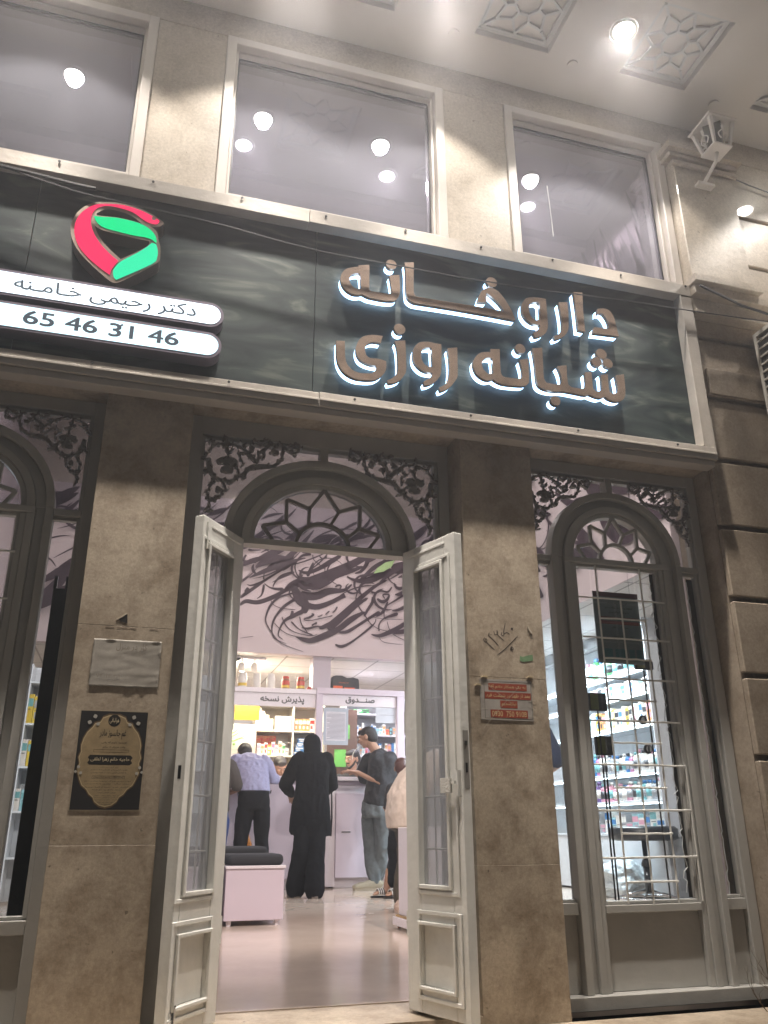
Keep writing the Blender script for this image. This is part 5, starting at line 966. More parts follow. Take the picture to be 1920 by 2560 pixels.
# poster hanging behind the glass
t = thing('hanging_poster', 'dark two panel notice hung inside the right arched window', 'poster', (2.213, .235, 1.362), 0)
MB().box(-.128, -.003, 0, .120, .003, .350).build('sheet', mat('poster_dark', (.23,.27,.27), .4), t)
MB().box(-.128, -.0042, .325, .120, -.0031, .350).build('header_band', mat('poster_maroon', (.14,.05,.05), .4), t); MB().box(-.108, -.0042, .215, .112, -.0031, .225).box(-.108, -.0042, .190, .112, -.0031, .206).build('red_band', mat('poster_red', (.30,.07,.06), .4), t)
pt = mat('poster_print', (.015,.018,.02), .5)
for s, a, b, z, h in (('آگهی و شرایط خدمات', -.06, .06, .295, .012), ('لطفا توجه به نکات زیر', -.07, .08, .272, .013), ('داروخانه شبانه روزی', -.05, .06, .25, .012), ('ساعات کار', -.04, .05, .175, .010), ('شیر خشک و مکمل', -.04, .07, .13, .010)): text(s, a, b, z, -.0045, 'lettering', pt, t, h=h)
mb = MB(); 
for x in (-.095, -.03, .045): mb.box(x, -.0042, .140, x+.045, -.0031, .172)
mb.build('pale_patch', mat('poster_pale', (.22,.27,.28), .5), t); mb = MB()
for x, w_ in ((-.10, .05), (-.035, .06), (.04, .03), (.08, .03)): mb.box(x, -.0042, .02, x+w_, -.0031, .07)
mb.build('bottle_picture', mat('poster_teal', (.08,.22,.24), .4), t)
for x in (-.09, .08): tag(MB().tube([(2.213+x, .235, 1.7125), (2.213+x, .235, 1.83)], .0008, 4).build('string', M_DARK), 'thin string holding the %s side of the hanging poster' % ('left' if x < 0 else 'right'), 'string', 'poster strings')
# dark displays on thin stands in the window
def disp(x, z, w_, h, y, label, cols=False):
    t = thing('phone_case_display', label, 'display', (x, y, 0), 0, 'black items hanging inside the right window')
    MB().box(-w_/2, -.01, z, w_/2, .012, z+h).build('case', M_DARK, t, bevel=.004); MB().box(-w_/2+.006, -.012, z+.006, 0, -.0102, z+h-.006).build('front_panel', mat('disp_front', (.20,.20,.07) if cols else (.015,.02,.02), .3), t); MB().tube([(0, .004, 0.001), (0, .004, z-.001)], .004, 8).build('thin_pole', M_DARK, t); return t
disp(2.13, 1.155, .095, .085, .36, 'black and olive box on a thin pole inside the right window, upper of two', True)
disp(2.17, .955, .095, .088, .40, 'black box on a thin pole inside the right window, lower of two')
disp(2.39, 1.36, .10, .045, .33, 'flat black clip rack hanging under the poster')
for k, (x, z) in enumerate(((2.37, 1.12), (2.38, .985))):
    t = thing('round_mirror', 'small round dark mirror inside the right window, %s one' % ('upper', 'lower')[k], 'mirror', (x, .36, z), 0, 'small round mirrors'); MB().lathe([(.001, -.008), (.018, -.008), (.022, -.004), (.022, .004), (.001, .004)], (0, 0, 0), 24, axis='Y').build('rim', M_DARK, t); MB().lathe([(.001, -.0095), (.015, -.0095), (.015, -.0082), (.001, -.0082)], (0, 0, 0), 20, axis='Y').build('mirror_face', M_CHR, t); MB().tube([(-.05, 0, 0), (-.0225, 0, 0)], .002, 6).build('bracket', M_CHR, t)
# left arched window contents
t = thing('display_stand', 'tall black two pronged display post inside the left window', 'stand', (-.345, .42, 0))
MB().box(-.028, -.02, 0, .034, .02, 1.585).build('post', mat('stand_black', (.018,.02,.02), .45), t, bevel=.002); MB().box(-.030, -.012, 1.586, -.017, .012, 1.64).box(.016, -.012, 1.586, .029, .012, 1.64).build('prong', M_DARK, t)
shelf('left_shelf', 'white shelf unit with packages seen through the left arched window', -1.6, .9, 5.6, 5.95, .02, 2.2, [.4, .8, 1.2, 1.6, 2.0], [-1.0, -.4, .2], M_SHC)
for j, z in enumerate((.8, 1.2, 1.6)): boxrow(-1.55, 5.70, z+.0095, [(rb.choice(('white','cyan','grey','white','yellow')), rb.choice(('teal','blue','grey')), round(rb.uniform(.08, .16), 2), .10, round(rb.uniform(.14, .3), 2)) for _ in range(15)], 'the %s board of the left shelf' % ('lower', 'middle', 'upper')[j], 'packages on the left shelf')
# ================= things on the pillars =================
Yp = -.001
t = paper('paper_notice', 'crumpled silver grey paper notice taped high on the left pillar', -.166, 1.123, .078, 1.297, Yp, (.30,.275,.23))
for o in list(t.children): bpy.data.objects.remove(o)
bm = bmesh.new(); bmesh.ops.create_grid(bm, x_segments=40, y_segments=28, size=.5)
from mathutils import noise
for v in bm.verts:
    x, y = v.co.x, v.co.y; edge = max(abs(x), abs(y))*2
    v.co = (x*.244, -.0025-.0022*abs(noise.noise(Vector((x*2.2, y*7, 3))))-.0012*abs(noise.noise(Vector((x*9, y*11, 5))))-(.003 if edge > .95 and noise.noise(Vector((x*6, y*6, 1))) > .15 else 0), .087+y*.174)
e = bmesh.ops.extrude_face_region(bm, geom=bm.faces[:]); 
for g_ in e['geom']:
    if isinstance(g_, bmesh.types.BMVert): g_.co.y += .0012
bmesh.ops.recalc_face_normals(bm, faces=bm.faces); me = bpy.data.meshes.new('sheet'); bm.to_mesh(me); bm.free(); me.materials.append(mat('faded_paper', (.36,.33,.29), .42, var=.15, vscale=14)); link('sheet', me, t, smooth=True)
text('کار در منزل', -.040, .070, .146, -.0068, 'lettering', mat('faded_print', (.20,.17,.13), .7), t, h=.030)
text('۰۹۱۴ ۳۲۰ ۴۷', -.10, -.01, .038, -.0068, 'lettering', mat('faded_print2', (.24,.21,.17), .7), t, h=.012)
t.scale = (1, .6, 1)
# funeral poster
t = thing('memorial_poster', 'black and gold Persian memorial poster glued on the left pillar', 'poster', (-.062, Yp, .696))
MB().box(-.120, -.0030, 0, .118, 0, .342).build('sheet', mat('poster_cream_edge', (.34,.28,.20), .6), t)
MB().box(-.1165, -.0042, .0035, .1145, -.0031, .3385).build('black_field', mat('poster_black', (.010,.009,.009), .55), t)
gp = []
half = [(0,.330),(.018,.331),(.040,.322),(.048,.306),(.066,.300),(.074,.286),(.090,.268),(.100,.246),(.106,.222),(.104,.198),(.110,.178),(.104,.158),(.110,.138),(.105,.118),(.098,.100),(.088,.080),(.070,.066),(.060,.050),(.046,.040),(.038,.024),(.022,.012),(0,.006)]
pl = [(x-.001, z) for x, z in half]+[(-x-.001, z) for x, z in half[::-1][1:-1]]
def scale_poly(P, k): return [(-.001+(x+.001)*k, .168+(z-.168)*k) for x, z in P]
fix(MB().prism(scale_poly(pl, 1.0), -.0052, -.0043).build('outer_band', mat('poster_brown', (.11,.07,.035), .5), t)); fix(MB().prism(scale_poly(pl, .965), -.0060, -.0053).build('outline', mat('poster_line', (.46,.37,.22), .5), t)); fix(MB().prism(scale_poly(pl, .94), -.0068, -.0061).build('gold_cartouche', mat('poster_gold', (.30,.225,.125), .45, var=.3, vscale=16), t))
bk = mat('poster_ink', (.012,.010,.008), .5); gd = mat('poster_goldtext', (.55,.46,.30), .5)
MB().lathe([(.001, -.0078), (.021, -.0078), (.021, -.0069), (.001, -.0069)], (0, 0, .306), 28, axis='Y').build('medallion', bk, t); text('هوالباقی', -.016, .016, .306, -.0085, 'lettering', gd, t, h=.020)
text('غم جانسوز مادر', -.045, .045, .258, -.0076, 'lettering', bk, t, h=.034, rot=.0, bold=.01); text('نمیشود باورم که رفتی', -.036, .050, .229, -.0076, 'lettering', bk, t, h=.010); text('مادر عزیزتر از جانم', -.030, .046, .213, -.0076, 'lettering', bk, t, h=.009)
Pm = [(-.076,.160),(-.070,.169),(-.076,.178),(-.070,.186),(.068,.186),(.076,.178),(.070,.169),(.076,.160),(.068,.153),(-.070,.153)]; fix(MB().prism(Pm, -.0076, -.0069).build('name_banner', bk, t))
text('حاجیه خانم زهرا لطفی', -.066, .066, .170, -.0083, 'lettering', gd, t, h=.018, bold=.01)
MB().frame(-.060, .196, .060, .205, .0006, -.0076, -.0069).build('text_box', bk, t); MB().frame(-.055, .106, .055, .116, .0006, -.0076, -.0069).build('text_box', bk, t)
lines = ['همسر گرامی حاج غلامعلی شاه محمدی', 'به آرامش ابدی رسید از کلیه دوستان', 'جهت شادی روح آن مرحومه مجلس ختم', 'منعقد میگردد حضور شما سروران', 'موجب امتنان است', 'مسجد جامع روز پنج شنبه', 'از طرف خانواده های سوگوار']
for s, a, z in (('آرام گرفت در خاک', .030, .144), (lines[0], .062, .136), (lines[1], .060, .127), (lines[3], .05, .1115), (lines[2], .078, .098), (lines[3], .074, .089), (lines[1], .080, .078), (lines[5], .05, .069), (lines[4], .03, .060), (lines[6], .04, .050), (lines[0], .045, .043), (lines[5], .038, .036), (lines[6], .030, .028), ('خداحافظ مادر', .02, .021)):
    text(s, -a, a, z, -.0076, 'lettering', bk, t, h=.0062 if z > .055 else .0042)
for s in (-1, 1):
    mb = MB()
    for k, (x, z, r, an) in enumerate(((.064, .312, .016, 1.2), (.076, .296, .016, .3), (.060, .288, .014, 2.4), (.100, .140, .012, 1.0), (.106, .128, .011, .2), (.098, .120, .012, 2.2))):
        P = [(s*(x+r*(math.cos(an)*(j/5)-math.sin(an)*.45*math.sin(math.pi*j/5))), z+r*(math.sin(an)*(j/5)+math.cos(an)*.45*math.sin(math.pi*j/5))) for j in range(6)]+[(s*(x+r*(math.cos(an)*(j/5)+math.sin(an)*.45*math.sin(math.pi*j/5))), z+r*(math.sin(an)*(j/5)-math.cos(an)*.45*math.sin(math.pi*j/5))) for j in (4, 3, 2, 1)]
        mb.prism(P, -.0090-.0004*k, -.0077)
    fix(mb.build('white_flower', mat('poster_flower', (.38,.36,.32), .5), t))
t.scale = (1, .25, 1)
# taped red notice
t = thing('taped_notice', 'torn paper notice with red bands under clear tape on the right pillar', 'notice', (1.488, Yp, 1.05))
MB().box(-.118, -.0025, 0, .118, 0, .166).build('sheet', mat('notice_grey', (.33,.30,.27), .5, var=.2, vscale=20), t); MB().frame(-.100, .006, .115, .158, .0012, -.0034, -.0026).build('printed_frame', bk, t)
rd = mat('notice_red', (.25,.045,.022), .5); lt = mat('notice_letter', (.56,.42,.22), .5)
for (a, b, z0, z1, s, r) in ((-.080, .095, .122, .150, 'به یک همکار خانم آقا', 1), (-.098, .112, .086, .114, 'بعد از ظهر در شیفت فرد', 1), (-.030, .048, .050, .080, 'نیازمندیم', 1), (-.075, .093, .010, .042, '0930  750 9108', 0)):
    o = MB().box(a, -.0038, z0, b, -.0026, z1).build('red_band', rd, t); text(s, a+.006, b-.006, (z0+z1)/2, -.0045, 'lettering', lt, o, h=(z1-z0)*.68, rtl=bool(r))
tp = mat('clear_tape', (.50,.45,.37), .12, spec=.8); mb = MB(); tq = random.Random(4)
for (p, q) in (((-.10, .155), (.02, .07)), ((-.06, .02), (.06, .14)), ((-.13, .006), (.02, .004)), ((-.135, .04), (-.09, .046)), ((-.14, .15), (-.09, .148)), ((.10, .08), (.145, .09)), ((.10, .06), (.13, .045)), ((-.12, .11), (-.11, .115)), ((-.11, -.035), (-.06, .02)), ((.10, .02), (.14, .012))): mb.bar(p, q, .0013, -.0054-tq.uniform(0, .0004), -.0048)
mb.build('clear_tape', tp, t)
t.scale = (1, .3, 1)
# handwriting, hole, tape remnants
gr = thing('graffiti', 'dark handwritten Persian number scratched on the right pillar', 'graffiti', (1.48, -.0004, 1.39)); mb = MB()
GS = [[(1.403,1.392),(1.398,1.383),(1.404,1.372),(1.413,1.378),(1.409,1.388),(1.405,1.379),(1.422,1.362),(1.446,1.341)],[(1.426,1.415),(1.421,1.402),(1.428,1.396),(1.440,1.386),(1.466,1.360)],[(1.421,1.402),(1.437,1.408)],[(1.447,1.423),(1.450,1.408),(1.462,1.412),(1.462,1.428),(1.463,1.408),(1.478,1.395),(1.491,1.383)],[(1.483,1.420),(1.481,1.408),(1.492,1.408),(1.493,1.424),(1.503,1.462)],[(1.492,1.410),(1.506,1.420),(1.521,1.412)],[(1.455,1.318),(1.500,1.352),(1.560,1.410)],[(1.524,1.360),(1.520,1.345),(1.534,1.350),(1.524,1.360),(1.528,1.335)],[(1.529,1.318),(1.531,1.314)]]
for i, s in enumerate(GS): ribbon(mb, [(x-1.48, z-1.39, .0032) for x, z in s], -.0006-.0002*i, k=3)
mb.lathe([(.0008, -.0024), (.005, -.0022), (.0052, -.0006)], (.053, 0, .048), 10, axis='Y'); mb.build('pen_strokes', mat('pen_black', (.035,.022,.018), .7), gr); gr.scale = (1, .2, 1)
mb = MB(); mb.prism([(1.560,1.302),(1.562,1.322),(1.575,1.318),(1.600,1.326),(1.622,1.330),(1.623,1.305),(1.600,1.300),(1.575,1.296)], -.0012, -.0004); tag(fix(mb.build('green_sticker', mat('green_residue', (.16,.27,.14), .6, var=.3, vscale=60))), 'faded green sticker remnant on the right pillar', 'sticker')
mb = MB(); mb.prism([(1.606,1.452),(1.612,1.446),(1.620,1.436),(1.628,1.424),(1.622,1.422),(1.612,1.434)], -.004, -.0004); tag(fix(mb.build('tape_remnant', tp)), 'peeling tape remnant high on the right pillar', 'tape')
for k, (x, z) in enumerate(((1.39,1.225),(1.60,1.232),(1.36,1.19))): 
    mb = MB(); mb.prism([(x-.014,z-.003),(x-.004,z+.006),(x+.012,z+.004),(x+.016,z-.003),(x+.004,z-.001)], -.006, -.0004); tag(fix(mb.build('tape_remnant', mat('old_tape', (.40,.32,.20), .5))), ('yellowed tape curl at the top left corner of the red notice', 'yellowed tape curl at the top right corner of the red notice', 'yellowed tape curl left of the red notice')[k], 'tape', 'old tape curls')
mb = MB(); mb.prism([(-.092,1.376),(-.075,1.382),(-.058,1.397),(-.055,1.362),(-.075,1.366)], -.0016, -.0003); tag(fix(mb.build('chipped_hole', mat('hole_black', (.012,.009,.007), .9))), 'dark triangular chip in the stone of the left pillar', 'chip')
mb = MB(); ribbon(mb, [(-.096,1.372,.003),(-.078,1.384,.004),(-.060,1.400,.004)], -.003, -.0004); tag(fix(mb.build('chip_edge', mat('chip_pale', (.5,.44,.35), .8))), 'pale broken rim beside the dark chip on the left pillar', 'chip')
mb = MB(); 
for x0, x1 in ((-.13,-.10),(-.09,-.055),(-.045,-.02),(.03,.06)): mb.box(x0, -.0005, 1.341, x1, -.0002, 1.3430)
mb.box(.125, -.0015, 0, .127, 0, .1) if 0 else None
tag(mb.build('glue_line', mat('glue_brown', (.09,.055,.035), .8)), 'broken brown glue line above the silver notice', 'glue mark', kind='stuff')
# white edge strips beside pillars
# lantern on the pilaster capital
t = thing('wall_lantern', 'small cream lantern with scroll cutouts on a slanting arm above the pilaster', 'lantern', (2.885, -.24, 4.24))
for k in range(4):      # four tapered corner posts
    c, s = math.cos(math.pi/2*k), math.sin(math.pi/2*k); m = MB()
    def R(x, y, z): return (x*c-y*s, x*s+y*c, z)
    for (u0, u1, d) in ((.76, 1, .006),):
        a0, a1, z0, z1 = .058, .085, .012, .172
        m.add([R(u0*a0, -a0, z0), R(u1*a0, -a0, z0), R(u1*a1, -a1, z1), R(u0*a1, -a1, z1), R(u0*a0, -u0*a0, z0), R(u1*a0, -u0*a0, z0), R(u1*a1, -u0*a1, z1), R(u0*a1, -u0*a1, z1)], [(0,1,2,3),(7,6,5,4),(0,4,5,1),(1,5,6,2),(2,6,7,3),(3,7,4,0)])
    fix(m.build('corner_post', M_CEIL, t))
MB().box(-.062, -.062, 0, .062, .062, .0115).build('bottom_plate', M_CEIL, t, bevel=.002); MB().box(-.098, -.098, .1725, .098, .098, .186).box(-.085, -.085, .1865, .085, .085, .20).build('cap_plate', M_CEIL, t, bevel=.003)
MB().lathe([(.048, .013), (.070, .17)], (0, 0, 0), 4).build('dark_pane', mat('lantern_dark', (.10,.09,.085), .4), t)
m = MB()
for k in range(4):
    c, s = math.cos(math.pi/2*k), math.sin(math.pi/2*k)
    for sg in (-1, 1):
        P = [(sg*(.012+.018*math.sin(a)), .04+.10*a/6) for a in [i*.6 for i in range(11)]]
        m.tube([((x*c-(-.066-.012*(z-.04)/.1)*s), (x*s+(-.066-.012*(z-.04)/.1)*c), z) for x, z in P], .004, 5)
m.build('scroll_cutout', M_CEIL, t)
MB().tube([(0, 0, -.001), (.0, .02, -.05), (-.0, .13, -.10), (0, .1405, -.105)], .011, 8).build('arm', M_CEIL, t, smooth=True); MB().lathe([(.055, -.13), (.055, -.115), (.03, -.105), (.001, -.104)], (0, .14, 0), 20).build('mount_plate', M_CEIL, t) if 0 else MB().box(-.05, .120, -.126, .06, .23, -.108).build('mount_plate', M_CEIL, t)
# small wall bits
t = tag(MB().tube([(2.72, -.09, 4.33), (3.3, -.02, 4.30), (4.2, -.02, 4.18)], .004, 6).build('cable', M_DARK), 'thin cable running right from the pilaster capital', 'cable')
tag(MB().tube([(2.70, -.14, 3.36), (2.95, -.14, 3.28), (3.3, -.14, 3.23), (3.8, -.14, 3.14), (4.4, -.12, 3.1)], .007, 6).build('cable', M_DARK), 'black cable drooping along the cornice beside the sign', 'cable')
# air conditioner at the right edge
t = thing('air_conditioner', 'white caged outdoor air conditioning unit on the end wall, cut by the right photo edge', 'air conditioner', (3.45, -.30, 2.585))
MB().box(-.36, -.19, .01, .40, .245, .55).build('housing', mat('ac_inner', (.06,.06,.06), .5), t)
m = MB(); X = -.372
m.box(X, -.225, .0, X+.008, -.205, .58); m.box(X, .235, 0, X+.008, .255, .58); m.box(X, -.2045, .565, X+.008, .2345, .58); m.box(X, -.2045, 0, X+.008, .2345, .015); m.box(X, -.02, .0155, X+.008, .0, .5645)
for k in range(11): m.box(X, -.2045, .055+k*.047, X+.008, -.0205, .064+k*.047); m.box(X, .0005, .055+k*.047, X+.008, .2345, .064+k*.047)
m.build('side_cage', mat('ac_white', (.55,.52,.47), .45, var=.1, vscale=8), t); 
m = MB(); m.frame(-.363, 0, .42, .58, .02, -.232, -.2255)
for k in range(18): m.box(-.342, -.231, .035+k*.029, .399, -.2265, .041+k*.029)
m.build('front_grille', mat('ac_white', (.55,.52,.47), .45), t); MB().box(-.372, -.232, .5805, .42, .255, .588).build('top_cover', mat('ac_white', (.55,.52,.47), .45), t)
for a_ in (-.30, .30): MB().box(a_, -.2, -.03, a_+.04, .299, -.001).build('bracket', mat('ac_white', (.55,.52,.47), .45), t)
# dry twigs at the right
t = thing('dry_twigs', 'dry brown twigs at the right end of the step', 'plant', (2.50, -.12, -.04)); m = MB(); r3 = random.Random(8)
def twig(p, d, L, r, n):
    q = [p]; 
    for k in range(4): d = (d+Vector((r3.uniform(-.25, .25), r3.uniform(-.25, .25), r3.uniform(-.05, .2)))).normalized(); q.append(q[-1]+d*L/4)
    m.tube(q, [r, r*.85, r*.7, r*.5, r*.3], 5)
    if n:
        for k in (1, 2, 3, 4): twig(q[k], (d+Vector((r3.uniform(-1, 1), r3.uniform(-.6, .6), r3.uniform(-.2, .8)))).normalized(), L*.5, r*.5, n-1)
for k in range(6): twig(Vector((r3.uniform(-.03, .06), r3.uniform(-.05, .05), .0)), Vector((r3.uniform(-.7, .3), r3.uniform(-.3, .1), 1)).normalized(), r3.uniform(.10, .2), .0022, 2)
m.build('twig_mass', mat('twig_brown', (.10,.065,.035), .8), t)
# ================= people =================
def V(*a): return Vector(a)
class Blob:
    """tapered limbs and lofted torsos joined, then fused into one continuous surface"""
    def __init__(s): s.mb = MB()
    def limb(s, pts, rad, seg=12):
        pts = [Vector(p) for p in pts]
        d0 = (pts[0]-pts[1]).normalized(); d1 = (pts[-1]-pts[-2]).normalized()
        P = [pts[0]+d0*rad[0]*.95, pts[0]+d0*rad[0]*.6]+pts+[pts[-1]+d1*rad[-1]*.6, pts[-1]+d1*rad[-1]*.95]
        R = [rad[0]*.3, rad[0]*.8]+list(rad)+[rad[-1]*.8, rad[-1]*.3]
        s.mb.tube(P, R, seg); return s
    def loft(s, rings, side, seg=20):
        """rings: (centre, half width, half depth); side: world direction of the width"""
        side = Vector(side).normalized(); n = len(rings); v = []; f = []
        cs = [Vector(r[0]) for r in rings]
        for i, (c, rx, ry) in enumerate(rings):
            t = (cs[min(i+1, n-1)]-cs[max(i-1, 0)]).normalized(); fr = t.cross(side).normalized()
            for k in range(seg):
                a = 2*math.pi*k/seg; ca, sa = math.cos(a), math.sin(a)
                q = cs[i]+side*rx*math.copysign(abs(ca)**.85, ca)+fr*ry*math.copysign(abs(sa)**.85, sa); v.append(tuple(q))
        for i in range(n-1):
            for k in range(seg): k2 = (k+1) % seg; f.append((i*seg+k, i*seg+k2, (i+1)*seg+k2, (i+1)*seg+k))
        f.append(tuple(range(seg))[::-1]); f.append(tuple((n-1)*seg+k for k in range(seg)))
        s.mb.add(v, f); return s
    def ball(s, c, rx, ry, rz, rot=None, seg=16):
        v = []; f = []; M = rot or Matrix.Identity(3); c = Vector(c); nr = 9
        for i in range(nr):
            th = math.pi*(i+.5)/nr
            for k in range(seg): a = 2*math.pi*k/seg; v.append(tuple(c+M @ Vector((rx*math.sin(th)*math.cos(a), ry*math.sin(th)*math.sin(a), rz*math.cos(th)))))
        for i in range(nr-1):
            for k in range(seg): k2 = (k+1) % seg; f.append((i*seg+k2, i*seg+k, (i+1)*seg+k, (i+1)*seg+k2))
        f.append(tuple(range(seg))); f.append(tuple((nr-1)*seg+k for k in range(seg))[::-1]); s.mb.add(v, f); return s
    def hand(s, wrist, d, nrm, curl=.5, side=1, sc=1.0):
        """palm with four unequal bent fingers and a thumb from its side"""
        d = Vector(d).normalized(); nrm = Vector(nrm); nrm = (nrm-d*nrm.dot(d)).normalized(); lat = d.cross(nrm)*side; w = Vector(wrist)
        s.loft([(w-d*.01*sc, .026*sc, .018*sc), (w+d*.03*sc, .036*sc, .015*sc), (w+d*.075*sc, .041*sc, .013*sc), (w+d*.092*sc, .038*sc, .011*sc)], lat, 12)
        for k, (o, L) in enumerate(((-.030, .068), (-.010, .076), (.010, .071), (.029, .056))):
            b = w+(d*.088+lat*o)*sc; c = curl*(1+.12*k); dd = d.copy(); P = [b-d*.02*sc, b]
            for j, q in enumerate((.45, .32, .25)): dd = (dd*math.cos(c*.6)+(-nrm)*math.sin(c*.6)).normalized() if j == 0 else (Matrix.Rotation(-side*c*.9 if 0 else 0, 3, lat) @ dd*1.0 - nrm*c*.45).normalized(); P.append(P[-1]+dd*L*q*sc)
            s.limb(P, [.0092*sc, .0092*sc, .0085*sc, .0078*sc, .0068*sc], 8)
        b = w+(d*.028-lat*.030)*sc; t1 = (d*.7-lat*.7-nrm*.25).normalized(); t2 = (d*.95-lat*.25-nrm*.35).normalized()
        s.limb([b-t1*.012*sc, b, b+t1*.032*sc, b+t1*.032*sc+t2*.028*sc], [.013*sc, .0125*sc, .0105*sc, .0085*sc], 8); return s
    def build(s, name, m, parent, voxel=.009, smooth=3, disp=0, dscale=.08, wrinkle=None):
        me = s.mb.mesh(name, m); o = bpy.data.objects.new(name, me); C.objects.link(o)
        r = o.modifiers.new('r', 'REMESH'); r.mode = 'VOXEL'; r.voxel_size = voxel; r.use_smooth_shade = True
        k = o.modifiers.new('s', 'SMOOTH'); k.iterations = smooth; k.factor = .5
        bpy.context.view_layer.update(); dg = bpy.context.evaluated_depsgraph_get()
        ev = bpy.data.meshes.new_from_object(o.evaluated_get(dg)); bpy.data.objects.remove(o); bpy.data.meshes.remove(me)
        if disp:
            from mathutils import noise
            nn = [v.normal.copy() for v in ev.vertices]
            for v, q in zip(ev.vertices, nn):
                p = v.co; a = noise.noise(Vector((p.x/dscale, p.y/dscale, p.z/(dscale*2.2)))+Vector((3, 7, 1))); b = noise.noise(p/(dscale*.35)); f2 = wrinkle(p) if wrinkle else 1
                v.co = p+q*disp*f2*((1-abs(a)*2.2)+.35*b)
        ev.name = name; ev.materials.clear(); ev.materials.append(m)
        for p in ev.polygons: p.use_smooth = True; p.material_index = 0
        return link(name, ev, parent)
SKIN = mat('skin', (.42,.235,.155), .5, var=.08, vscale=20); HAIR = mat('dark_hair', (.012,.009,.008), .45, bump=.6, bscale=160)
def head(b, c, fwd, up=(0, 0, 1), h=.235, neck=None):
    """head with jaw, nose, brow, lips and ears; c is the head's centre"""
    f = Vector(fwd).normalized(); u = Vector(up); u = (u-f*u.dot(f)).normalized(); s = f.cross(u); c = Vector(c); k = h/.235
    R = Matrix((s, f, u)).transposed()
    b.ball(c+u*.022*k-f*.008*k, .076*k, .095*k, .092*k, R); b.ball(c-u*.040*k+f*.028*k, .056*k, .062*k, .072*k, R); b.ball(c-u*.088*k+f*.060*k, .026*k, .022*k, .022*k, R)
    b.limb([c+u*.012*k+f*.086*k, c-u*.022*k+f*.108*k], [.010*k, .014*k], 8); b.ball(c-u*.028*k+f*.098*k, .019*k, .013*k, .011*k, R)
    b.limb([c+u*.024*k+f*.084*k-s*.040*k, c+u*.028*k+f*.094*k, c+u*.024*k+f*.084*k+s*.040*k], [.011*k, .011*k, .011*k], 8)
    b.limb([c-u*.056*k+f*.080*k-s*.020*k, c-u*.056*k+f*.090*k, c-u*.056*k+f*.080*k+s*.020*k], [.008*k, .009*k, .008*k], 8)
    for q in (-1, 1):
        b.ball(c-u*.016*k+f*.070*k+s*q*.038*k, .020*k, .020*k, .020*k, R); b.ball(c-u*.008*k-f*.006*k+s*q*.079*k, .010*k, .020*k, .034*k, R)
    if neck is not None: b.limb([c-u*.05*k-f*.012*k, Vector(neck)], [.052*k, .058*k])
    return (c, f, u, s, k)
def face_bits(parent, H, beard=False):
    c, f, u, s, k = H
    wm = mat('eye_white', (.6,.57,.52), .3); im = mat('iris', (.015,.01,.008), .2)
    for q in (-1, 1):
        e = MB(); e.lathe([(.0005, -.0105*k), (.006*k, -.0085*k), (.0095*k, -.003*k), (.0105*k, .003*k), (.004*k, .0095*k)], (0, 0, 0), 12); o = e.build('eye', wm, parent, smooth=True); o.location = c+u*.004*k+f*.0835*k+s*q*.031*k
        i = MB().lathe([(.0003, .0048*k), (.0048*k, .003*k), (.005*k, -.002*k), (.0003, -.004*k)], (0, 0, 0), 10).build('iris', im, o, smooth=True); i.location = f*.0085*k
    br = MB()
    for q in (-1, 1): br.tube([c+u*.026*k+f*.099*k+s*q*.012*k, c+u*.032*k+f*.097*k+s*q*.030*k, c+u*.025*k+f*.085*k+s*q*.049*k], [.0035*k, .0045*k, .002*k], 6)
    br.build('eyebrow', HAIR, parent, smooth=True)
    if beard:
        b = Blob(); R = Matrix((s, f, u)).transposed()
        b.limb([c-u*.02*k+s*.066*k+f*.008*k, c-u*.062*k+s*.052*k+f*.040*k, c-u*.098*k+f*.070*k+s*.018*k, c-u*.102*k+f*.075*k, c-u*.098*k+f*.070*k-s*.018*k, c-u*.062*k-s*.052*k+f*.040*k, c-u*.02*k-s*.066*k+f*.008*k], [.010*k, .016*k, .018*k, .020*k, .018*k, .016*k, .010*k], 8)
        b.limb([c-u*.047*k+f*.092*k-s*.026*k, c-u*.042*k+f*.101*k, c-u*.047*k+f*.092*k+s*.026*k], [.006*k, .007*k, .006*k], 8); b.build('beard', HAIR, parent, .005, 1)
def hair(parent, H, m=HAIR, full=1.0, back=.03):
    c, f, u, s, k = H; R = Matrix((s, f, u)).transposed(); b = Blob()
    b.ball(c+u*.040*k-f*.020*k, .083*k, .096*k, .082*k*full, R); b.ball(c+u*.0*k-f*(.040+back*.3)*k, .080*k, .070*k, .086*k, R); b.ball(c+u*.070*k+f*.040*k, .060*k, .050*k, .038*k, R)
    return b.build('hair', m, parent, .006, 2, .002, .02)
def shoes(parent, feet, m, sole=None, L=.27):
    for (a, d) in feet:
        a = Vector(a); d = Vector((d[0], d[1], 0)).normalized(); s = d.cross(V(0, 0, 1)); b = Blob()
        b.loft([(a-d*.080+V(0,0,.045), .028, .034), (a-d*.06+V(0,0,.055), .036, .052), (a+V(0,0,.062), .040, .060), (a+d*.06+V(0,0,.055), .043, .052), (a+d*.12+V(0,0,.040), .047, .038), (a+d*(L-.105)+V(0,0,.036), .040, .032), (a+d*(L-.078)+V(0,0,.030), .018, .020)], V(0, 0, 1).cross(d), 14)
        o = b.build('shoe', m, parent, .007, 2)
        q = MB(); P = [(-.080, -.030), (-.085, 0), (-.080, .030), (0, .040), (.10, .048), (L-.10, .034), (L-.078, 0), (L-.10, -.034), (.10, -.044), (0, -.036)]
        v = [tuple(a+d*x+s*y+V(0, 0, -a.z+.001)) for x, y in P]+[tuple(a+d*x+s*y+V(0, 0, -a.z+.026)) for x, y in P]; n = len(P)
        q.add(v, [tuple(range(n))[::-1], tuple(range(n, 2*n))]+[(i, (i+1) % n, n+(i+1) % n, n+i) for i in range(n)]); q.build('sole', sole or mat('sole_pale', (.40,.36,.30), .7), o)
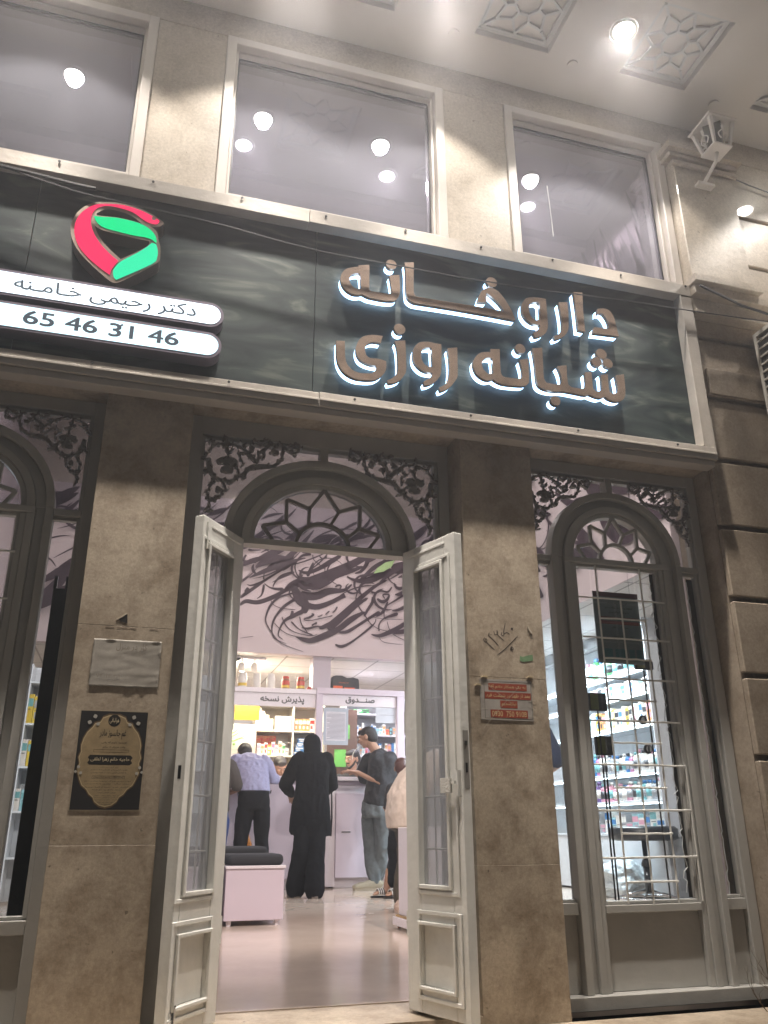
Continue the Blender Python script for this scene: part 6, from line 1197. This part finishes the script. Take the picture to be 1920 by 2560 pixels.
def trousers(name, m, parent, pel, rx, ry, side, legs, flare=(.075, .058), voxel=.011, disp=.006, top=.10):
    """legs: list of (hip, knee, ankle)"""
    b = Blob(); p = Vector(pel)
    b.loft([(p+V(0, 0, top), rx*.93, ry*.92), (p+V(0, 0, .05), rx*.99, ry), (p-V(0, 0, .02), rx*1.03, ry*1.06), (p-V(0, 0, .09), rx*.98, ry*.98)], side)
    for hip, kn, an in legs:
        hip, kn, an = map(Vector, (hip, kn, an)); b.limb([hip, (hip*.5+kn*.5), kn, kn*.45+an*.55, an], [.092, .084, flare[0]*.86 if len(flare) < 3 else flare[2], (flare[0]*.8+flare[1]*.2) if len(flare) < 3 else (flare[2]+flare[1])*.5, flare[1]], 16)
    return b.build(name, m, parent, voxel, 4, disp, .07)
# --- 1 man in lavender shirt, leaning on the counter, seen from behind ---
def lavender():
    t = thing('person', 'man in pale lavender shirt and black trousers bending over the counter, seen from behind', 'person', (1.34, 6.25, 0)); X, Y = 1.34, 6.25
    def q(x, y, z): return (x-X, y-Y, z)
    b = Blob(); H = head(b, q(1.295, 6.84, 1.462), (0, .70, -.71), (0, .71, .70), neck=q(1.325, 6.70, 1.385))
    for sx, el, wr in ((-1, (1.085, 6.62, 1.165), (1.20, 6.88, 1.25)), (1, (1.615, 6.60, 1.175), (1.50, 6.88, 1.255))):
        sh = q(1.335+sx*.175, 6.60, 1.37); b.limb([sh, q(*el), q(*wr)], [.050, .040, .028]); b.hand(q(*wr), (-.35*sx, .9, -.02), (0, 0, 1), .3, sx)
    b.loft([(q(1.345, 6.34, 1.0), .12, .08), (q(1.34, 6.5, 1.25), .13, .09), (q(1.33, 6.63, 1.37), .12, .07)], (1, 0, 0)); b.build('body', SKIN, t, .008, 2)
    hair(t, H)
    s = Blob(); s.loft([(q(1.350, 6.33, .985), .168, .118), (q(1.350, 6.35, 1.03), .172, .122), (q(1.345, 6.40, 1.11), .180, .128), (q(1.34, 6.49, 1.22), .182, .122), (q(1.335, 6.575, 1.32), .180, .108), (q(1.33, 6.63, 1.385), .150, .080), (q(1.325, 6.67, 1.415), .078, .062)], (1, 0, 0), 24)
    for sx, el, wr in ((-1, (1.080, 6.61, 1.165), (1.17, 6.82, 1.235)), (1, (1.620, 6.59, 1.175), (1.53, 6.82, 1.24))):
        sh = q(1.335+sx*.155, 6.60, 1.365); s.limb([sh, Vector(sh)*.5+Vector(q(*el))*.5, q(*el), q(*wr)], [.078, .070, .060, .046])
    s.build('shirt', mat('lavender_cotton', (.33,.33,.50), .75, var=.06, vscale=30), t, .009, 3, .0085, .06)
    trousers('trousers', mat('black_trousers', (.010,.010,.013), .85, spec=.2), t, q(1.35, 6.30, .93), .168, .115, (1, 0, 0), [(q(1.26, 6.30, .84), q(1.225, 6.28, .48), q(1.20, 6.22, .09)), (q(1.44, 6.30, .84), q(1.46, 6.30, .48), q(1.475, 6.24, .09))], (.080, .066))
    MB().lathe([(.166, 1.0), (.174, 1.002), (.174, 1.034), (.166, 1.036)], (q(1.35, 6.325, 0)), 32, sy=.72).build('belt', mat('belt_black', (.008,.008,.008), .35), t)
    MB().tube([q(1.52, 6.24, 1.005), q(1.525, 6.235, 1.04)], .006, 6).build('belt_loop', mat('black_trousers', (.010,.010,.013), .85, spec=.2), t)
    shoes(t, [(q(1.20, 6.22, 0), (0, 1, 0)), (q(1.475, 6.24, 0), (.1, 1, 0))], mat('black_shoe', (.01,.01,.01), .35), mat('black_sole', (.012,.012,.012), .5))
lavender()
# --- 2 woman in black ---
def woman():
    X, Y = 1.86, 5.75; t = thing('person', 'woman in black headscarf, long black tunic and flared trousers standing at the counter', 'person', (X, Y, 0))
    def q(x, y, z): return (x-X, y-Y, z)
    bk_ = mat('black_cloth', (.007,.007,.009), .9, spec=.12); b = Blob(); H = head(b, q(1.885, 5.86, 1.475), (0, .95, -.3), neck=q(1.885, 5.78, 1.37))
    for sx, el, wr in ((-1, (1.60, 5.86, 1.06), (1.70, 6.02, .99)), (1, (2.12, 5.86, 1.06), (2.05, 6.04, 1.0))): b.limb([q(1.885+sx*.14, 5.78, 1.34), q(*el), q(*wr)], [.045, .036, .026]); b.hand(q(*wr), (-.3*sx, .8, -.35), (0, .3, 1), .6, sx)
    b.loft([(q(1.87, 5.7, .9), .11, .08), (q(1.88, 5.74, 1.15), .11, .08), (q(1.885, 5.78, 1.34), .11, .06)], (1, 0, 0)); b.build('body', SKIN, t, .008, 2)
    s = Blob(); c = Vector(q(1.885, 5.86, 1.485))
    s.ball(c+V(0, -.01, .012), .093, .112, .110); s.loft([(c+V(0, -.02, .03), .088, .10), (c+V(0, -.035, -.05), .086, .098), (c+V(0, -.045, -.10), .088, .095), (c+V(0, -.05, -.14), .125, .10), (c+V(0, -.05, -.18), .165, .105), (c+V(0, -.05, -.23), .175, .11)], (1, 0, 0)); s.build('headscarf', bk_, t, .009, 3, .005, .05)
    s = Blob(); s.loft([(q(1.88, 5.80, .60), .215, .155), (q(1.872, 5.77, .72), .208, .15), (q(1.868, 5.74, .86), .195, .14), (q(1.872, 5.735, .98), .172, .125), (q(1.878, 5.745, 1.12), .165, .12), (q(1.883, 5.765, 1.26), .180, .118), (q(1.885, 5.78, 1.35), .172, .095), (q(1.885, 5.785, 1.40), .09, .07)], (1, 0, 0), 24)
    for sx, el, wr in ((-1, (1.605, 5.85, 1.075), (1.70, 5.99, 1.0)), (1, (2.115, 5.85, 1.075), (2.06, 6.0, 1.01))):
        sh = q(1.885+sx*.145, 5.775, 1.335); s.limb([sh, Vector(sh)*.5+Vector(q(*el))*.5, q(*el), q(*wr)], [.078, .078, .068, .050])
    s.build('tunic', bk_, t, .010, 3, .008, .07)
    trousers('trousers', bk_, t, q(1.87, 5.73, .82), .165, .12, (1, 0, 0), [(q(1.80, 5.73, .74), q(1.765, 5.70, .42), q(1.745, 5.80, .085)), (q(1.95, 5.73, .74), q(1.925, 5.68, .42), q(1.895, 5.60, .075))], (.085, .100, .085))
    MB().tube([q(2.10, 5.80, 1.0), q(2.105, 5.79, .75), q(2.10, 5.80, .57)], .008, 6).build('bag_strap', bk_, t)
    shoes(t, [(q(1.74, 5.82, 0), (-.15, 1, 0)), (q(1.90, 5.60, 0), (.2, 1, 0))], mat('black_shoe', (.01,.01,.01), .35), mat('sole_tan', (.16,.13,.11), .6), .24)
woman()
# --- 3 man in black T-shirt and jeans, facing left ---
def jeans():
    X, Y = 2.80, 6.50; t = thing('person', 'dark haired man in black patterned T-shirt and grey jeans gesturing at the cashier', 'person', (X, Y, 0))
    def q(x, y, z): return (x-X, y-Y, z)
    fd = Vector((-.80, .60, 0)).normalized(); sd = fd.cross(V(0, 0, 1))
    b = Blob(); H = head(b, q(2.705, 6.54, 1.655), (-.82, .50, -.28), (-.1, .1, 1), neck=q(2.79, 6.50, 1.50))
    b.limb([q(2.74, 6.64, 1.42), q(2.72, 6.72, 1.17), q(2.62, 6.74, 1.27)], [.050, .040, .027]); b.hand(q(2.62, 6.74, 1.27), (-.93, .10, .10), (0, .3, .95), .35, 1)
    b.limb([q(2.88, 6.36, 1.41), q(2.78, 6.34, 1.13), q(2.575, 6.46, 1.25)], [.052, .042, .028]); b.hand(q(2.575, 6.46, 1.25), (-.95, .1, .10), (0, .2, 1), .25, -1)
    b.loft([(q(2.82, 6.5, .95), .12, .08), (q(2.82, 6.5, 1.2), .13, .09), (q(2.80, 6.5, 1.42), .13, .07)], sd); b.build('body', SKIN, t, .007, 2); hair(t, H, full=1.02); face_bits(t, H)
    s = Blob(); s.loft([(q(2.81, 6.50, .90), .185, .145), (q(2.83, 6.495, 1.0), .188, .15), (q(2.86, 6.49, 1.12), .195, .155), (q(2.87, 6.49, 1.26), .210, .155), (q(2.86, 6.49, 1.37), .215, .135), (q(2.825, 6.495, 1.45), .165, .092), (q(2.80, 6.50, 1.49), .075, .068)], sd, 24)
    s.limb([q(2.75, 6.63, 1.41), q(2.70, 6.67, 1.30), q(2.72, 6.71, 1.20)], [.080, .070, .064]); s.limb([q(2.90, 6.36, 1.40), q(2.84, 6.355, 1.28), q(2.80, 6.345, 1.17)], [.085, .076, .068])
    tm = mat('tshirt_black', (.012,.012,.014), .7); s.build('t_shirt', tm, t, .009, 3, .007, .07)
    n_ = tm.node_tree.nodes; l_ = tm.node_tree.links; tc = n_.new('ShaderNodeTexCoord'); no = n_.new('ShaderNodeTexNoise'); no.inputs['Scale'].default_value = 7; no.inputs['Detail'].default_value = 5; no.inputs['Distortion'].default_value = .8
    r = n_.new('ShaderNodeValToRGB'); r.color_ramp.elements[0].position = .52; r.color_ramp.elements[0].color = (.010,.010,.012,1); r.color_ramp.elements[1].position = .72; r.color_ramp.elements[1].color = (.06,.06,.072,1); l_.new(tc.outputs['Object'], no.inputs[0]); l_.new(no.outputs[0], r.inputs[0]); l_.new(r.outputs[0], n_['Principled BSDF'].inputs['Base Color'])
    jm = mat('grey_jeans', (.12,.14,.15), .8, var=.35, vscale=9); trousers('jeans', jm, t, q(2.80, 6.50, .86), .172, .140, sd, [(q(2.75, 6.58, .78), q(2.755, 6.56, .46), q(2.785, 6.52, .09)), (q(2.85, 6.44, .78), q(2.84, 6.46, .45), q(2.83, 6.62, .09))], (.084, .058), disp=.011)
    shoes(t, [(q(2.77, 6.50, 0), (-1, .10, 0)), (q(2.84, 6.68, 0), (-.7, .7, 0))], mat('olive_trainer', (.34,.30,.22), .7, var=.15, vscale=30), mat('trainer_sole', (.34,.30,.23), .7), .30)
    t.scale = (1.09, 1.09, 1.0)
jeans()
# --- 4, 5 the clerks behind the counter ---
def clerk(x, y, z, fwd, label, cloth, beard, hm=HAIR, up=(0, 0, 1)):
    t = thing('person', label, 'person', (x, y, .45)); b = Blob(); z -= .45; H = head(b, (0, 0, z), fwd, up, neck=(0, .05, z-.15))
    b.loft([(V(0, .08, .05), .12, .09), (V(0, .08, .35), .13, .09), (V(0, .06, z-.2), .12, .06)], (1, 0, 0)); b.build('body', SKIN, t, .006, 2); hair(t, H, hm); face_bits(t, H, beard)
    s = Blob(); s.loft([(V(0, .08, .02), .17, .12), (V(0, .08, .3), .18, .12), (V(0, .06, z-.24), .19, .10), (V(0, .05, z-.17), .08, .065)], (1, 0, 0))
    for sx in (-1, 1): s.limb([V(sx*.16, .06, z-.25), V(sx*.21, .02, z-.48), V(sx*.15, -.15, z-.52)], [.07, .06, .05])
    s.build('shirt', mat('cloth'+str(cloth), cloth, .8), t, .01, 3, .004)
    c = MB().box(-.2, -.12, -.03, .2, .28, -.002).build('chair_seat', M_DARK, None) if 0 else None
clerk(2.775, 7.55, 1.485, (-.78, -.50, -.15), 'bearded dark haired clerk behind the cashier glass, looking left', (.012,.012,.014), True)
clerk(1.835, 7.55, 1.385, (.2, -.75, -.62), 'dark haired clerk bowed behind the counter between the two customers', (.03,.03,.035), False, up=(0, -.5, .8))
for k, (x, s_) in enumerate(((2.775, 'cashier clerk'), (1.835, 'bowed clerk'))):
    t = thing('office_chair', 'black office chair under the %s, hidden by the counter' % s_, 'chair', (x, 7.63, 0), 0, 'clerk chairs'); MB().box(-.22, -.2, .40, .22, .22, .45).build('seat', M_DARK, t, bevel=.015); MB().lathe([(.025, .03), (.025, .399)], (0, 0, 0), 12).build('stem', M_CHR, t)
    for j in range(5): a = math.radians(72*j); MB().tube([(0, 0, .06), (.26*math.cos(a), .26*math.sin(a), .02)], .014, 6).build('leg', M_DARK, t)
# --- 6 stooping man in cream shirt, cut by the right door leaf ---
def white():
    X, Y = 2.40, 4.05; t = thing('person', 'stooping person in loose cream shirt and olive trousers, half hidden by the right door leaf', 'person', (X, Y, 0))
    def q(x, y, z): return (x-X, y-Y, z)
    sd = (0, 1, 0); b = Blob(); H = head(b, q(2.98, 4.02, 1.20), (.8, 0, -.6), (.6, 0, .8), neck=q(2.86, 4.03, 1.20))
    for sy in (-1, 1): b.limb([q(2.74, 4.05+sy*.17, 1.18), q(2.90, 4.05+sy*.2, .93), q(3.08, 4.05+sy*.1, .86)], [.05, .04, .028]); b.hand(q(3.08, 4.05+sy*.1, .86), (1, 0, -.1), (0, 0, 1), .3, -sy)
    b.loft([(q(2.42, 4.05, .9), .12, .08), (q(2.58, 4.05, 1.08), .13, .09), (q(2.76, 4.05, 1.2), .12, .06)], sd); b.build('body', SKIN, t, .009, 2); hair(t, H)
    s = Blob(); s.loft([(q(2.345, 4.05, .655), .200, .145), (q(2.34, 4.05, .76), .205, .150), (q(2.355, 4.05, .87), .205, .155), (q(2.43, 4.05, 1.0), .205, .15), (q(2.55, 4.05, 1.11), .20, .14), (q(2.68, 4.05, 1.19), .19, .12), (q(2.79, 4.05, 1.23), .09, .07)], sd, 24)
    for sy in (-1, 1): s.limb([q(2.72, 4.05+sy*.15, 1.17), q(2.82, 4.05+sy*.2, 1.03), q(2.92, 4.05+sy*.19, .93)], [.09, .08, .07])
    s.build('shirt', mat('cream_cotton', (.60,.50,.42), .75), t, .010, 3, .008, .06)
    trousers('trousers', mat('olive_trousers', (.060,.048,.032), .75, var=.15, vscale=12), t, q(2.37, 4.05, .72), .17, .125, sd, [(q(2.36, 3.96, .66), q(2.31, 3.95, .38), q(2.275, 3.93, .085)), (q(2.38, 4.14, .66), q(2.40, 4.15, .38), q(2.42, 4.13, .085))], (.078, .070), disp=.011)
    shoes(t, [(q(2.285, 3.93, 0), (-.35, -.5, 0)), (q(2.44, 4.13, 0), (1, 0, 0))], mat('pale_shoe', (.42,.31,.25), .6), mat('pale_sole', (.45,.36,.30), .6), .22)
white()
# --- 7 person in striped sandals, mostly hidden ---
def sandals():
    X, Y = 2.76, 5.55; t = thing('person', 'short person in striped sandals and black trousers, mostly hidden behind the stooping one', 'person', (X, Y, 0))
    def q(x, y, z): return (x-X, y-Y, z)
    b = Blob(); H = head(b, q(2.80, 5.55, 1.24), (.3, 1, -.2), neck=q(2.80, 5.52, 1.11), h=.21)
    for a, d in ((q(2.615, 5.50, .02), (-.9, -.12)), (q(2.70, 5.36, .02), (-.9, -.2))):
        a = Vector(a); d = Vector((*d, 0)).normalized(); s = d.cross(V(0, 0, 1))
        b.loft([(a-d*.05+V(0,0,.020), .028, .020), (a+V(0,0,.035), .032, .034), (a+d*.07+V(0,0,.028), .038, .022), (a+d*.125+V(0,0,.018), .042, .013)], V(0, 0, 1).cross(d), 12)
        for k in range(5): p = a+d*.118+s*(-.034+.017*k)*1.0; b.limb([p+V(0,0,.012), p+d*(.040-.004*k)+V(0,0,.010)], [.0088-.0006*k, .0075-.0006*k], 8)
        b.limb([a+V(-.0, 0, .05), a+V(.03, .0, .22)], [.036, .042])
        st = MB()
        for k, m_ in enumerate((0, 1, 0, 1, 0, 1)):
            P = [a+d*(.045+.011*k)+s*(.052*math.cos(al))+V(0, 0, .014+.048*math.sin(al)) for al in [math.pi*j/8 for j in range(9)]]; st.tube(P, .0056, 5, mi=m_)
        st.build('sandal_strap', [M_DARK, mat('strap_white', (.75,.73,.7), .5)], t)
        so = MB(); Pp = [(-.075, -.03), (-.08, 0), (-.075, .03), (0, .038), (.10, .046), (.165, .03), (.175, 0), (.165, -.03), (.10, -.046), (0, -.036)]; n = len(Pp)
        so.add([tuple(a+d*x+s*y+V(0, 0, -.019)) for x, y in Pp]+[tuple(a+d*x+s*y+V(0, 0, -.004)) for x, y in Pp], [tuple(range(n))[::-1], tuple(range(n, 2*n))]+[(i, (i+1) % n, n+(i+1) % n, n+i) for i in range(n)]); so.build('sandal_sole', M_DARK, t)
    for sx in (-1, 1): b.limb([q(2.80+sx*.13, 5.52, 1.04), q(2.80+sx*.16, 5.56, .82), q(2.80+sx*.10, 5.72, .86)], [.04, .033, .022]); b.hand(q(2.80+sx*.10, 5.72, .86), (0, 1, 0), (0, 0, 1), .3, sx, .85)
    b.loft([(q(2.79, 5.5, .7), .1, .07), (q(2.80, 5.52, .9), .1, .07), (q(2.80, 5.52, 1.05), .09, .05)], (1, 0, 0)); b.build('body', SKIN, t, .007, 2); hair(t, H, mat('auburn_hair', (.07,.02,.012), .5), back=.06)
    s = Blob(); s.loft([(q(2.79, 5.50, .62), .15, .11), (q(2.79, 5.5, .8), .14, .10), (q(2.80, 5.52, .98), .15, .09), (q(2.80, 5.52, 1.08), .07, .055)], (1, 0, 0))
    for sx in (-1, 1): s.limb([q(2.80+sx*.12, 5.52, 1.03), q(2.80+sx*.15, 5.55, .86)], [.06, .05])
    s.build('shirt', mat('dark_shirt', (.02,.02,.024), .8), t, .01, 3, .004)
    trousers('trousers', mat('black_trousers', (.010,.010,.013), .85, spec=.2), t, q(2.79, 5.50, .62), .14, .10, (1, 0, 0), [(q(2.73, 5.50, .55), q(2.69, 5.50, .34), q(2.665, 5.50, .14)), (q(2.85, 5.48, .55), q(2.80, 5.42, .34), q(2.755, 5.37, .14))], (.065, .06))
sandals()
# --- 8 person in blue at the far left ---
def blue(X, Y, label, shirt, pants, h=1.0, cap=None, fwd=(0, 1, 0)):
    t = thing('person', label, 'person', (X, Y, 0)); b = Blob(); f = Vector(fwd).normalized(); sd = f.cross(V(0, 0, 1)); Z = lambda z: V(0, 0, z*h)
    H = head(b, Z(1.60)+f*.04, f*1-V(0, 0, .25), neck=Z(1.46))
    for k in (-1, 1): e = Z(1.12)+sd*k*.25+f*.03; w_ = Z(1.08)+sd*k*.17+f*.25; b.limb([Z(1.38)+sd*k*.16, e, w_], [.048, .04, .027]); b.hand(w_, f*.9-V(0, 0, .2), (0, 0, 1), .5, k)
    b.loft([(Z(.95), .12, .08), (Z(1.2), .13, .09), (Z(1.4), .12, .06)], sd); b.build('body', SKIN, t, .009, 2)
    if cap:
        c = Blob(); R = Matrix((sd, f, V(0, 0, 1))).transposed(); c.ball(Z(1.655)+f*.03, .088, .105, .075, R); c.build('cap', mat('cap_navy', (.01,.014,.03), .8), t, .007, 2)
    hair(t, H, full=.9)
    s = Blob(); s.loft([(Z(.88), .17, .125), (Z(1.0), .165, .12), (Z(1.2), .175, .12), (Z(1.36), .185, .10), (Z(1.45), .08, .065)], sd, 22)
    for k in (-1, 1): s.limb([Z(1.37)+sd*k*.15, Z(1.25)+sd*k*.21, Z(1.16)+sd*k*.24], [.078, .07, .062])
    s.build('shirt', shirt, t, .010, 3, .006, .07); trousers('trousers', pants, t, Z(.86), .16, .115, sd, [(Z(.78)+sd*k*.09, Z(.46)+sd*k*.095, Z(.09)+sd*k*.10) for k in (-1, 1)], (.078, .06))
    shoes(t, [(sd*k*.10+V(0, 0, 0), (f.x, f.y, 0)) for k in (-1, 1)], mat('black_shoe', (.01,.01,.01), .35)); return t
blue(.90, 6.15, 'person in grey shirt and blue trousers at the far left of the counter', mat('grey_shirt', (.07,.06,.055), .8), mat('royal_blue', (.02,.06,.24), .7), .93)
blue(3.15, 3.25, 'person in navy cap and navy shirt seen in the gap beside the right pillar', mat('navy_shirt', (.02,.03,.07), .8), mat('black_trousers', (.010,.010,.013), .85, spec=.2), 1.0, True, (.5, 1, 0))
# orange bag between the legs of the lavender man
t = thing('shopping_bag', 'orange and blue shopping bag on the floor by the leaning man', 'bag', (1.33, 6.55, 0))
bz = Blob(); bz.loft([(V(0, 0, .02), .10, .06), (V(0, 0, .25), .11, .07), (V(-.01, 0, .45), .07, .05), (V(-.02, 0, .60), .03, .03)], (1, 0, 0)); bz.build('bag_body', mat('bag_orange2', (.62,.22,.02), .5), t, .008, 2, .012, .04)
bz = Blob(); bz.loft([(V(.10, .02, .02), .04, .06), (V(.10, .02, .25), .045, .06), (V(.08, .02, .42), .03, .03)], (1, 0, 0)); bz.build('bag_side', mat('bag_blue', (.02,.16,.42), .5), t, .008, 2, .006, .04)
# white plastic bag held near the right pillar gap
heap('white_bag', 'white plastic bag hanging beside the navy shirted person', (2.93, 3.0, .001), .2, (.7,.7,.7), 6, sz=1.9)
# ================= thin even volume added in place of lens glare =================
hm = bpy.data.materials.new('glare_haze_air'); hm.use_nodes = True; hn = hm.node_tree.nodes; hn.remove(hn['Principled BSDF'])
pv = hn.new('ShaderNodeVolumePrincipled'); pv.inputs['Color'].default_value = (.95,.95,1,1); pv.inputs['Density'].default_value = .013; pv.inputs['Anisotropy'].default_value = .75
hm.node_tree.links.new(pv.outputs[0], hn['Material Output'].inputs['Volume'])
tag(MB().box(-45, -50, -2, 45, 16, 7.2).build('glare_haze', hm), kind='stuff')
S.cycles.volume_step_rate = 4; S.cycles.volume_bounces = 0
